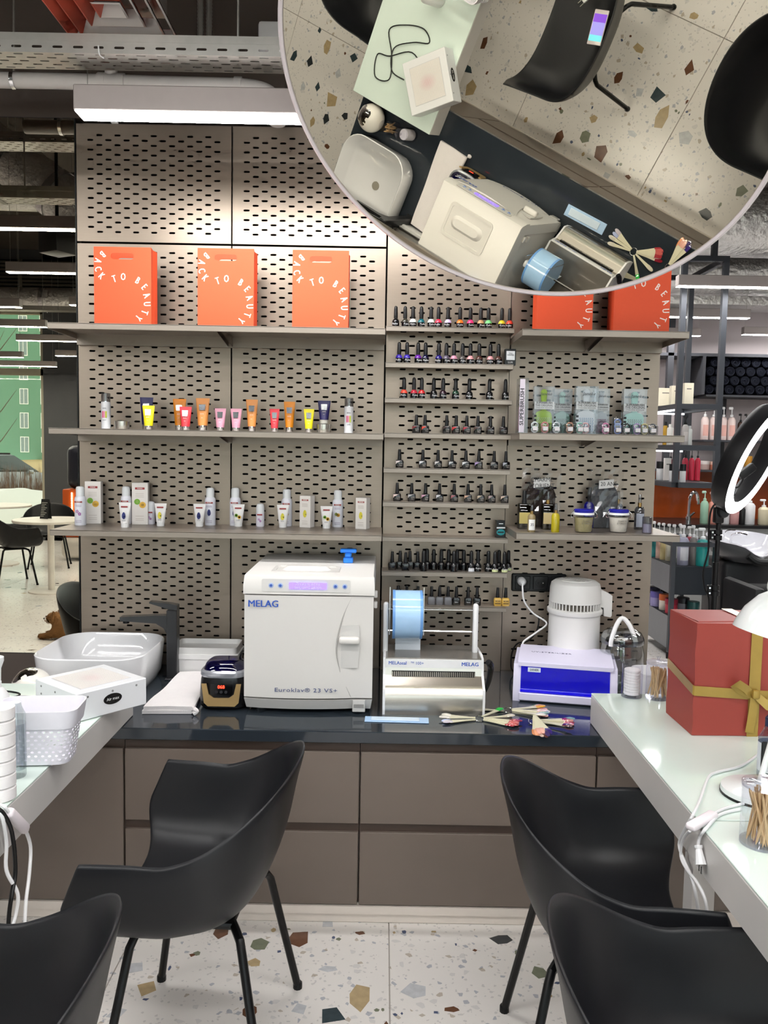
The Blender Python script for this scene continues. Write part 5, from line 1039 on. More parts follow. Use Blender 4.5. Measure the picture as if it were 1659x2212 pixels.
# ================================================================ right shelves: hairbrush packs and hair ties
m_pk = clear('pack_clear', '#eceef0', .25, .05)
def brush_pack(label, px, ytop, ybot, wpx, Y_, col, bris, rz=0):
    q = W(px, ybot, Y=Y_); k = 1/SCALE(Y_); h = (ybot-ytop)*k; w_ = wpx*k/2; d = .03
    t = thing('brush_pack', label, 'hairbrush', (q.x, Y_, ZR[1]), rz, 'boxed hairbrushes')
    MB().bb((-w_, 0, .001), (w_, d, h)).build('clear_box', m_pk, t, False); mb_ = plastic(col, .4)
    MB().rings([[(x, z*.4+.012, hz) for x, z in rrect(2*a, .03, .006, 3)] for a, hz in ((w_*.6, .008), (w_*.82, .02), (w_*.84, h*.38), (w_*.7, h*.46), (w_*.25, h*.5), (w_*.22, h*.62), (w_*.3, h*.8), (w_*.3, h*.9), (w_*.14, h*.94))], True, True).build('brush_body', mb_, t, True, 60)
    bb_ = MB()
    for i in range(7):
        for j in range(9): bb_.box((-w_*.55+w_*1.1*i/6+(.002 if j % 2 else 0), .003, .014+(h*.36-.018)*j/8), (.0026, .004, .0026))
    o = bb_.build('bristles', plastic(bris), t, False); o['kind'] = 'stuff'
    MB().bb((-w_*.95, -.0006, h*.52), (w_*.97, 0, h*.68)).build('label_card', clear('label_white', '#eef0f2', .1, .3, .98) if 0 else plastic('#cfd2d3'), t, False)
    s_ = w_/.04
    text('SUPERBRUSH', .0118*s_, inked('#23262a'), t, TF(0, -.001, h*.655), .92, .015); text('THE ORIGINAL', .0112*s_, inked('#3c4046'), t, TF(0, -.001, h*.60), .92); text('ITALIAN DESIGN', .0068*s_, inked('#60646a'), t, TF(0, -.001, h*.55), 1, track=1.25)
    text('Janeke', .016*s_, inked('#3a3e44'), t, TF(w_*.15, -.001, h*.84), 1.05, 0, shear=.35)
    for i in range(4): MB().bb((-w_*.95, -.0008, h*(.10+.085*i)), (-w_*.72, -.0002, h*(.10+.085*i)+.008)).build('icon', inked('#1f2226'), t, False)
    return t
brush_pack('boxed lime green hairbrush, second pack from the left', 1174, 824, 926, 44, -.13, '#a9d018', '#dfe6c0'); brush_pack('boxed mint hairbrush between the lime and blue ones', 1214, 826, 924, 40, -.06, '#9fc9b8', '#4a4c4a'); brush_pack('boxed blue hairbrush with white handle', 1266, 824, 928, 48, -.14, '#d7dadd', '#2c6fa8'); brush_pack('boxed magenta hairbrush behind the blue one', 1298, 826, 926, 34, -.07, '#b3b6ba', '#a8266a'); brush_pack('boxed mint hairbrush standing apart at the right', 1370, 828, 928, 50, -.12, '#8fd0bc', '#3c4644')
q = W(1128, 930, Y=-.2); t = thing('brush_pack', 'boxed hairbrush turned sideways with vertical lettering', 'hairbrush', (q.x, -.2, ZR[1]), 0, 'boxed hairbrushes'); h = 118/SCALE(-.2)
MB().bb((-.014, 0, .001), (.02, .07, h)).build('clear_box', m_pk, t, False); MB().rbb((-.008, .01, .01), (.01, .055, h*.5), .006, 2).build('brush_body', plastic('#c06aa0', .4), t); MB().rbb((-.006, .02, h*.5), (.006, .04, h*.93), .005, 2).build('handle', plastic('#2e3350', .4), t)
MB().bb((-.013, -.0006, .004), (.006, 0, h-.004)).build('label_card', plastic('#cfc6d2'), t, False)
text('SUPERBRUSH', .021, inked('#23202a'), t, TF(-.0035, -.001, h*.48, R90), 1.12, .015)
TIES = [(1156, 'white', '#dfe6e4'), (1178, 'coral', '#e08a8c'), (1203, 'clear white', '#d6dee0'), (1232, 'copper', '#b98a72'), (1254, 'mint', '#8fc7b4'), (1266, 'blush', '#e3b3b6'), (1310, 'pink', '#cf7fa6'), (1336, 'blue', '#7f92cf'), (1355, 'black', '#2a2c30'), (1378, 'violet', '#9f86b8'), (1394, 'gold', '#c9bd86'), (1412, 'striped grey', '#4a4c54')]
for i, (px, cn, c) in enumerate(TIES):
    Y_ = -.2; q = W(px, 935, Y=Y_); tall = 1.7 if cn == 'blue' else 1.0
    t = thing('hair_tie_box', 'small clear cube of %s spiral hair ties, %s from left on the brush shelf' % (cn, ORD[i]), 'hair ties', (q.x, Y_, ZR[1]), 0, 'clear cubes of hair ties')
    MB().rbb((-.018, 0, .0005), (.018, .034, .04*tall), .004, 2).build('clear_cube', m_pk, t)
    for j in range(2 if tall == 1 else 3):
        cz_ = .012+.016*j; MB().tube([(.011*math.cos(6.283*k/24)*(1+.12*(k % 2)), .012+.006*j*.3, cz_+.008+.010*math.sin(6.283*k/24)*(1+.12*(k % 2))-.004) for k in range(24)], .0026, 6, 0, True).build('spiral_tie', plastic(c, .3), t)
    MB().bb((-.009, -.0006, .012), (.009, 0, .026)).build('sticker', plastic('#d8d4d6'), t, False)
# lower right shelf
def on3(px, py): return W(px, py, Z=ZR[2])
def sq_bottle(label, px, ytop, ybot, wpx, liq, cap, lab, roundb=False, txt=None, name='oil_bottle', dim=None):
    q = on3(px, ybot); k = 1/SCALE(q.y); h = (ybot-ytop)*k; w_ = wpx*k
    t = thing(name, label, 'bottle', (q.x, q.y+w_/2, ZR[2])); bz = h*.66
    if roundb: MB().lathe([(w_*.47, 0), (w_*.5, .003), (w_*.5, bz*.86), (w_*.36, bz*.97), (w_*.2, bz)], n=24).build('body', liq, t)
    else: MB().rings([[(x, y, z) for x, y in rrect(w_*s, w_*s, w_*.08, 2)] for z, s in ((0, .97), (.002, 1), (bz*.96, 1), (bz, .9))]).build('body', liq, t)
    MB().lathe([(w_*.2, bz), (w_*.2, bz+h*.1)], n=18).build('neck_collar', mat('gold_collar', '#b08f58', .25, .9) if cap != 'black' else plastic('#141416'), t)
    MB().lathe([(w_*.17, bz+h*.1), (w_*.17, h*.97), (w_*.14, h)], n=18).build('spray_cap', plastic('#141416') if cap == 'black' else clear('cap_clear', '#dfe0e2', .3), t)
    if lab:
        if roundb: MB().rings([[(w_*.505*math.sin(a), -w_*.505*math.cos(a), z) for a in [-.9+1.8*i/8 for i in range(9)]] for z in (bz*.12, bz*.7)], False, False, closed=False).build('label', plastic(lab), t)
        else: MB().bb((-w_*.46, -w_*.505, bz*.22), (w_*.46, -w_*.5, bz*.66)).build('label', plastic(lab), t, False)
    if txt: text(txt, w_*.5, inked('#33343a'), t, TF(0, -w_*.52, bz*.42), .95)
    return t
m_oil = clear('oil_amber', '#8f8440', .25, .04, .8); m_oil2 = mat('oil_yellow', '#c9b81c', .15, trans=.3, coat=.4); m_blueg = mat('cobalt_glass', '#10127a', .08, coat=.6); m_navyg = mat('navy_glass', '#0e0f2a', .08, coat=.6); m_wat = clear('mist_clear', '#b9bec8', .3, .04, .85)
sq_bottle('tall square amber oil bottle at the left end, black cap', 1133, 1060, 1143, 26, m_oil, 'black', '#b8a763', name='oil_bottle')
sq_bottle('small oil bottle with white label reading 35', 1149, 1090, 1150, 17, plastic('#8a7a5a', .15), 'gold', '#e6e6e4', True, '35')
sq_bottle('tall square amber oil bottle beside the brown mitt', 1184, 1060, 1144, 24, m_oil, 'gold', '#c9b483')
sq_bottle('small bright yellow oil bottle with gold collar', 1201, 1087, 1150, 18, m_oil2, 'gold', None, True)
sq_bottle('cobalt blue bottle with black pump behind the green jar', 1274, 1053, 1141, 24, m_blueg, 'black', None, True)
sq_bottle('dark navy bottle with gold collar behind the cream jar', 1336, 1060, 1141, 23, m_navyg, 'gold', None, True)
sq_bottle('clear mist bottle with gold collar near the shelf end', 1383, 1068, 1145, 21, m_wat, 'gold', '#a9aebc', True)
q = on3(1397, 1152); t = thing('mini_bottle', 'mini frosted bottle at the front right shelf end', 'bottle', (q.x, q.y, ZR[2]))
MB().lathe([(.017, 0), (.0175, .003), (.0175, .038)], n=22).build('body', clear('frost', '#d8d6e4', .3, .25, .8), t); MB().lathe([(.0175, .038), (.0175, .06), (.016, .062)], n=22).build('cap', clear('frostcap', '#c6c8d2', .3, .2, .8), t); MB().lathe([(.0145, .003), (.0145, .035)], n=20).build('contents', plastic('#d9d8e2'), t)
def clip_jar(label, px, ytop, ybot, c):
    q = on3(px, ybot); t = thing('clip_jar', label, 'jar', (q.x, q.y+.036, ZR[2]))
    MB().lathe([(.028, 0), (.031, .004), (.036, .06), (.036, .066)], n=32, cap1=False).build('glass', m_acr, t); MB().lathe([(.027, .003), (.0295, .006), (.0342, .056)], n=32).build('contents', mat('cream_'+c.strip('#'), c, .7, var=.15, vscale=150), t)
    MB().lathe([(.038, .066), (.038, .072), (.037, .074)], n=32).build('glass_rim', m_white, t); MB().lathe([(.035, .074), (.037, .077), (.037, .084), (.033, .087)], n=32).build('lid', mat('lid_blue', '#1c1f96', .25), t)
    for s in (-1, 1): MB().tube([(s*.036, -.006, .08), (s*.046, -.006, .07), (s*.048, -.004, .058), (s*.038, -.004, .056), (s*.04, .006, .07), (s*.037, .006, .08)], .0013, 6, 3).build('wire_clip', m_chrome, t)
    text('CHARME\nD’ORIENT', .0085, inked('#6f6a62'), t, TF(.004, -.0366, .04), 1, 0); return t
clip_jar('wire-clip jar with greenish scrub and blue lid', 1265, 1101, 1152, '#a39a6c'); clip_jar('wire-clip jar with cream paste and blue lid', 1341, 1101, 1152, '#e2dcca')
def mitt(label, px, ytop, ybot, wpx, c, txt, Y_=-.06):
    q = W(px, ybot, Y=Y_); k = 1/SCALE(Y_); h = (ybot-ytop)*k; w_ = wpx*k/2; t = thing('wrapped_mitt', label, 'mitt', (q.x, Y_, ZR[2]))
    cloth = MB(); cloth.rings([[(x, y, z) for x, y in rrect(2*a, .018, .008, 3)] for a, z in ((w_*.7, .002), (w_*.75, h*.3), (w_*.78, h*.55), (w_*.62, h*.68), (w_*.3, h*.74))]); cloth.build('cloth', mat('mitt_'+c.strip('#'), c, .95, bump=.5, bscale=120), t, True, 70)
    film = MB(); rd = random.Random(int(px)); G = [[(-w_+2*w_*i/9, -.014+rd.uniform(-.005, .004), h*j/11) for i in range(10)] for j in range(12)]; film.rings(G, False, False, closed=False)
    film.build('clear_wrap', clear('wrap_film', '#f4f4f4', .12, .08, .97), t, False)
    MB().add([(-w_*.42, -.021, h*.66), (w_*.42, -.021, h*.69), (w_*.42, -.021, h*.83), (-w_*.42, -.021, h*.80)], [(0, 1, 2, 3)]).build('label_card', plastic('#c9c8c6'), t, False)
    text(txt, w_*.32, inked('#3a3a3c'), t, TF(0, -.0216, h*.745, .03), .9); return t
mitt('wrapped brown exfoliating mitt behind the amber bottles', 1165, 1014, 1143, 84, '#2e2420', 'CHARME\nD’ORIENT'); mitt('wrapped grey mitt between the two jars, card reads 20 ANS', 1303, 1014, 1143, 76, '#55575b', '∴ 20 ANS')
# ================================================================ services above the wall
m_galv = mat('galvanised', '#b6b4ae', .35, .8, var=.12, vscale=25)
def slot_sheet(u0, u1, rows, row, pitch, sw, sh, T, th=.0015):
    b = MB()
    for z, off in rows:
        n = int((u1-u0-off)/pitch); cs = [u0+off+pitch*(i+.5) for i in range(n)]; ed = [u0]+[(cs[i]+cs[i+1])/2 for i in range(n-1)]+[u1]
        for i, c in enumerate(cs):
            st = stad(c, z, sw, sh); a, e = ed[i], ed[i+1]; lo, hi = z-row/2, z+row/2; o = 4
            b.add([(a, lo, 0), (e, lo, 0), (e, hi, 0), (a, hi, 0)]+[(p, q, 0) for p, q in st], [(0, 1, o, o+7), (2, 3, o+4, o+3), (1, 2, o+3, o+2, o+1, o), (3, 0, o+7, o+6, o+5, o+4)], T)
    return b
def cable_tray(label, x0, x1, Y_, z, wd=.11, hg=.055, group='perforated cable trays'):
    t = thing('cable_tray', label, 'cable tray', ((x0+x1)/2, Y_, z), 0, group); L = (x1-x0)/2
    rw = wd/5; slot_sheet(-L, L, [(-wd/2+rw*(i+.5), .03*(i % 2)) for i in range(5)], rw, .06, .028, .007, Matrix.Identity(4)).build('tray_bottom', m_galv, t, False)
    for s in (-1, 1):
        slot_sheet(-L, L, [(hg*.3, 0)], hg*.6, .06, .03, .007, Matrix.Translation((0, s*wd/2, 0)) @ Matrix.Rotation(R90, 4, 'X')).build('tray_side', m_galv, t, False)
        MB().bb((-L, s*wd/2-.001, hg*.6), (L, s*wd/2+.001, hg)).build('side_rim', m_galv, t, False)
    for x in (-L*.62, .15, L*.7): MB().bb((x-.012, -wd/2-.003, -.002), (x+.012, wd/2+.003, hg*.9)).build('joint_strap', mat('strap', '#8d8b86', .4, .8), t, False) if x < 0 else None
    for x in (-L*.5, L*.8): MB().cyl((x, 0, .0), (x, 0, 4.4-z), .004, n=6).build('hanger_rod', m_galv, t)
    for k, x in enumerate((-.28, -.02, .06, .38)): MB().tube([(x, -wd/2-.003, .02), (x+.004, -wd/2-.006, -.006), (x+.008, -wd/2+.02, -.004)], .002, 5, 3).build('cable_tie', m_white if k % 2 else m_black, t)
    return t
zt0 = W(300, 117, Y=-.78).z
cable_tray('galvanised perforated cable tray running above the suspended light', -2.2, -.26, -.725, zt0)
pw = W(300, 180, Y=-.22); pp_ = thing('drain_pipe', 'white plastic drain pipe along the brown wall above the light', 'pipe', pw); m_pvc = mat('pvc_white', '#cfcac6', .4)
def rp(x, y): return W(x, y, Y=-.22)-pw
MB().tube([rp(-60, 172), rp(120, 175), rp(330, 181), rp(500, 186)], .027, 18).build('pipe_run', m_pvc, pp_)
MB().tube([rp(500, 186), rp(530, 188), rp(560, 193), rp(585, 205), rp(598, 228), rp(600, 270)], .0275, 18, 5).build('bend', m_pvc, pp_)
for x, y in ((222, 178), (263, 180), (515, 187)): MB().tube([rp(x-8, y-.3), rp(x+8, y+.3)], .0325, 18).build('socket_ring', m_pvc, pp_)
MB().tube([rp(212, 178), rp(262, 180)], .031, 18).build('tee', m_pvc, pp_); MB().tube([rp(240, 172), rp(240, 150)], .022, 14).build('branch_stub', m_pvc, pp_)
MB().tube([rp(26, 174), rp(34, 174)], .0305, 18).build('pipe_clamp', m_chrome, pp_); MB().tube([rp(30, 165), rp(30, -60)], .004, 6).build('clamp_rod', m_galv, pp_)
# square air diffuser
yd = -.62; d0_ = W(160, 92, Y=yd); d1_ = W(390, 92, Y=yd); sd = (d1_.x-d0_.x)/2
df = thing('air_diffuser', 'square stepped air diffuser at the top left, tinted red', 'air vent', ((d0_.x+d1_.x)/2, yd-sd, d0_.z)); m_df = mat('diffuser_white', '#d2cbc8', .3, .2); m_dfr = mat('diffuser_red', '#cf5a45', .4)
def sq(s, z): return [(-s, -s, z), (s, -s, z), (s, s, z), (-s, s, z)]
for k, (a, b_, z0, z1) in enumerate(((1, .86, 0, .03), (.78, .62, .005, .045), (.5, .36, .01, .05), (.26, .12, .015, .055))):
    rr4 = [sq(sd*a, z0), sq(sd*(a-.03), z0-.002), sq(sd*b_, z1), sq(sd*(b_+.02), z1+.004), sq(sd*a, z0+.004)]
    for nm_, mm_, ids in (('louvre_ring', m_df, (0, 1, 2)), ('louvre_red_side', m_dfr, (3,))):
        q4 = MB()
        for i4 in ids: q4.rings([[r4[i4], r4[(i4+1) % 4]] for r4 in rr4], False, False, closed=False)
        q4.build(nm_, mm_, df, False)
    MB().rings([sq(sd*a*1.003, z0+.0042), sq(sd*(b_+.022), z1+.0045)], False, False).build('red_backing', m_dfr, df, False)
MB().bb((-sd*.8, -sd*.8, .06), (sd*.8, sd*.8, .2)).build('plenum', m_galv, df, False); MB().cyl((0, 0, .2), (0, 0, 4.4-d0_.z), .1, n=20).build('duct_neck', m_galv, df)
# flexible conduits and white wall box
for i, (px, lb) in enumerate(((433, 'left of two flexible metal conduits above the cable tray'), (452, 'right of two flexible metal conduits above the cable tray'))):
    a = W(px, 92, Y=-.1); t = thing('flexible_conduit', lb, 'conduit', a, 0, 'flexible metal conduits'); rs = []
    for k in range(160): z = k*.0065; rs.append([(.011*(1+.13*(k % 2))*math.cos(6.283*j/10), .011*(1+.13*(k % 2))*math.sin(6.283*j/10), z) for j in range(10)])
    MB().rings(rs).build('corrugated_tube', m_galv, t); MB().bb((-.016, .0, .3), (.016, .1, .32)).build('saddle', m_galv, t, False)
e0 = W(586, 120, Y=-.06); t = thing('emergency_light', 'white wall box with two round sensors beside the round mirror', 'wall box', (e0.x, 0, e0.z))
hE = W(586, 55, Y=-.06).z-e0.z; MB().rbb((-.045, -.1, 0), (.06, 0, hE), .012, 2).build('case', m_white, t)
for x in (-.015, .02): MB().lathe([(.012, 0), (.012, .004), (.008, .006)], n=16, T=Matrix.Translation((x, -.099, .02)) @ Matrix.Rotation(R90, 4, 'X')).build('sensor', mat('sensor_pale', '#c9c4c2', .3), t)
c0 = W(247, 268, Y=-.01); t = thing('panel_clip', 'tiny pale fixing clip on top of the left panel', 'clip', (c0.x, -.012, 2.7528)); MB().bb((-.013, 0, 0), (.013, .012, .012)).build('plate', m_white, t, False); MB().bb((-.004, -.001, .003), (.004, .0, .008)).build('hole', m_dark, t, False)
# ================================================================ ring light behind the gift box
q = W(1545, 1250, Y=.2); rl = thing('ring_light', 'black ring light on a tripod stand behind the gift box', 'ring light', (q.x, .2, 0))
zp = W(1552, 1118, Y=.2).z
MB().cyl((0, 0, .35), (0, 0, W(1545, 1215, Y=.2).z), .013, n=14).build('pole', m_black, rl); MB().cyl((0, 0, .9), (.003, 0, zp), .010, n=14).build('upper_pole', m_black, rl)
for y in (1155, 1275):
    z = W(1545, y, Y=.2).z; c = MB(); c.lathe([(.019, z-.022), (.019, z-.003)], n=16); c.lathe([(.019, z+.003), (.019, z+.022)], n=16); c.build('clamp_ring', m_black, rl)
    MB().rbb((-.034, -.01, z-.022), (-.016, .01, z+.022), .003, 1).build('clamp_lug', m_black, rl)
    for s in (-.011, .011): MB().lathe([(.004, 0), (.004, .002)], n=10, T=Matrix.Translation((-.025, -.0101, z+s)) @ Matrix.Rotation(R90, 4, 'X')).build('clamp_bolt', m_chrome, rl)
for k in range(3):
    a = .4+k*2.094; MB().tube([(0, 0, .36), (.1*math.cos(a), .1*math.sin(a), .25), (.32*math.cos(a), .32*math.sin(a), .012)], .008, 8).build('tripod_leg', m_black, rl)
z2_ = W(1555, 1105, Y=.2).z
MB().lathe([(.02, -.018), (.026, -.012), (.026, .012), (.02, .018)], n=14, T=Matrix.Translation((.012, -.012, z2_)) @ Matrix.Rotation(R90, 4, 'X')).build('tilt_knob', m_black, rl)
MB().rbb((-.02, -.018, z2_-.05), (.02, .018, z2_+.02), .008, 2).build('tilt_joint', m_black, rl)
rc = W(1636, 998, Y=.15)-Vector(rl.location)
vd = (W(1636, 998, Y=0)-CAM).normalized(); r_v = (cr-vd*cr.dot(vd)).normalized(); u_v = r_v.cross(vd); d1 = (r_v*.42+u_v*.9).normalized(); nrm = (r_v*.90-u_v*.42).normalized()*.93-vd*.24; nrm = (nrm-d1*nrm.dot(d1)).normalized(); d2 = nrm.cross(d1)
TRl = Matrix((d1, d2, nrm)).transposed().to_4x4(); TRl.translation = rc
Ro, Ri = .24, .186
ribs = [(Ri, .0), (Ri, -.05), (Ri+.006, -.062)]+[(Ri+.01+(Ro-Ri-.02)*k/12, -.07-(.003 if k % 2 else 0)) for k in range(13)]+[(Ro-.006, -.062), (Ro, -.05), (Ro, .0)]
MB().lathe(ribs, n=64, cap0=False, cap1=False, T=TRl).build('ring_housing', plastic('#1d1d20', .45), rl)
MB().lathe([(Ri+.001, -.001), (Ri+.004, .006), (Ro-.004, .006), (Ro-.001, -.001)], n=64, cap0=False, cap1=False, T=TRl).build('ring_diffuser', mat('ring_led', '#ffffff', .5, emit=(1, 1, 1, 1), es=5), rl)
gp = W(1570, 1072, Y=.15)-Vector(rl.location)
MB().rbox((0, 0, 0), (.05, .03, .11), .008, 2, Matrix.Translation(gp) @ Matrix.Rotation(.42, 4, 'Y')).build('control_box', mat('control_grey', '#6f7073', .4), rl)
for s in (-.02, .015): MB().lathe([(.007, 0), (.007, .01)], n=12, T=Matrix.Translation(gp) @ Matrix.Rotation(.42, 4, 'Y') @ Matrix.Translation((.012, -.015, s)) @ Matrix.Rotation(R90, 4, 'X')).build('dial', m_black, rl)
p_ = W(1613, 1018, Y=.15)-Vector(rl.location); MB().rbox((0, 0, 0), (.035, .03, .075), .006, 2, Matrix.Translation(p_) @ Matrix.Rotation(.9, 4, 'Y')).build('phone_clamp', m_black, rl)
MB().tube([p_, (p_+gp)/2+Vector((.0, -.02, -.01)), gp+Vector((.02, 0, .04))], .004, 6, 4).build('gooseneck', m_black, rl)
MB().tube([gp+Vector((-.02, -.02, 0)), W(1537, 1100, Y=.16)-Vector(rl.location), W(1531, 1150, Y=.17)-Vector(rl.location), W(1530, 1190, Y=.17)-Vector(rl.location), W(1519, 1235, Y=.17)-Vector(rl.location), W(1522, 1270, Y=.17)-Vector(rl.location), W(1532, 1310, Y=.17)-Vector(rl.location), (-.02, 0, .5)], .004, 6, 5).build('cable', m_black, rl)
# ================================================================ hanging product rack
m_rack = mat('rack_steel_grey', '#3b3e44', .45, .4)
YR = 2.6; YRb = 3.25; XA = W(1469, 800, Y=YR).x; XB = W(1557, 800, Y=YR).x
rz = lambda y: W(1510, y, Y=YR).z
zrT, zr3, zr2_, zr1_ = rz(553), rz(873), rz(962), rz(1043)
rk = thing('product_rack', 'dark steel product rack hanging from the ceiling at right', 'shelving', (XA, YR, 0)); DX = XB-XA; DY = YRb-YR; e = .0185
for x, y in ((0, 0), (DX, 0), (0, DY), (DX, DY)): MB().bb((x-e, y-e, zr1_), (x+e, y+e, zrT)).build('post', m_rack, rk, False)
for x in (DX*.7,): MB().bb((x-e, -e, zrT), (x+e, e, 4.4)).build('ceiling_rod', m_rack, rk, False)
for z in (zrT, zr3, zr2_, zr1_):
    for y in (0, DY): MB().bb((e, y-e, z-e*2), (DX-e, y+e, z)).build('cross_rail', m_rack, rk, False)
    for x in (0, DX): MB().bb((x-e, e, z-e*2), (x+e, DY-e, z)).build('side_rail', m_rack, rk, False)
    if z != zrT: MB().bb((e, e, z-.008), (DX-e, DY-e, z-.002)).build('glass_shelf' if z != zr1_ else 'steel_shelf', clear('shelf_glass', '#c9d2d0', .3) if z != zr1_ else m_rack, rk, False)
m_strip = mat('led_strip', '#ffffff', .5, emit=(1, 1, 1, 1), es=3)
for z in (zr3, zr2_): 
    MB().bb((-e, e, z-e*2-.012), (-e+.012, DY-e, z-e*2-.001)).build('led_strip', m_strip, rk, False); MB().bb((e, DY-.03, z-e*2-.012), (DX-e, DY-.018, z-e*2-.001)).build('led_strip', m_strip, rk, False)
# generic salon products
def product(label, px, ytop, ybot, wpx, Y_, kind, body, cap='#151517', group=None, zb_=None, lab=None, cat='bottle'):
    k = 1/SCALE(Y_); q = W(px, ybot, Y=Y_); h = (ybot-ytop)*k; w_ = wpx*k; z = q.z if zb_ is None else zb_
    t = thing({'pump': 'pump_bottle', 'jar': 'cream_jar', 'box': 'product_box', 'plain': 'flip_bottle', 'spray': 'spray_bottle'}[kind], label, cat, (q.x, Y_, z+.0005), 0, group); mb_ = plastic(body, .3); mc = plastic(cap, .35); r = w_/2
    if kind in ('pump', 'spray'):
        b_ = h*.70; MB().lathe([(r*.95, 0), (r, .004), (r, b_*.86), (r*.7, b_*.97), (r*.35, b_)], n=18).build('body', mb_, t); MB().lathe([(r*.4, b_), (r*.4, b_+h*.06), (r*.14, b_+h*.08), (r*.14, h*.93)], n=12).build('pump_neck', mc, t)
        MB().rbb((-r*.8, -r*.22, h*.92), (r*.3, r*.22, h), h*.02, 1).build('pump_head', mc, t)
    elif kind == 'plain':
        MB().lathe([(r*.95, 0), (r, .004), (r, h*.78), (r*.8, h*.84)], n=18).build('body', mb_, t); MB().lathe([(r*.55, h*.84), (r*.55, h*.98), (r*.5, h)], n=14).build('cap', mc, t)
    elif kind == 'jar':
        MB().lathe([(r*.95, 0), (r, .003), (r, h*.62)], n=20).build('body', mb_, t); MB().lathe([(r*1.05, h*.62), (r*1.05, h*.96), (r, h)], n=20).build('lid', mc, t)
    else: MB().rbb((-r, -r*.6, 0), (r, r*.6, h), .001, 1).build('carton', mb_, t, False); MB().bb((-r*.5, -r*.6-.0006, h*.7), (r*.5, -r*.6, h*.75)).build('print_line', inked('#77736c'), t, False)
    if lab and kind != 'box': MB().rings([[(r*1.012*math.sin(a), -r*1.012*math.cos(a), z_) for a in [-.8+1.6*i/6 for i in range(7)]] for z_ in (h*.12, h*.45)], False, False, closed=False).build('label', plastic(lab), t)
    return t
GR = 'products on the hanging rack'
for px, a, b_, w_, Y_, lb in ((1434, 838, 876, 30, 2.95, 'left cream carton on the upper rack level'), (1459, 832, 873, 24, 2.8, 'second cream carton on the upper rack level, behind the post'), (1485, 828, 873, 20, 2.66, 'cream carton on the upper rack level right of the post')): product(lb, px, a, b_, w_, Y_, 'box', '#e4dcc6', group=GR, zb_=zr3, cat='box')
PR = [(1436, 905, 955, 9, 3.05, 'plain', '#c79a3a', '#151517', None, 'small amber bottle on the middle rack level'), (1447, 912, 957, 14, 2.95, 'plain', '#e6e2dc', '#e6e2dc', None, 'white rounded bottle left on the middle rack level'), (1459, 918, 958, 12, 2.8, 'plain', '#e8d2cc', '#2a2a2c', None, 'blush bottle behind the rack post'), (1479, 897, 960, 14, 2.68, 'pump', '#b7b2b0', '#151517', '#d4cdca', 'glass pump bottle with black head right of the rack post'), (1488, 918, 960, 12, 2.85, 'plain', '#e2e2e0', '#cfcfd0', None, 'white bottle behind the glass pump bottle')]
for px, a, b_, w_, Y_, kd, bc_, cc, lab, lb in PR: product(lb, px, a, b_, w_, Y_, kd, bc_, cc, GR, zr2_, lab)
PR = [(1425, 1000, 1040, 16, 3.05, 'jar', '#dedee0', '#161618', 'white black-lidded jar at the left of the lowest rack level'), (1440, 992, 1040, 14, 2.98, 'box', '#e2dbd6', '#161618', 'pale upright carton on the lowest rack level'), (1453, 1004, 1042, 16, 2.75, 'jar', '#e4e4e6', '#161618', 'white black-lidded jar left of the rack post'), (1474, 1004, 1043, 13, 2.66, 'jar', '#e8e8ea', '#161618', 'white black-lidded jar right of the rack post'), (1447, 975, 1040, 12, 3.15, 'pump', '#8c4a52', '#151517', 'wine red spray bottle at the back of the lowest rack level')]
for px, a, b_, w_, Y_, kd, bc_, cc, lb in PR: product(lb, px, a, b_, w_, Y_, kd, bc_, cc, GR, zr1_, cat='box' if kd == 'box' else 'bottle')
for i, px in enumerate((1478, 1492, 1505)): product('red pump bottle, %s of three on the lowest rack level' % ORD[i], px, 972, 1041, 12, 3.12, 'pump', '#c9304a', '#222224', 'red pump bottles on the rack', zr1_)
# ================================================================ trolley with bottles
YT = 2.75; YTb = 3.4; TX0 = W(1452, 1250, Y=YT).x; TX1 = W(1543, 1250, Y=YT).x
tr = thing('salon_trolley', 'dark metal salon trolley with two trays at right', 'trolley', (TX0, YT, 0)); m_tr = mat('trolley_dark', '#3d4046', .45, .3); m_trp = mat('trolley_panel', '#7c7f83', .4, .3); dX = TX1-TX0; dY = YTb-YT; tz = lambda y: W(1500, y, Y=YT).z
zA, zB0, zB1, zC0 = tz(1172), tz(1225), tz(1285), tz(1335); e = .016
for x in (0, dX):
    for y in (0, dY): MB().bb((x-e, y-e, .05), (x+e, y+e, zA)).build('post', m_tr, tr, False); MB().lathe([(.0, .0), (.02, .004), (.02, .046), (0, .05)], (x, y, 0), 12).build('castor', m_black, tr)
for y in (0, dY): MB().bb((e, y-e, zA-.03), (dX-e, y+e, zA)).build('top_rail', m_tr, tr, False)
for x in (0, dX): MB().bb((x-e, e, zA-.03), (x+e, dY-e, zA)).build('top_rail', m_tr, tr, False)
for zt, zb2, nm in ((zB0, zB1, 'upper_tray'), (zC0, zC0-.24, 'lower_tray')):
    MB().bb((e, e, zt-.006), (dX-e, dY-e, zt)).build(nm, m_tr, tr, False)
    MB().bb((e, -.004, zb2), (dX-e, .004, zt)).build('front_panel', mat('trolley_navy', '#20252c', .4, .3), tr, False); MB().bb((e, dY-.004, zb2), (dX-e, dY+.004, zt)).build('back_panel', m_trp, tr, False)
    for x in (0, dX): MB().bb((x-.004, e, zb2), (x+.004, dY-e, zt)).build('side_panel', m_trp, tr, False)
GT = 'pump bottles on the trolley'
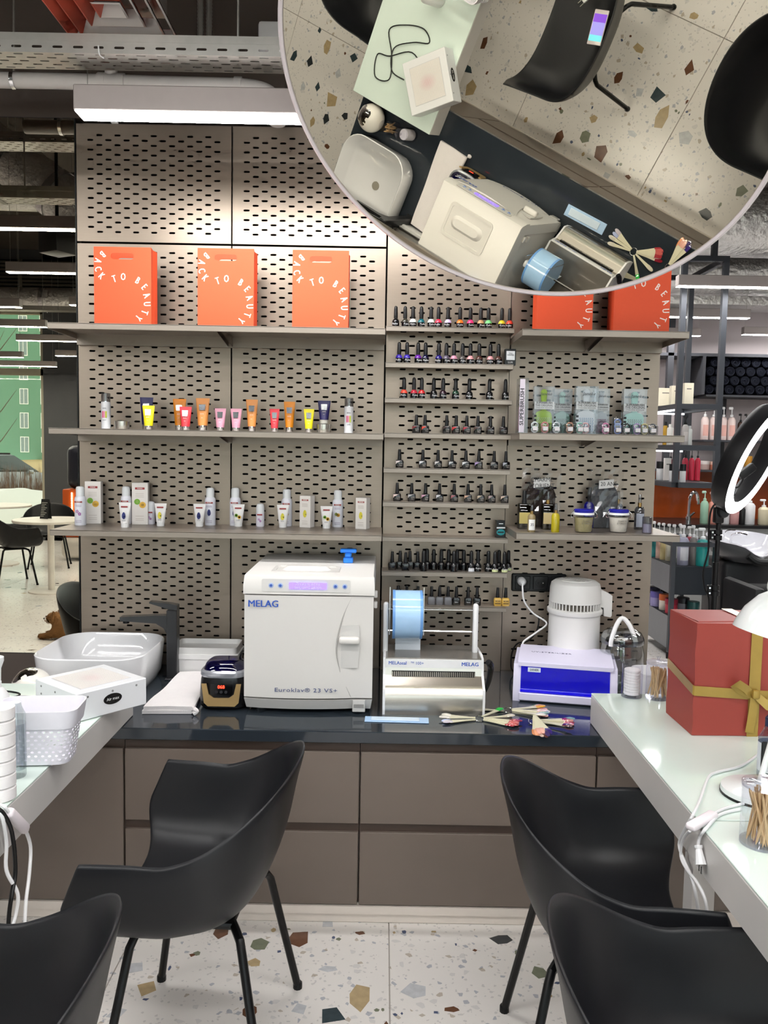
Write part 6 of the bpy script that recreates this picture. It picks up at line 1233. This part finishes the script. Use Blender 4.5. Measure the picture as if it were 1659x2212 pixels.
TB = [(1474, 1132, 1219, 24, 2.86, '#a7a7bd', '#e8e8ec', '#dcdce4', 'lavender pump bottle at the trolley front'), (1496, 1132, 1219, 17, 2.86, '#7a7573', '#e8e8ec', None, 'grey brown pump bottle at the trolley front'), (1516, 1138, 1221, 27, 2.83, '#2a9a96', '#e9ecee', None, 'teal pump bottle at the trolley front with small print'), (1455, 1130, 1213, 15, 3.0, '#8f9a86', '#eeeeee', '#dde2da', 'sage green pump bottle at the trolley left side'), (1444, 1128, 1209, 14, 3.08, '#d9d2b8', '#f0f0f0', '#e6e2d4', 'pale cream pump bottle at the trolley left side'), (1432, 1126, 1206, 14, 3.15, '#e0cf9a', '#f0f0f0', None, 'pale yellow pump bottle at the trolley left side'), (1422, 1124, 1202, 12, 3.22, '#e4bfb4', '#f0f0f0', None, 'blush pump bottle at the trolley left side'), (1412, 1122, 1200, 12, 3.3, '#2f8a8c', '#f0f0f0', None, 'dark teal pump bottle at the far trolley corner'), (1488, 1130, 1205, 16, 3.12, '#b04a5c', '#f2f0f0', None, 'raspberry pump bottle in the middle of the trolley'), (1468, 1126, 1203, 14, 3.2, '#b9c6d8', '#f2f2f4', None, 'pale blue pump bottle in the middle of the trolley'), (1503, 1136, 1208, 14, 3.05, '#8f86a8', '#f2f2f4', None, 'violet pump bottle behind the teal one')]
for px, a, b_, w_, Y_, bc_, cc, lab, lb in TB: product(lb, px, a, b_, w_, Y_, 'pump', bc_, cc, GT, zB0, lab)
GJ = 'jars on the lower trolley tray'
for px, a, b_, w_, Y_, bc_, cc, lb in ((1417, 1284, 1316, 25, 3.2, '#9a94c4', '#6a62a8', 'lavender jar with violet lid on the lower tray'), (1412, 1268, 1305, 24, 3.32, '#8d86b8', '#2a2840', 'violet jar with dark lid at the back of the lower tray'), (1434, 1290, 1325, 22, 3.05, '#e6ded2', '#d06a3c', 'cream jar with orange lid on the lower tray'), (1449, 1302, 1334, 26, 2.92, '#c0384a', '#9c2c40', 'red jar on the lower tray beside the post'), (1474, 1296, 1328, 26, 2.98, '#8d8d94', '#2a2a2e', 'grey jar with dark lid on the lower tray'), (1496, 1304, 1332, 26, 2.9, '#2c5a58', '#2c5a58', 'dark green jar at the right of the lower tray'), (1436, 1278, 1312, 20, 3.3, '#3a3a40', '#1a1a1c', 'black jar at the back of the lower tray')): product(lb, px, a, b_, w_, Y_, 'jar', bc_, cc, GJ, zC0, cat='jar')
# ================================================================ hair wash unit
hb = W(1606, 1205, Y=3.3); hw = thing('wash_basin', 'white and grey shampoo basin with neck rest at right', 'basin', (hb.x, 3.3, hb.z)); m_bw = mat('basin_gloss', '#dfdfe6', .08, coat=.4); m_bg = mat('basin_grey', '#77777b', .3)
def egg(a, b_, z, tilt=.0, n=28, notch=0): 
    o = []
    for i in range(n):
        t = 6.283*i/n; x, y = a*math.cos(t), b_*math.sin(t); dz = tilt*y-(notch*math.exp(-((t-4.712)/.33)**2)); o.append((x, y, z+dz))
    return o
MB().rings([egg(.14, .2, -.02), egg(.24, .29, .04), egg(.28, .33, .12, .06, notch=.05), egg(.285, .335, .16, .1, notch=.09)], True, False).build('outer_bowl', m_bg, hw, True, 70)
MB().rings([egg(.285, .335, .16, .1, notch=.09), egg(.265, .31, .165, .1, notch=.09), egg(.22, .26, .08, .05, notch=.02), egg(.1, .12, .03)], False, True).build('inner_bowl', m_bw, hw, True, 70)
MB().tube([(.0-.11, -.335, .06), (-.06, -.345, .02), (0, -.35, .01), (.06, -.345, .02), (.11, -.335, .06)], .03, 10, 4).build('neck_rest', plastic('#141416', .5), hw)
MB().tube([(-.06, .12, .06), (-.06, .1, .16), (-.03, .04, .19), (.02, .0, .18)], .012, 8, 4).build('tap', m_chrome, hw); MB().tube([(-.11, .16, .1), (-.1, .12, .2), (-.04, .08, .215)], .006, 6, 4).build('tap_lever', m_chrome, hw)
MB().rbb((-.2, -.1, -hb.z), (.26, .34, -.02), .04, 3).build('pedestal', plastic('#2a2a2d', .5), hw)
wcb = W(1590, 1300, Y=2.95); wch = thing('wash_chair', 'black upholstered wash chair below the shampoo basin', 'chair', (wcb.x+.16, 2.75, 0)); m_up = plastic('#1a1a1c', .55)
MB().rbb((-.26, .0, .3), (.3, .1, W(1590, 1262, Y=2.75).z), .05, 3).build('backrest', m_up, wch); MB().rbb((-.28, -.55, .3), (.3, .02, .45), .05, 3).build('seat', m_up, wch)
for s in (-.3, .32): MB().rbb((s-.04, -.5, .2), (s+.04, .05, .62), .03, 2).build('armrest', m_up, wch)
MB().bb((-.2, -.45, 0), (.22, .0, .3)).build('base', m_up, wch, False)
# ================================================================ far wall: towel niche, shelves, counter
m_fr = mat('niche_frame', '#35363b', .5); YFW = 5.5
fr_ = thing('wall_shelf_frame', 'dark wall shelving frame on the mauve far wall', 'shelving', (0, YFW, 0))
fz_ = lambda y, Y_=5.2: W(1580, y, Y=Y_).z
X0f = W(1400, 800, Y=5.2).x; X1f = 6.4
lev = [fz_(772), fz_(854), fz_(951), fz_(1016)]
MB().bb((X0f, -.36, lev[0]), (X1f, -.002, lev[0]+.03)).build('top_rail', m_fr, fr_, False)
for i in (1, 2, 3): MB().bb((W(1518, 900, Y=5.2).x if i < 3 else X0f, -.36, lev[i]-.02), (X1f, -.002, lev[i])).build('shelf_board', m_fr, fr_, False)
for px in (1509, 1585): x = W(px, 860, Y=5.2).x; MB().bb((x-.04, -.03, lev[3]), (x+.04, -.002, lev[0])).build('upright', m_fr, fr_, False)
x = W(1446, 760, Y=5.2).x; MB().bb((x-.03, -.36, lev[3]), (x+.03, -.3, 3.6)).build('upright', m_fr, fr_, False)
xl_ = W(1519, 810, Y=5.2).x; MB().bb((xl_-.03, -.36, lev[1]), (xl_, -.002, lev[0])).build('niche_side', m_fr, fr_, False)
rt_b = MB(); prof_ = [(.001, .13)]; 
rs = [[(r_*math.cos(t)*(1+.05*math.sin(3*t)), y, r_*math.sin(t)) for t in [6.283*i/14 for i in range(14)]] for r_, y in ((.03, -.128), (.045, -.13), (.05, -.12), (.051, 0), (.05, .13))]; rt_b.rings(rs)
rt_me = rt_b.mesh('towel', mat('towel_navy', '#0c0e16', .95, bump=.6, bscale=90, spec=.1), True, 60)
sp = MB().tube([((.006+.0056*a)*math.cos(a), -.131, (.006+.0056*a)*math.sin(a)) for a in [.35*i for i in range(20)]], .0022, 5).mesh('spiral_edge', mat('towel_edge', '#151a28', .95))
xs0 = xl_; n = 0
for r_ in range(4):
    for c_ in range(9):
        t = thing('rolled_towel', 'dark navy rolled towel, %s from left in row %s of the niche' % (ORD[c_], ('one at the bottom', 'two', 'three', 'four at the top')[r_]), 'towel', (xs0+.055+c_*.104+(.05 if r_ % 2 else 0), YFW-.2, lev[1]+.052+r_*.092), 0, 'navy towels rolled in the niche'); link('roll', rt_me, t); link('spiral_edge', sp, t)
GF = 'bottles on the far wall shelves'
for i, (px, w_) in enumerate(((1521, 16), (1540, 17), (1561, 14), (1578, 17))): product('white and pink pump bottle, %s of four on the far shelf' % ORD[i], px, 880, 951, w_, 5.25, 'pump', '#e3cfca', '#eeeeee', 'white and pink pump bottles', lev[2], '#d9a79c')
for i, px in enumerate((1598, 1610)): product('amber pump bottle with black head, %s on the far shelf' % ('left one' if i == 0 else 'right one'), px, 894, 951, 12, 5.25, 'pump', '#3a241a', '#141416', GF, lev[2], '#c99a3a')
for px, a, w_, c1, c2, lb in ((1521, 997, 20, '#b59a94', '#c9c0bc', 'dusty rose jar on the low far shelf'), (1541, 998, 17, '#d0826a', '#d9b0a0', 'salmon jar on the low far shelf'), (1565, 992, 14, '#2a2a2c', '#1a1a1c', 'black jar on the low far shelf'), (1615, 985, 16, '#d99a3a', '#d99a3a', 'orange jar on the low far shelf behind the ring light')): product(lb, px, a, 1016, w_, 5.25, 'jar', c1, c2, GF, lev[3], cat='jar')
zc_ = W(1580, 1133, Y=4.75).z
fc = thing('far_counter', 'black counter top along the far orange splashback', 'worktop', (5.2, 5.0, 0)); MB().bb((-2.6, -.35, zc_-.03), (2.2, .48, zc_)).build('slab', plastic('#17171a', .3), fc, False); MB().bb((-2.6, -.3, 0), (2.2, .45, zc_-.03)).build('cabinet_body', mat('far_cabinet', '#8d8f8e', .5), fc, False)
sb = thing('orange_splashback', 'glossy burnt orange splashback behind the far counter', 'splashback', (5.0, 5.49, zc_)); MB().bb((-3.2, -.008, 0), (2.4, .0, lev[3]-zc_-.02)).build('sheet', mat('splash_orange', '#a0481f', .12, coat=.4), sb, False)
for px, a, w_, c1, c2, kd, lb in ((1520, 1062, 17, '#93b8a0', '#a9c9b4', 'pump', 'pale green pump bottle on the far counter'), (1537, 1064, 17, '#d08a7a', '#d9a090', 'pump', 'salmon pump bottle on the far counter'), (1566, 1076, 17, '#dcdcde', '#eeeeee', 'plain', 'white bottle behind the ring light pole'), (1585, 1080, 20, '#cf9a98', '#d8b0ae', 'plain', 'pink bottle on the far counter'), (1602, 1092, 13, '#1a1a1c', '#1a1a1c', 'plain', 'black bottle on the far counter'), (1618, 1066, 22, '#e2e2e4', '#eeeeee', 'pump', 'large white pump bottle on the far counter'), (1648, 1078, 22, '#ddd2b4', '#eeeeee', 'pump', 'cream pump bottle on the far counter')): product(lb, px, a, 1133, w_, 4.8, kd, c1, c2, 'bottles on the far counter', zc_)
q = W(1486, 1132, Y=4.9); ft = thing('kitchen_tap', 'chrome gooseneck tap before the orange splashback', 'tap', (q.x, 4.9, zc_)); k = 1/SCALE(4.9)
MB().tube([(0, 0, 0), (0, 0, 40*k), (2*k, 0, 55*k), (9*k, 0, 66*k), (16*k, 0, 62*k), (19*k, 0, 50*k), (20*k, 0, 40*k)], .016, 10, 5).build('gooseneck', m_chrome, ft); MB().cyl((.0, 0, .05), (.06, 0, .1), .012, n=8).build('lever', m_chrome, ft); MB().cyl((0, 0, 0), (0, 0, .06), .028, n=14).build('base', m_chrome, ft)
# ducts above at right
def foil():
    m = mat('duct_foil', '#d2d1cf', .32, .7, var=.15, vscale=12, bump=.8, bscale=22, bdist=.02); return m
def duct(label, a, b_, r, nm='insulated_duct', seg=26):
    a = Vector(a); b_ = Vector(b_); t = thing(nm, label, 'duct', a, 0, 'foil insulated ducts'); rd = random.Random(hash(label) % 1000 if 0 else len(label)); rs = []; q_ = (b_-a).to_track_quat('Z', 'Y').to_matrix()
    for k in range(seg+1):
        rr_ = r*(1+rd.uniform(-.02, .02)); c_ = (b_-a)*k/seg; rs.append([c_+q_ @ Vector((rr_*(1+rd.uniform(-.015, .015))*math.cos(6.283*i/24), rr_*(1+rd.uniform(-.015, .015))*math.sin(6.283*i/24), 0)) for i in range(24)])
    MB().rings(rs).build('foil_jacket', foil(), t, True, 70)
    for f_ in (.2, .5, .8): MB().rings([[ (b_-a)*f_+q_ @ Vector((r*1.03*math.cos(6.283*i/24), r*1.03*math.sin(6.283*i/24), z)) for i in range(24)] for z in (-.03, .03)], False, False).build('tape_band', mat('foil_tape', '#cfcfd2', .2, .95), t)
    return t
g1 = W(1640, 480, Y=2.2); duct('large foil insulated duct at the upper right beside the mirror', (1.2, 3.5, g1.z+.35), (7.4, 3.5, g1.z+.35), .27)
g2 = W(1620, 575, Y=3.6); duct('second foil duct above the hanging rack', (1.3, 4.45, g2.z+.12), (7.4, 4.45, g2.z+.12), .2)
g3 = W(1500, 640, Y=4.8); t = thing('foil_beam', 'low foil wrapped box duct before the far wall', 'duct', (4.2, 5.0, g3.z)); MB().rbb((-2.6, -.2, -.08), (3.2, .2, .14), .03, 2).build('foil_jacket', foil(), t)
# ================================================================ the room behind the photographer (shows in the wall mirror)
def VM(x, y, Y=None, Z=None):
    p = W(x, y, Y=Y, Z=Z); return Vector((p.x, -p.y, p.z))
def cafe_table(label, px, py, r):
    b_ = VM(px, py, Z=0); t = thing('cafe_table', label, 'table', b_, 0, 'round white pedestal tables'); mw = mat('cafe_white', '#e4e0d8', .4)
    MB().lathe([(r*.62, 0), (r*.62, .012), (r*.58, .018)], n=40).build('base_disc', mw, t); MB().cyl((0, 0, .018), (0, 0, .715), .032, n=18).build('column', mw, t); MB().lathe([(r, .715), (r*1.01, .722), (r*1.01, .735), (r, .74)], n=48).build('table_top', mw, t); return t
ct1 = cafe_table('round white pedestal table with menu stand, seen in the wall mirror', 112, 1277, .36); cafe_table('round white pedestal table farther back in the wall mirror', -5, 1219, .4)
ms = thing('menu_stand', 'small black and white menu card stand on the round table', 'menu stand', Vector(ct1.location)+Vector((-.07, -.05, .7405)), .3)
MB().add([(-.05, -.03, 0), (.05, -.03, 0), (.05, 0, .2), (-.05, 0, .2)], [(0, 1, 2, 3)]).add([(-.05, .03, 0), (.05, .03, 0), (.05, 0, .2), (-.05, 0, .2)], [(0, 1, 2, 3)]).build('card', plastic('#26282a', .4), ms, False)
for s in (-1, 1):
    ln = MB()
    for k in range(9): ln.add([(-.04, s*(-.002-.028*(1-k/10))*1.04, .025+.017*k), (.0+.03*((k*7) % 3)/2, s*(-.002-.028*(1-k/10))*1.04, .025+.017*k), (.0+.03*((k*7) % 3)/2, s*(-.002-.028*(1-k/10))*1.04, .031+.017*k), (-.04, s*(-.002-.028*(1-k/10))*1.04, .031+.017*k)], [(0, 1, 2, 3)])
    o = ln.build('printed_lines', inked('#c9c9c4'), ms, False); o['kind'] = 'stuff'
c_ = VM(45, 1262, Z=0); chair('black shell armchair at the round table in the wall mirror', c_.x-.1, c_.y-.05, -2.2, 'black shell armchairs by the tables')
c_ = VM(108, 1224, Z=0); chair('black shell armchair behind the round table in the wall mirror', c_.x, c_.y, -.3, 'black shell armchairs by the tables')
# dog
dg = VM(158, 1380, Z=0); dog = thing('dog', 'small fluffy brown dog lying on the floor, seen in the wall mirror', 'dog', dg, math.pi+.15)
vs = [(-.17, 0, .075), (-.08, 0, .085), (.02, 0, .09), (.09, 0, .10), (.125, 0, .135), (.15, 0, .165), (.185, 0, .155), (.22, 0, .145), (.13, .05, .045), (.2, .055, .025), (.26, .055, .02), (.13, -.05, .045), (.2, -.055, .025), (.26, -.055, .02), (-.15, .06, .05), (-.08, .09, .03), (-.02, .1, .02), (-.15, -.06, .05), (-.08, -.09, .03), (-.02, -.1, .02), (-.22, .02, .05), (-.27, .05, .03)]
es = [(0, 1), (1, 2), (2, 3), (3, 4), (4, 5), (5, 6), (6, 7), (3, 8), (8, 9), (9, 10), (3, 11), (11, 12), (12, 13), (0, 14), (14, 15), (15, 16), (0, 17), (17, 18), (18, 19), (0, 20), (20, 21)]
rad = [.075, .085, .08, .075, .055, .06, .045, .022, .035, .026, .02, .035, .026, .02, .05, .035, .022, .05, .035, .022, .025, .018]
me = bpy.data.meshes.new('body'); me.from_pydata(vs, es, []); db_ = link('body', me, dog); sk_ = db_.modifiers.new('skin', 'SKIN')
for i, r_ in enumerate(rad): me.skin_vertices[0].data[i].radius = (r_, r_)
me.skin_vertices[0].data[2].use_root = True
sb_ = db_.modifiers.new('sub', 'SUBSURF'); sb_.levels = 2; sb_.render_levels = 2
m_fur = mat('dog_fur', '#8a6238', .9, var=.35, vscale=30, bump=1, bscale=220); me.materials.append(m_fur)
rd = random.Random(3); fu = MB()
for i in range(2600):
    k = rd.randrange(len(es)-0); a, b_ = es[k]; t = rd.random(); c = Vector(vs[a]).lerp(Vector(vs[b_]), t); r_ = rad[a]*(1-t)+rad[b_]*t
    n_ = Vector((rd.gauss(0, .4), rd.gauss(0, 1), rd.gauss(.2, 1))).normalized(); p = c+n_*r_*.82
    if p.z < .01: continue
    tip = p+n_*.016+Vector((-.012, 0, -.006)); s_ = n_.orthogonal().normalized()*.0035; fu.add([p-s_, p+s_, tip], [(0, 1, 2)])
o = fu.build('fur', m_fur, dog, False); o['kind'] = 'stuff'
for s in (-1, 1):
    MB().rings([[(.135+.012*math.cos(t), s*(.042+.01*k), .205-.022*k+.014*math.sin(t)) for t in [6.283*i/10 for i in range(10)]] for k in range(4)]).build('ear', m_fur, dog)
    MB().lathe([(.0, -.006), (.006, 0), (0, .006)], (.212, s*.018, .172), 8).build('eye', plastic('#0b0908', .1), dog)
MB().lathe([(.0, -.007), (.009, 0), (0, .007)], (.262-.022, 0, .15), 8).build('nose', plastic('#0d0b0a', .3), dog)
# illuminated orange cabinet by the grey column
jx = VM(168, 1205, Z=0); jk = thing('arcade_cabinet', 'orange cabinet with a light strip and white foot beside the grey column', 'cabinet', jx); hj = VM(163, 962, Y=W(166, 1215, Z=0).y).z
MB().rbb((-.1, -.25, .3), (.3, .25, hj*.62), .02, 2).build('body', plastic('#c2551f', .4), jk); MB().rbb((-.06, -.24, hj*.62), (.3, .24, hj), .1, 4).build('head', plastic('#20222c', .3), jk); MB().rbb((-.12, -.3, .03), (.3, .3, .3), .08, 4).build('foot', plastic('#d8d4cc', .4), jk)
lt = MB()
for k in range(22): lt.lathe([(0, -.012), (.012, 0), (0, .012)], (.03, .26, .4+k*(hj*.62-.45)/21), 8)
o = lt.build('light_strip', mat('bulbs', '#fff4dd', .4, emit='#fff0d0', es=3), jk); o['kind'] = 'stuff'
# louvre grille and beams on the window wall
lv = thing('louvre_grille', 'dark horizontal louvre grille above the window', 'grille', (-4.6, -9.36, 3.75))
for k in range(9): MB().bb((-2.2, -.03, .055*k), (2.2, .0, .055*k+.03)).build('slat', mat('louvre_grey', '#4d4a42', .5), lv, False)
for x in (-2.2, -.9, .4, 1.7): MB().bb((x-.02, -.035, 0), (x+.02, .005, .5)).build('mullion', mat('louvre_grey', '#4d4a42', .5), lv, False)
MB().bb((-2.2, -.035, -.02), (2.2, -.03, .5)).build('backing', m_dark, lv, False)
# ducts, tray and speaker over the left aisle
q0, q1 = VM(-40, 300, Y=3.6), VM(190, 470, Y=3.6); duct('foil duct slanting down over the left aisle in the mirror', q0, q1+(q1-q0)*.4, .20)
q0 = VM(20, 640, Y=8.4); duct('foil duct running along the window wall', (-6.8, -8.6, q0.z), (3.0, -8.6, q0.z), .16)
q0 = VM(40, 400, Y=4.4); duct('foil duct crossing the left aisle near the ceiling', (-6.8, -4.6, q0.z), (-1.5, -4.6, q0.z), .17)
q0 = VM(80, 318, Y=1.6); cable_tray('perforated cable tray over the left aisle, reflected at upper left', -4.5, -.9, -1.6, q0.z, .16)
q0 = VM(80, 672, Y=7.2); cable_tray('perforated cable tray far back in the wall mirror', -6.5, -2.0, -7.2, q0.z, .16)
q0 = VM(124, 522, Y=2.7); sp_ = thing('ceiling_speaker', 'black box speaker hanging over the left aisle', 'speaker', q0, .5)
MB().rbb((-.09, -.09, -.09), (.1, .09, .08), .01, 2).build('case', plastic('#111112', .5), sp_); MB().bb((-.08, -.096, -.08), (.085, -.089, .07)).build('grille', plastic('#19191b', .8), sp_, False); MB().cyl((0, 0, .08), (0, 0, 4.4-q0.z), .012, n=8).build('mount', m_black, sp_)
# ================================================================ outdoors
gm_ = struct(MB().bb((-40, -110, -.8), (30, -9.7, -.6)).build('ground_outside', mat('ground_outside', '#b89f72', .95, var=.2, vscale=.6), None, False))
gb_ = thing('green_building', 'green rendered apartment block across the street', 'building', (-38, -92, -.6)); m_gr = mat('render_green', '#668a70', .9, var=.06, vscale=.3); m_win = mat('street_window', '#c9cfc8', .15); m_wf = mat('street_frame', '#e6e2d6', .5)
MB().bb((-14, -10, -1), (20, 0, 17)).build('walls', m_gr, gb_, False); MB().bb((-15, -11, 17), (21, .6, 17.6)).build('roof', mat('roof_grey', '#6f6a60', .8), gb_, False)
pane_me = MB().bb((-.42, .02, .08), (.42, .06, 1.72)).mesh('pane', mat('dark_pane', '#7f8b86', .1), False); fr_me = MB().bb((-.5, 0, 0), (.5, .05, 1.8)).add([(-.03, .07, 0), (.03, .07, 0), (.03, .07, 1.8), (-.03, .07, 1.8)], [(0, 1, 2, 3)]).mesh('window', m_wf, False)
for r_ in range(6):
    for c_ in range(11):
        o = link('window', fr_me, gb_); o.location = (-12.5+c_*2.9+(.5 if c_ % 2 else 0), .0, .8+r_*2.75); p2 = link('pane', pane_me, o)
for k, (x, y) in enumerate(((-9.5, -24), (-12.5, -33), (-16, -30))):
    t = thing('bare_tree', 'bare winter tree outside the window, %s from the glass' % ORD[k], 'tree', (x, y, -.6), 0, 'bare winter trees'); mt = mat('bark', '#5d5042', .9)
    MB().tube([(0, 0, 0), (.05, 0, 2), (-.05, 0, 4), (.1, 0, 6.5)], [.11, .09, .06, .02], 7, 3).build('trunk', mt, t); rd = random.Random(k)
    for j in range(12):
        z = 1.2+rd.random()*4; a = rd.random()*6.28; L = rd.uniform(.7, 1.7); MB().tube([(0, 0, z), (L*.5*math.cos(a), L*.5*math.sin(a), z+.6), (L*math.cos(a), L*math.sin(a), z+1.5)], [.035, .02, .006], 5).build('branch', mt, t)
sn = MB(); rd = random.Random(5); G = [[(-16+i*.8, -15.5-j*.5, -.62+(.85+.14*math.sin(i*1.3+j)+rd.uniform(0, .1))*math.sin(math.pi*j/5)) for i in range(40)] for j in range(6)]; sn.rings(G, False, False, closed=False)
tag(sn.build('snow_bank', mat('snow', '#cfccc4', .8, bump=.5, bscale=8), None, True, 80), 'ridge of shovelled snow outside the window', 'snow')
rb_ = MB(); rd = random.Random(9)
for i in range(5200): x, y = rd.uniform(-18, 0), rd.uniform(-20, -18.3); h = rd.uniform(.5, 1.0); s_ = rd.uniform(-.1, .1); rb_.add([(x-.012, y, -.6), (x+.012, y, -.6), (x+s_, y, h)], [(0, 1, 2)])
o = rb_.build('dry_hedge', mat('hedge_dry', '#6a5344', .95, var=.4, vscale=3), None, False); tag(o, 'dry brown winter hedge in front of the parked car', 'hedge'); o['kind'] = 'stuff'
cq = VM(40, 1065, Y=26); car = thing('car', 'grey parked car outside behind the hedge', 'car', (cq.x-.9, -26.5, -.6), -.75); m_car = mat('car_paint', '#9a9ea1', .2, .5, coat=.5)
def cs(x, w0, z0, w1, z1): return [(x, -w0, z0), (x, w0, z0), (x, w0*1.02, (z0+z1)/2), (x, w1, z1), (x, -w1, z1), (x, -w0*1.02, (z0+z1)/2)]
MB().rings([cs(-2.1, .75, .35, .7, .8), cs(-1.95, .85, .28, .78, .98), cs(-.9, .88, .25, .82, 1.02), cs(.9, .88, .25, .82, 1.02), cs(1.9, .86, .28, .75, .92), cs(2.15, .78, .36, .7, .75)]).build('body', m_car, car, True, 30)
MB().rings([cs(-1.7, .78, 1.0, .66, 1.3), cs(-1.3, .78, 1.0, .66, 1.58), cs(.3, .78, 1.0, .66, 1.6), cs(1.1, .78, 1.0, .7, 1.05)]).build('cabin', mat('car_glass', '#3c4646', .08, coat=.5), car, True, 30)
MB().bb((-1.3, -.6, 1.57), (.25, .6, 1.63)).build('roof', m_car, car, False)
for s in (-.55, .55): MB().bb((-1.2, s-.02, 1.63), (.2, s+.02, 1.69)).build('roof_rail', m_black, car, False); MB().rbox((1.98, s, .72), (.2, .3, .14), .04, 2).build('headlamp', m_white, car)
for x in (-1.35, 1.35):
    for s in (-1, 1): MB().cyl((x, s*.7, .33), (x, s*.9, .33), .33, n=20).build('wheel', plastic('#1a1a1c', .7), car)
for s in (-1, 1): MB().rbox((.75, s*.98, 1.02), (.18, .2, .14), .04, 2).build('wing_mirror', m_car, car)
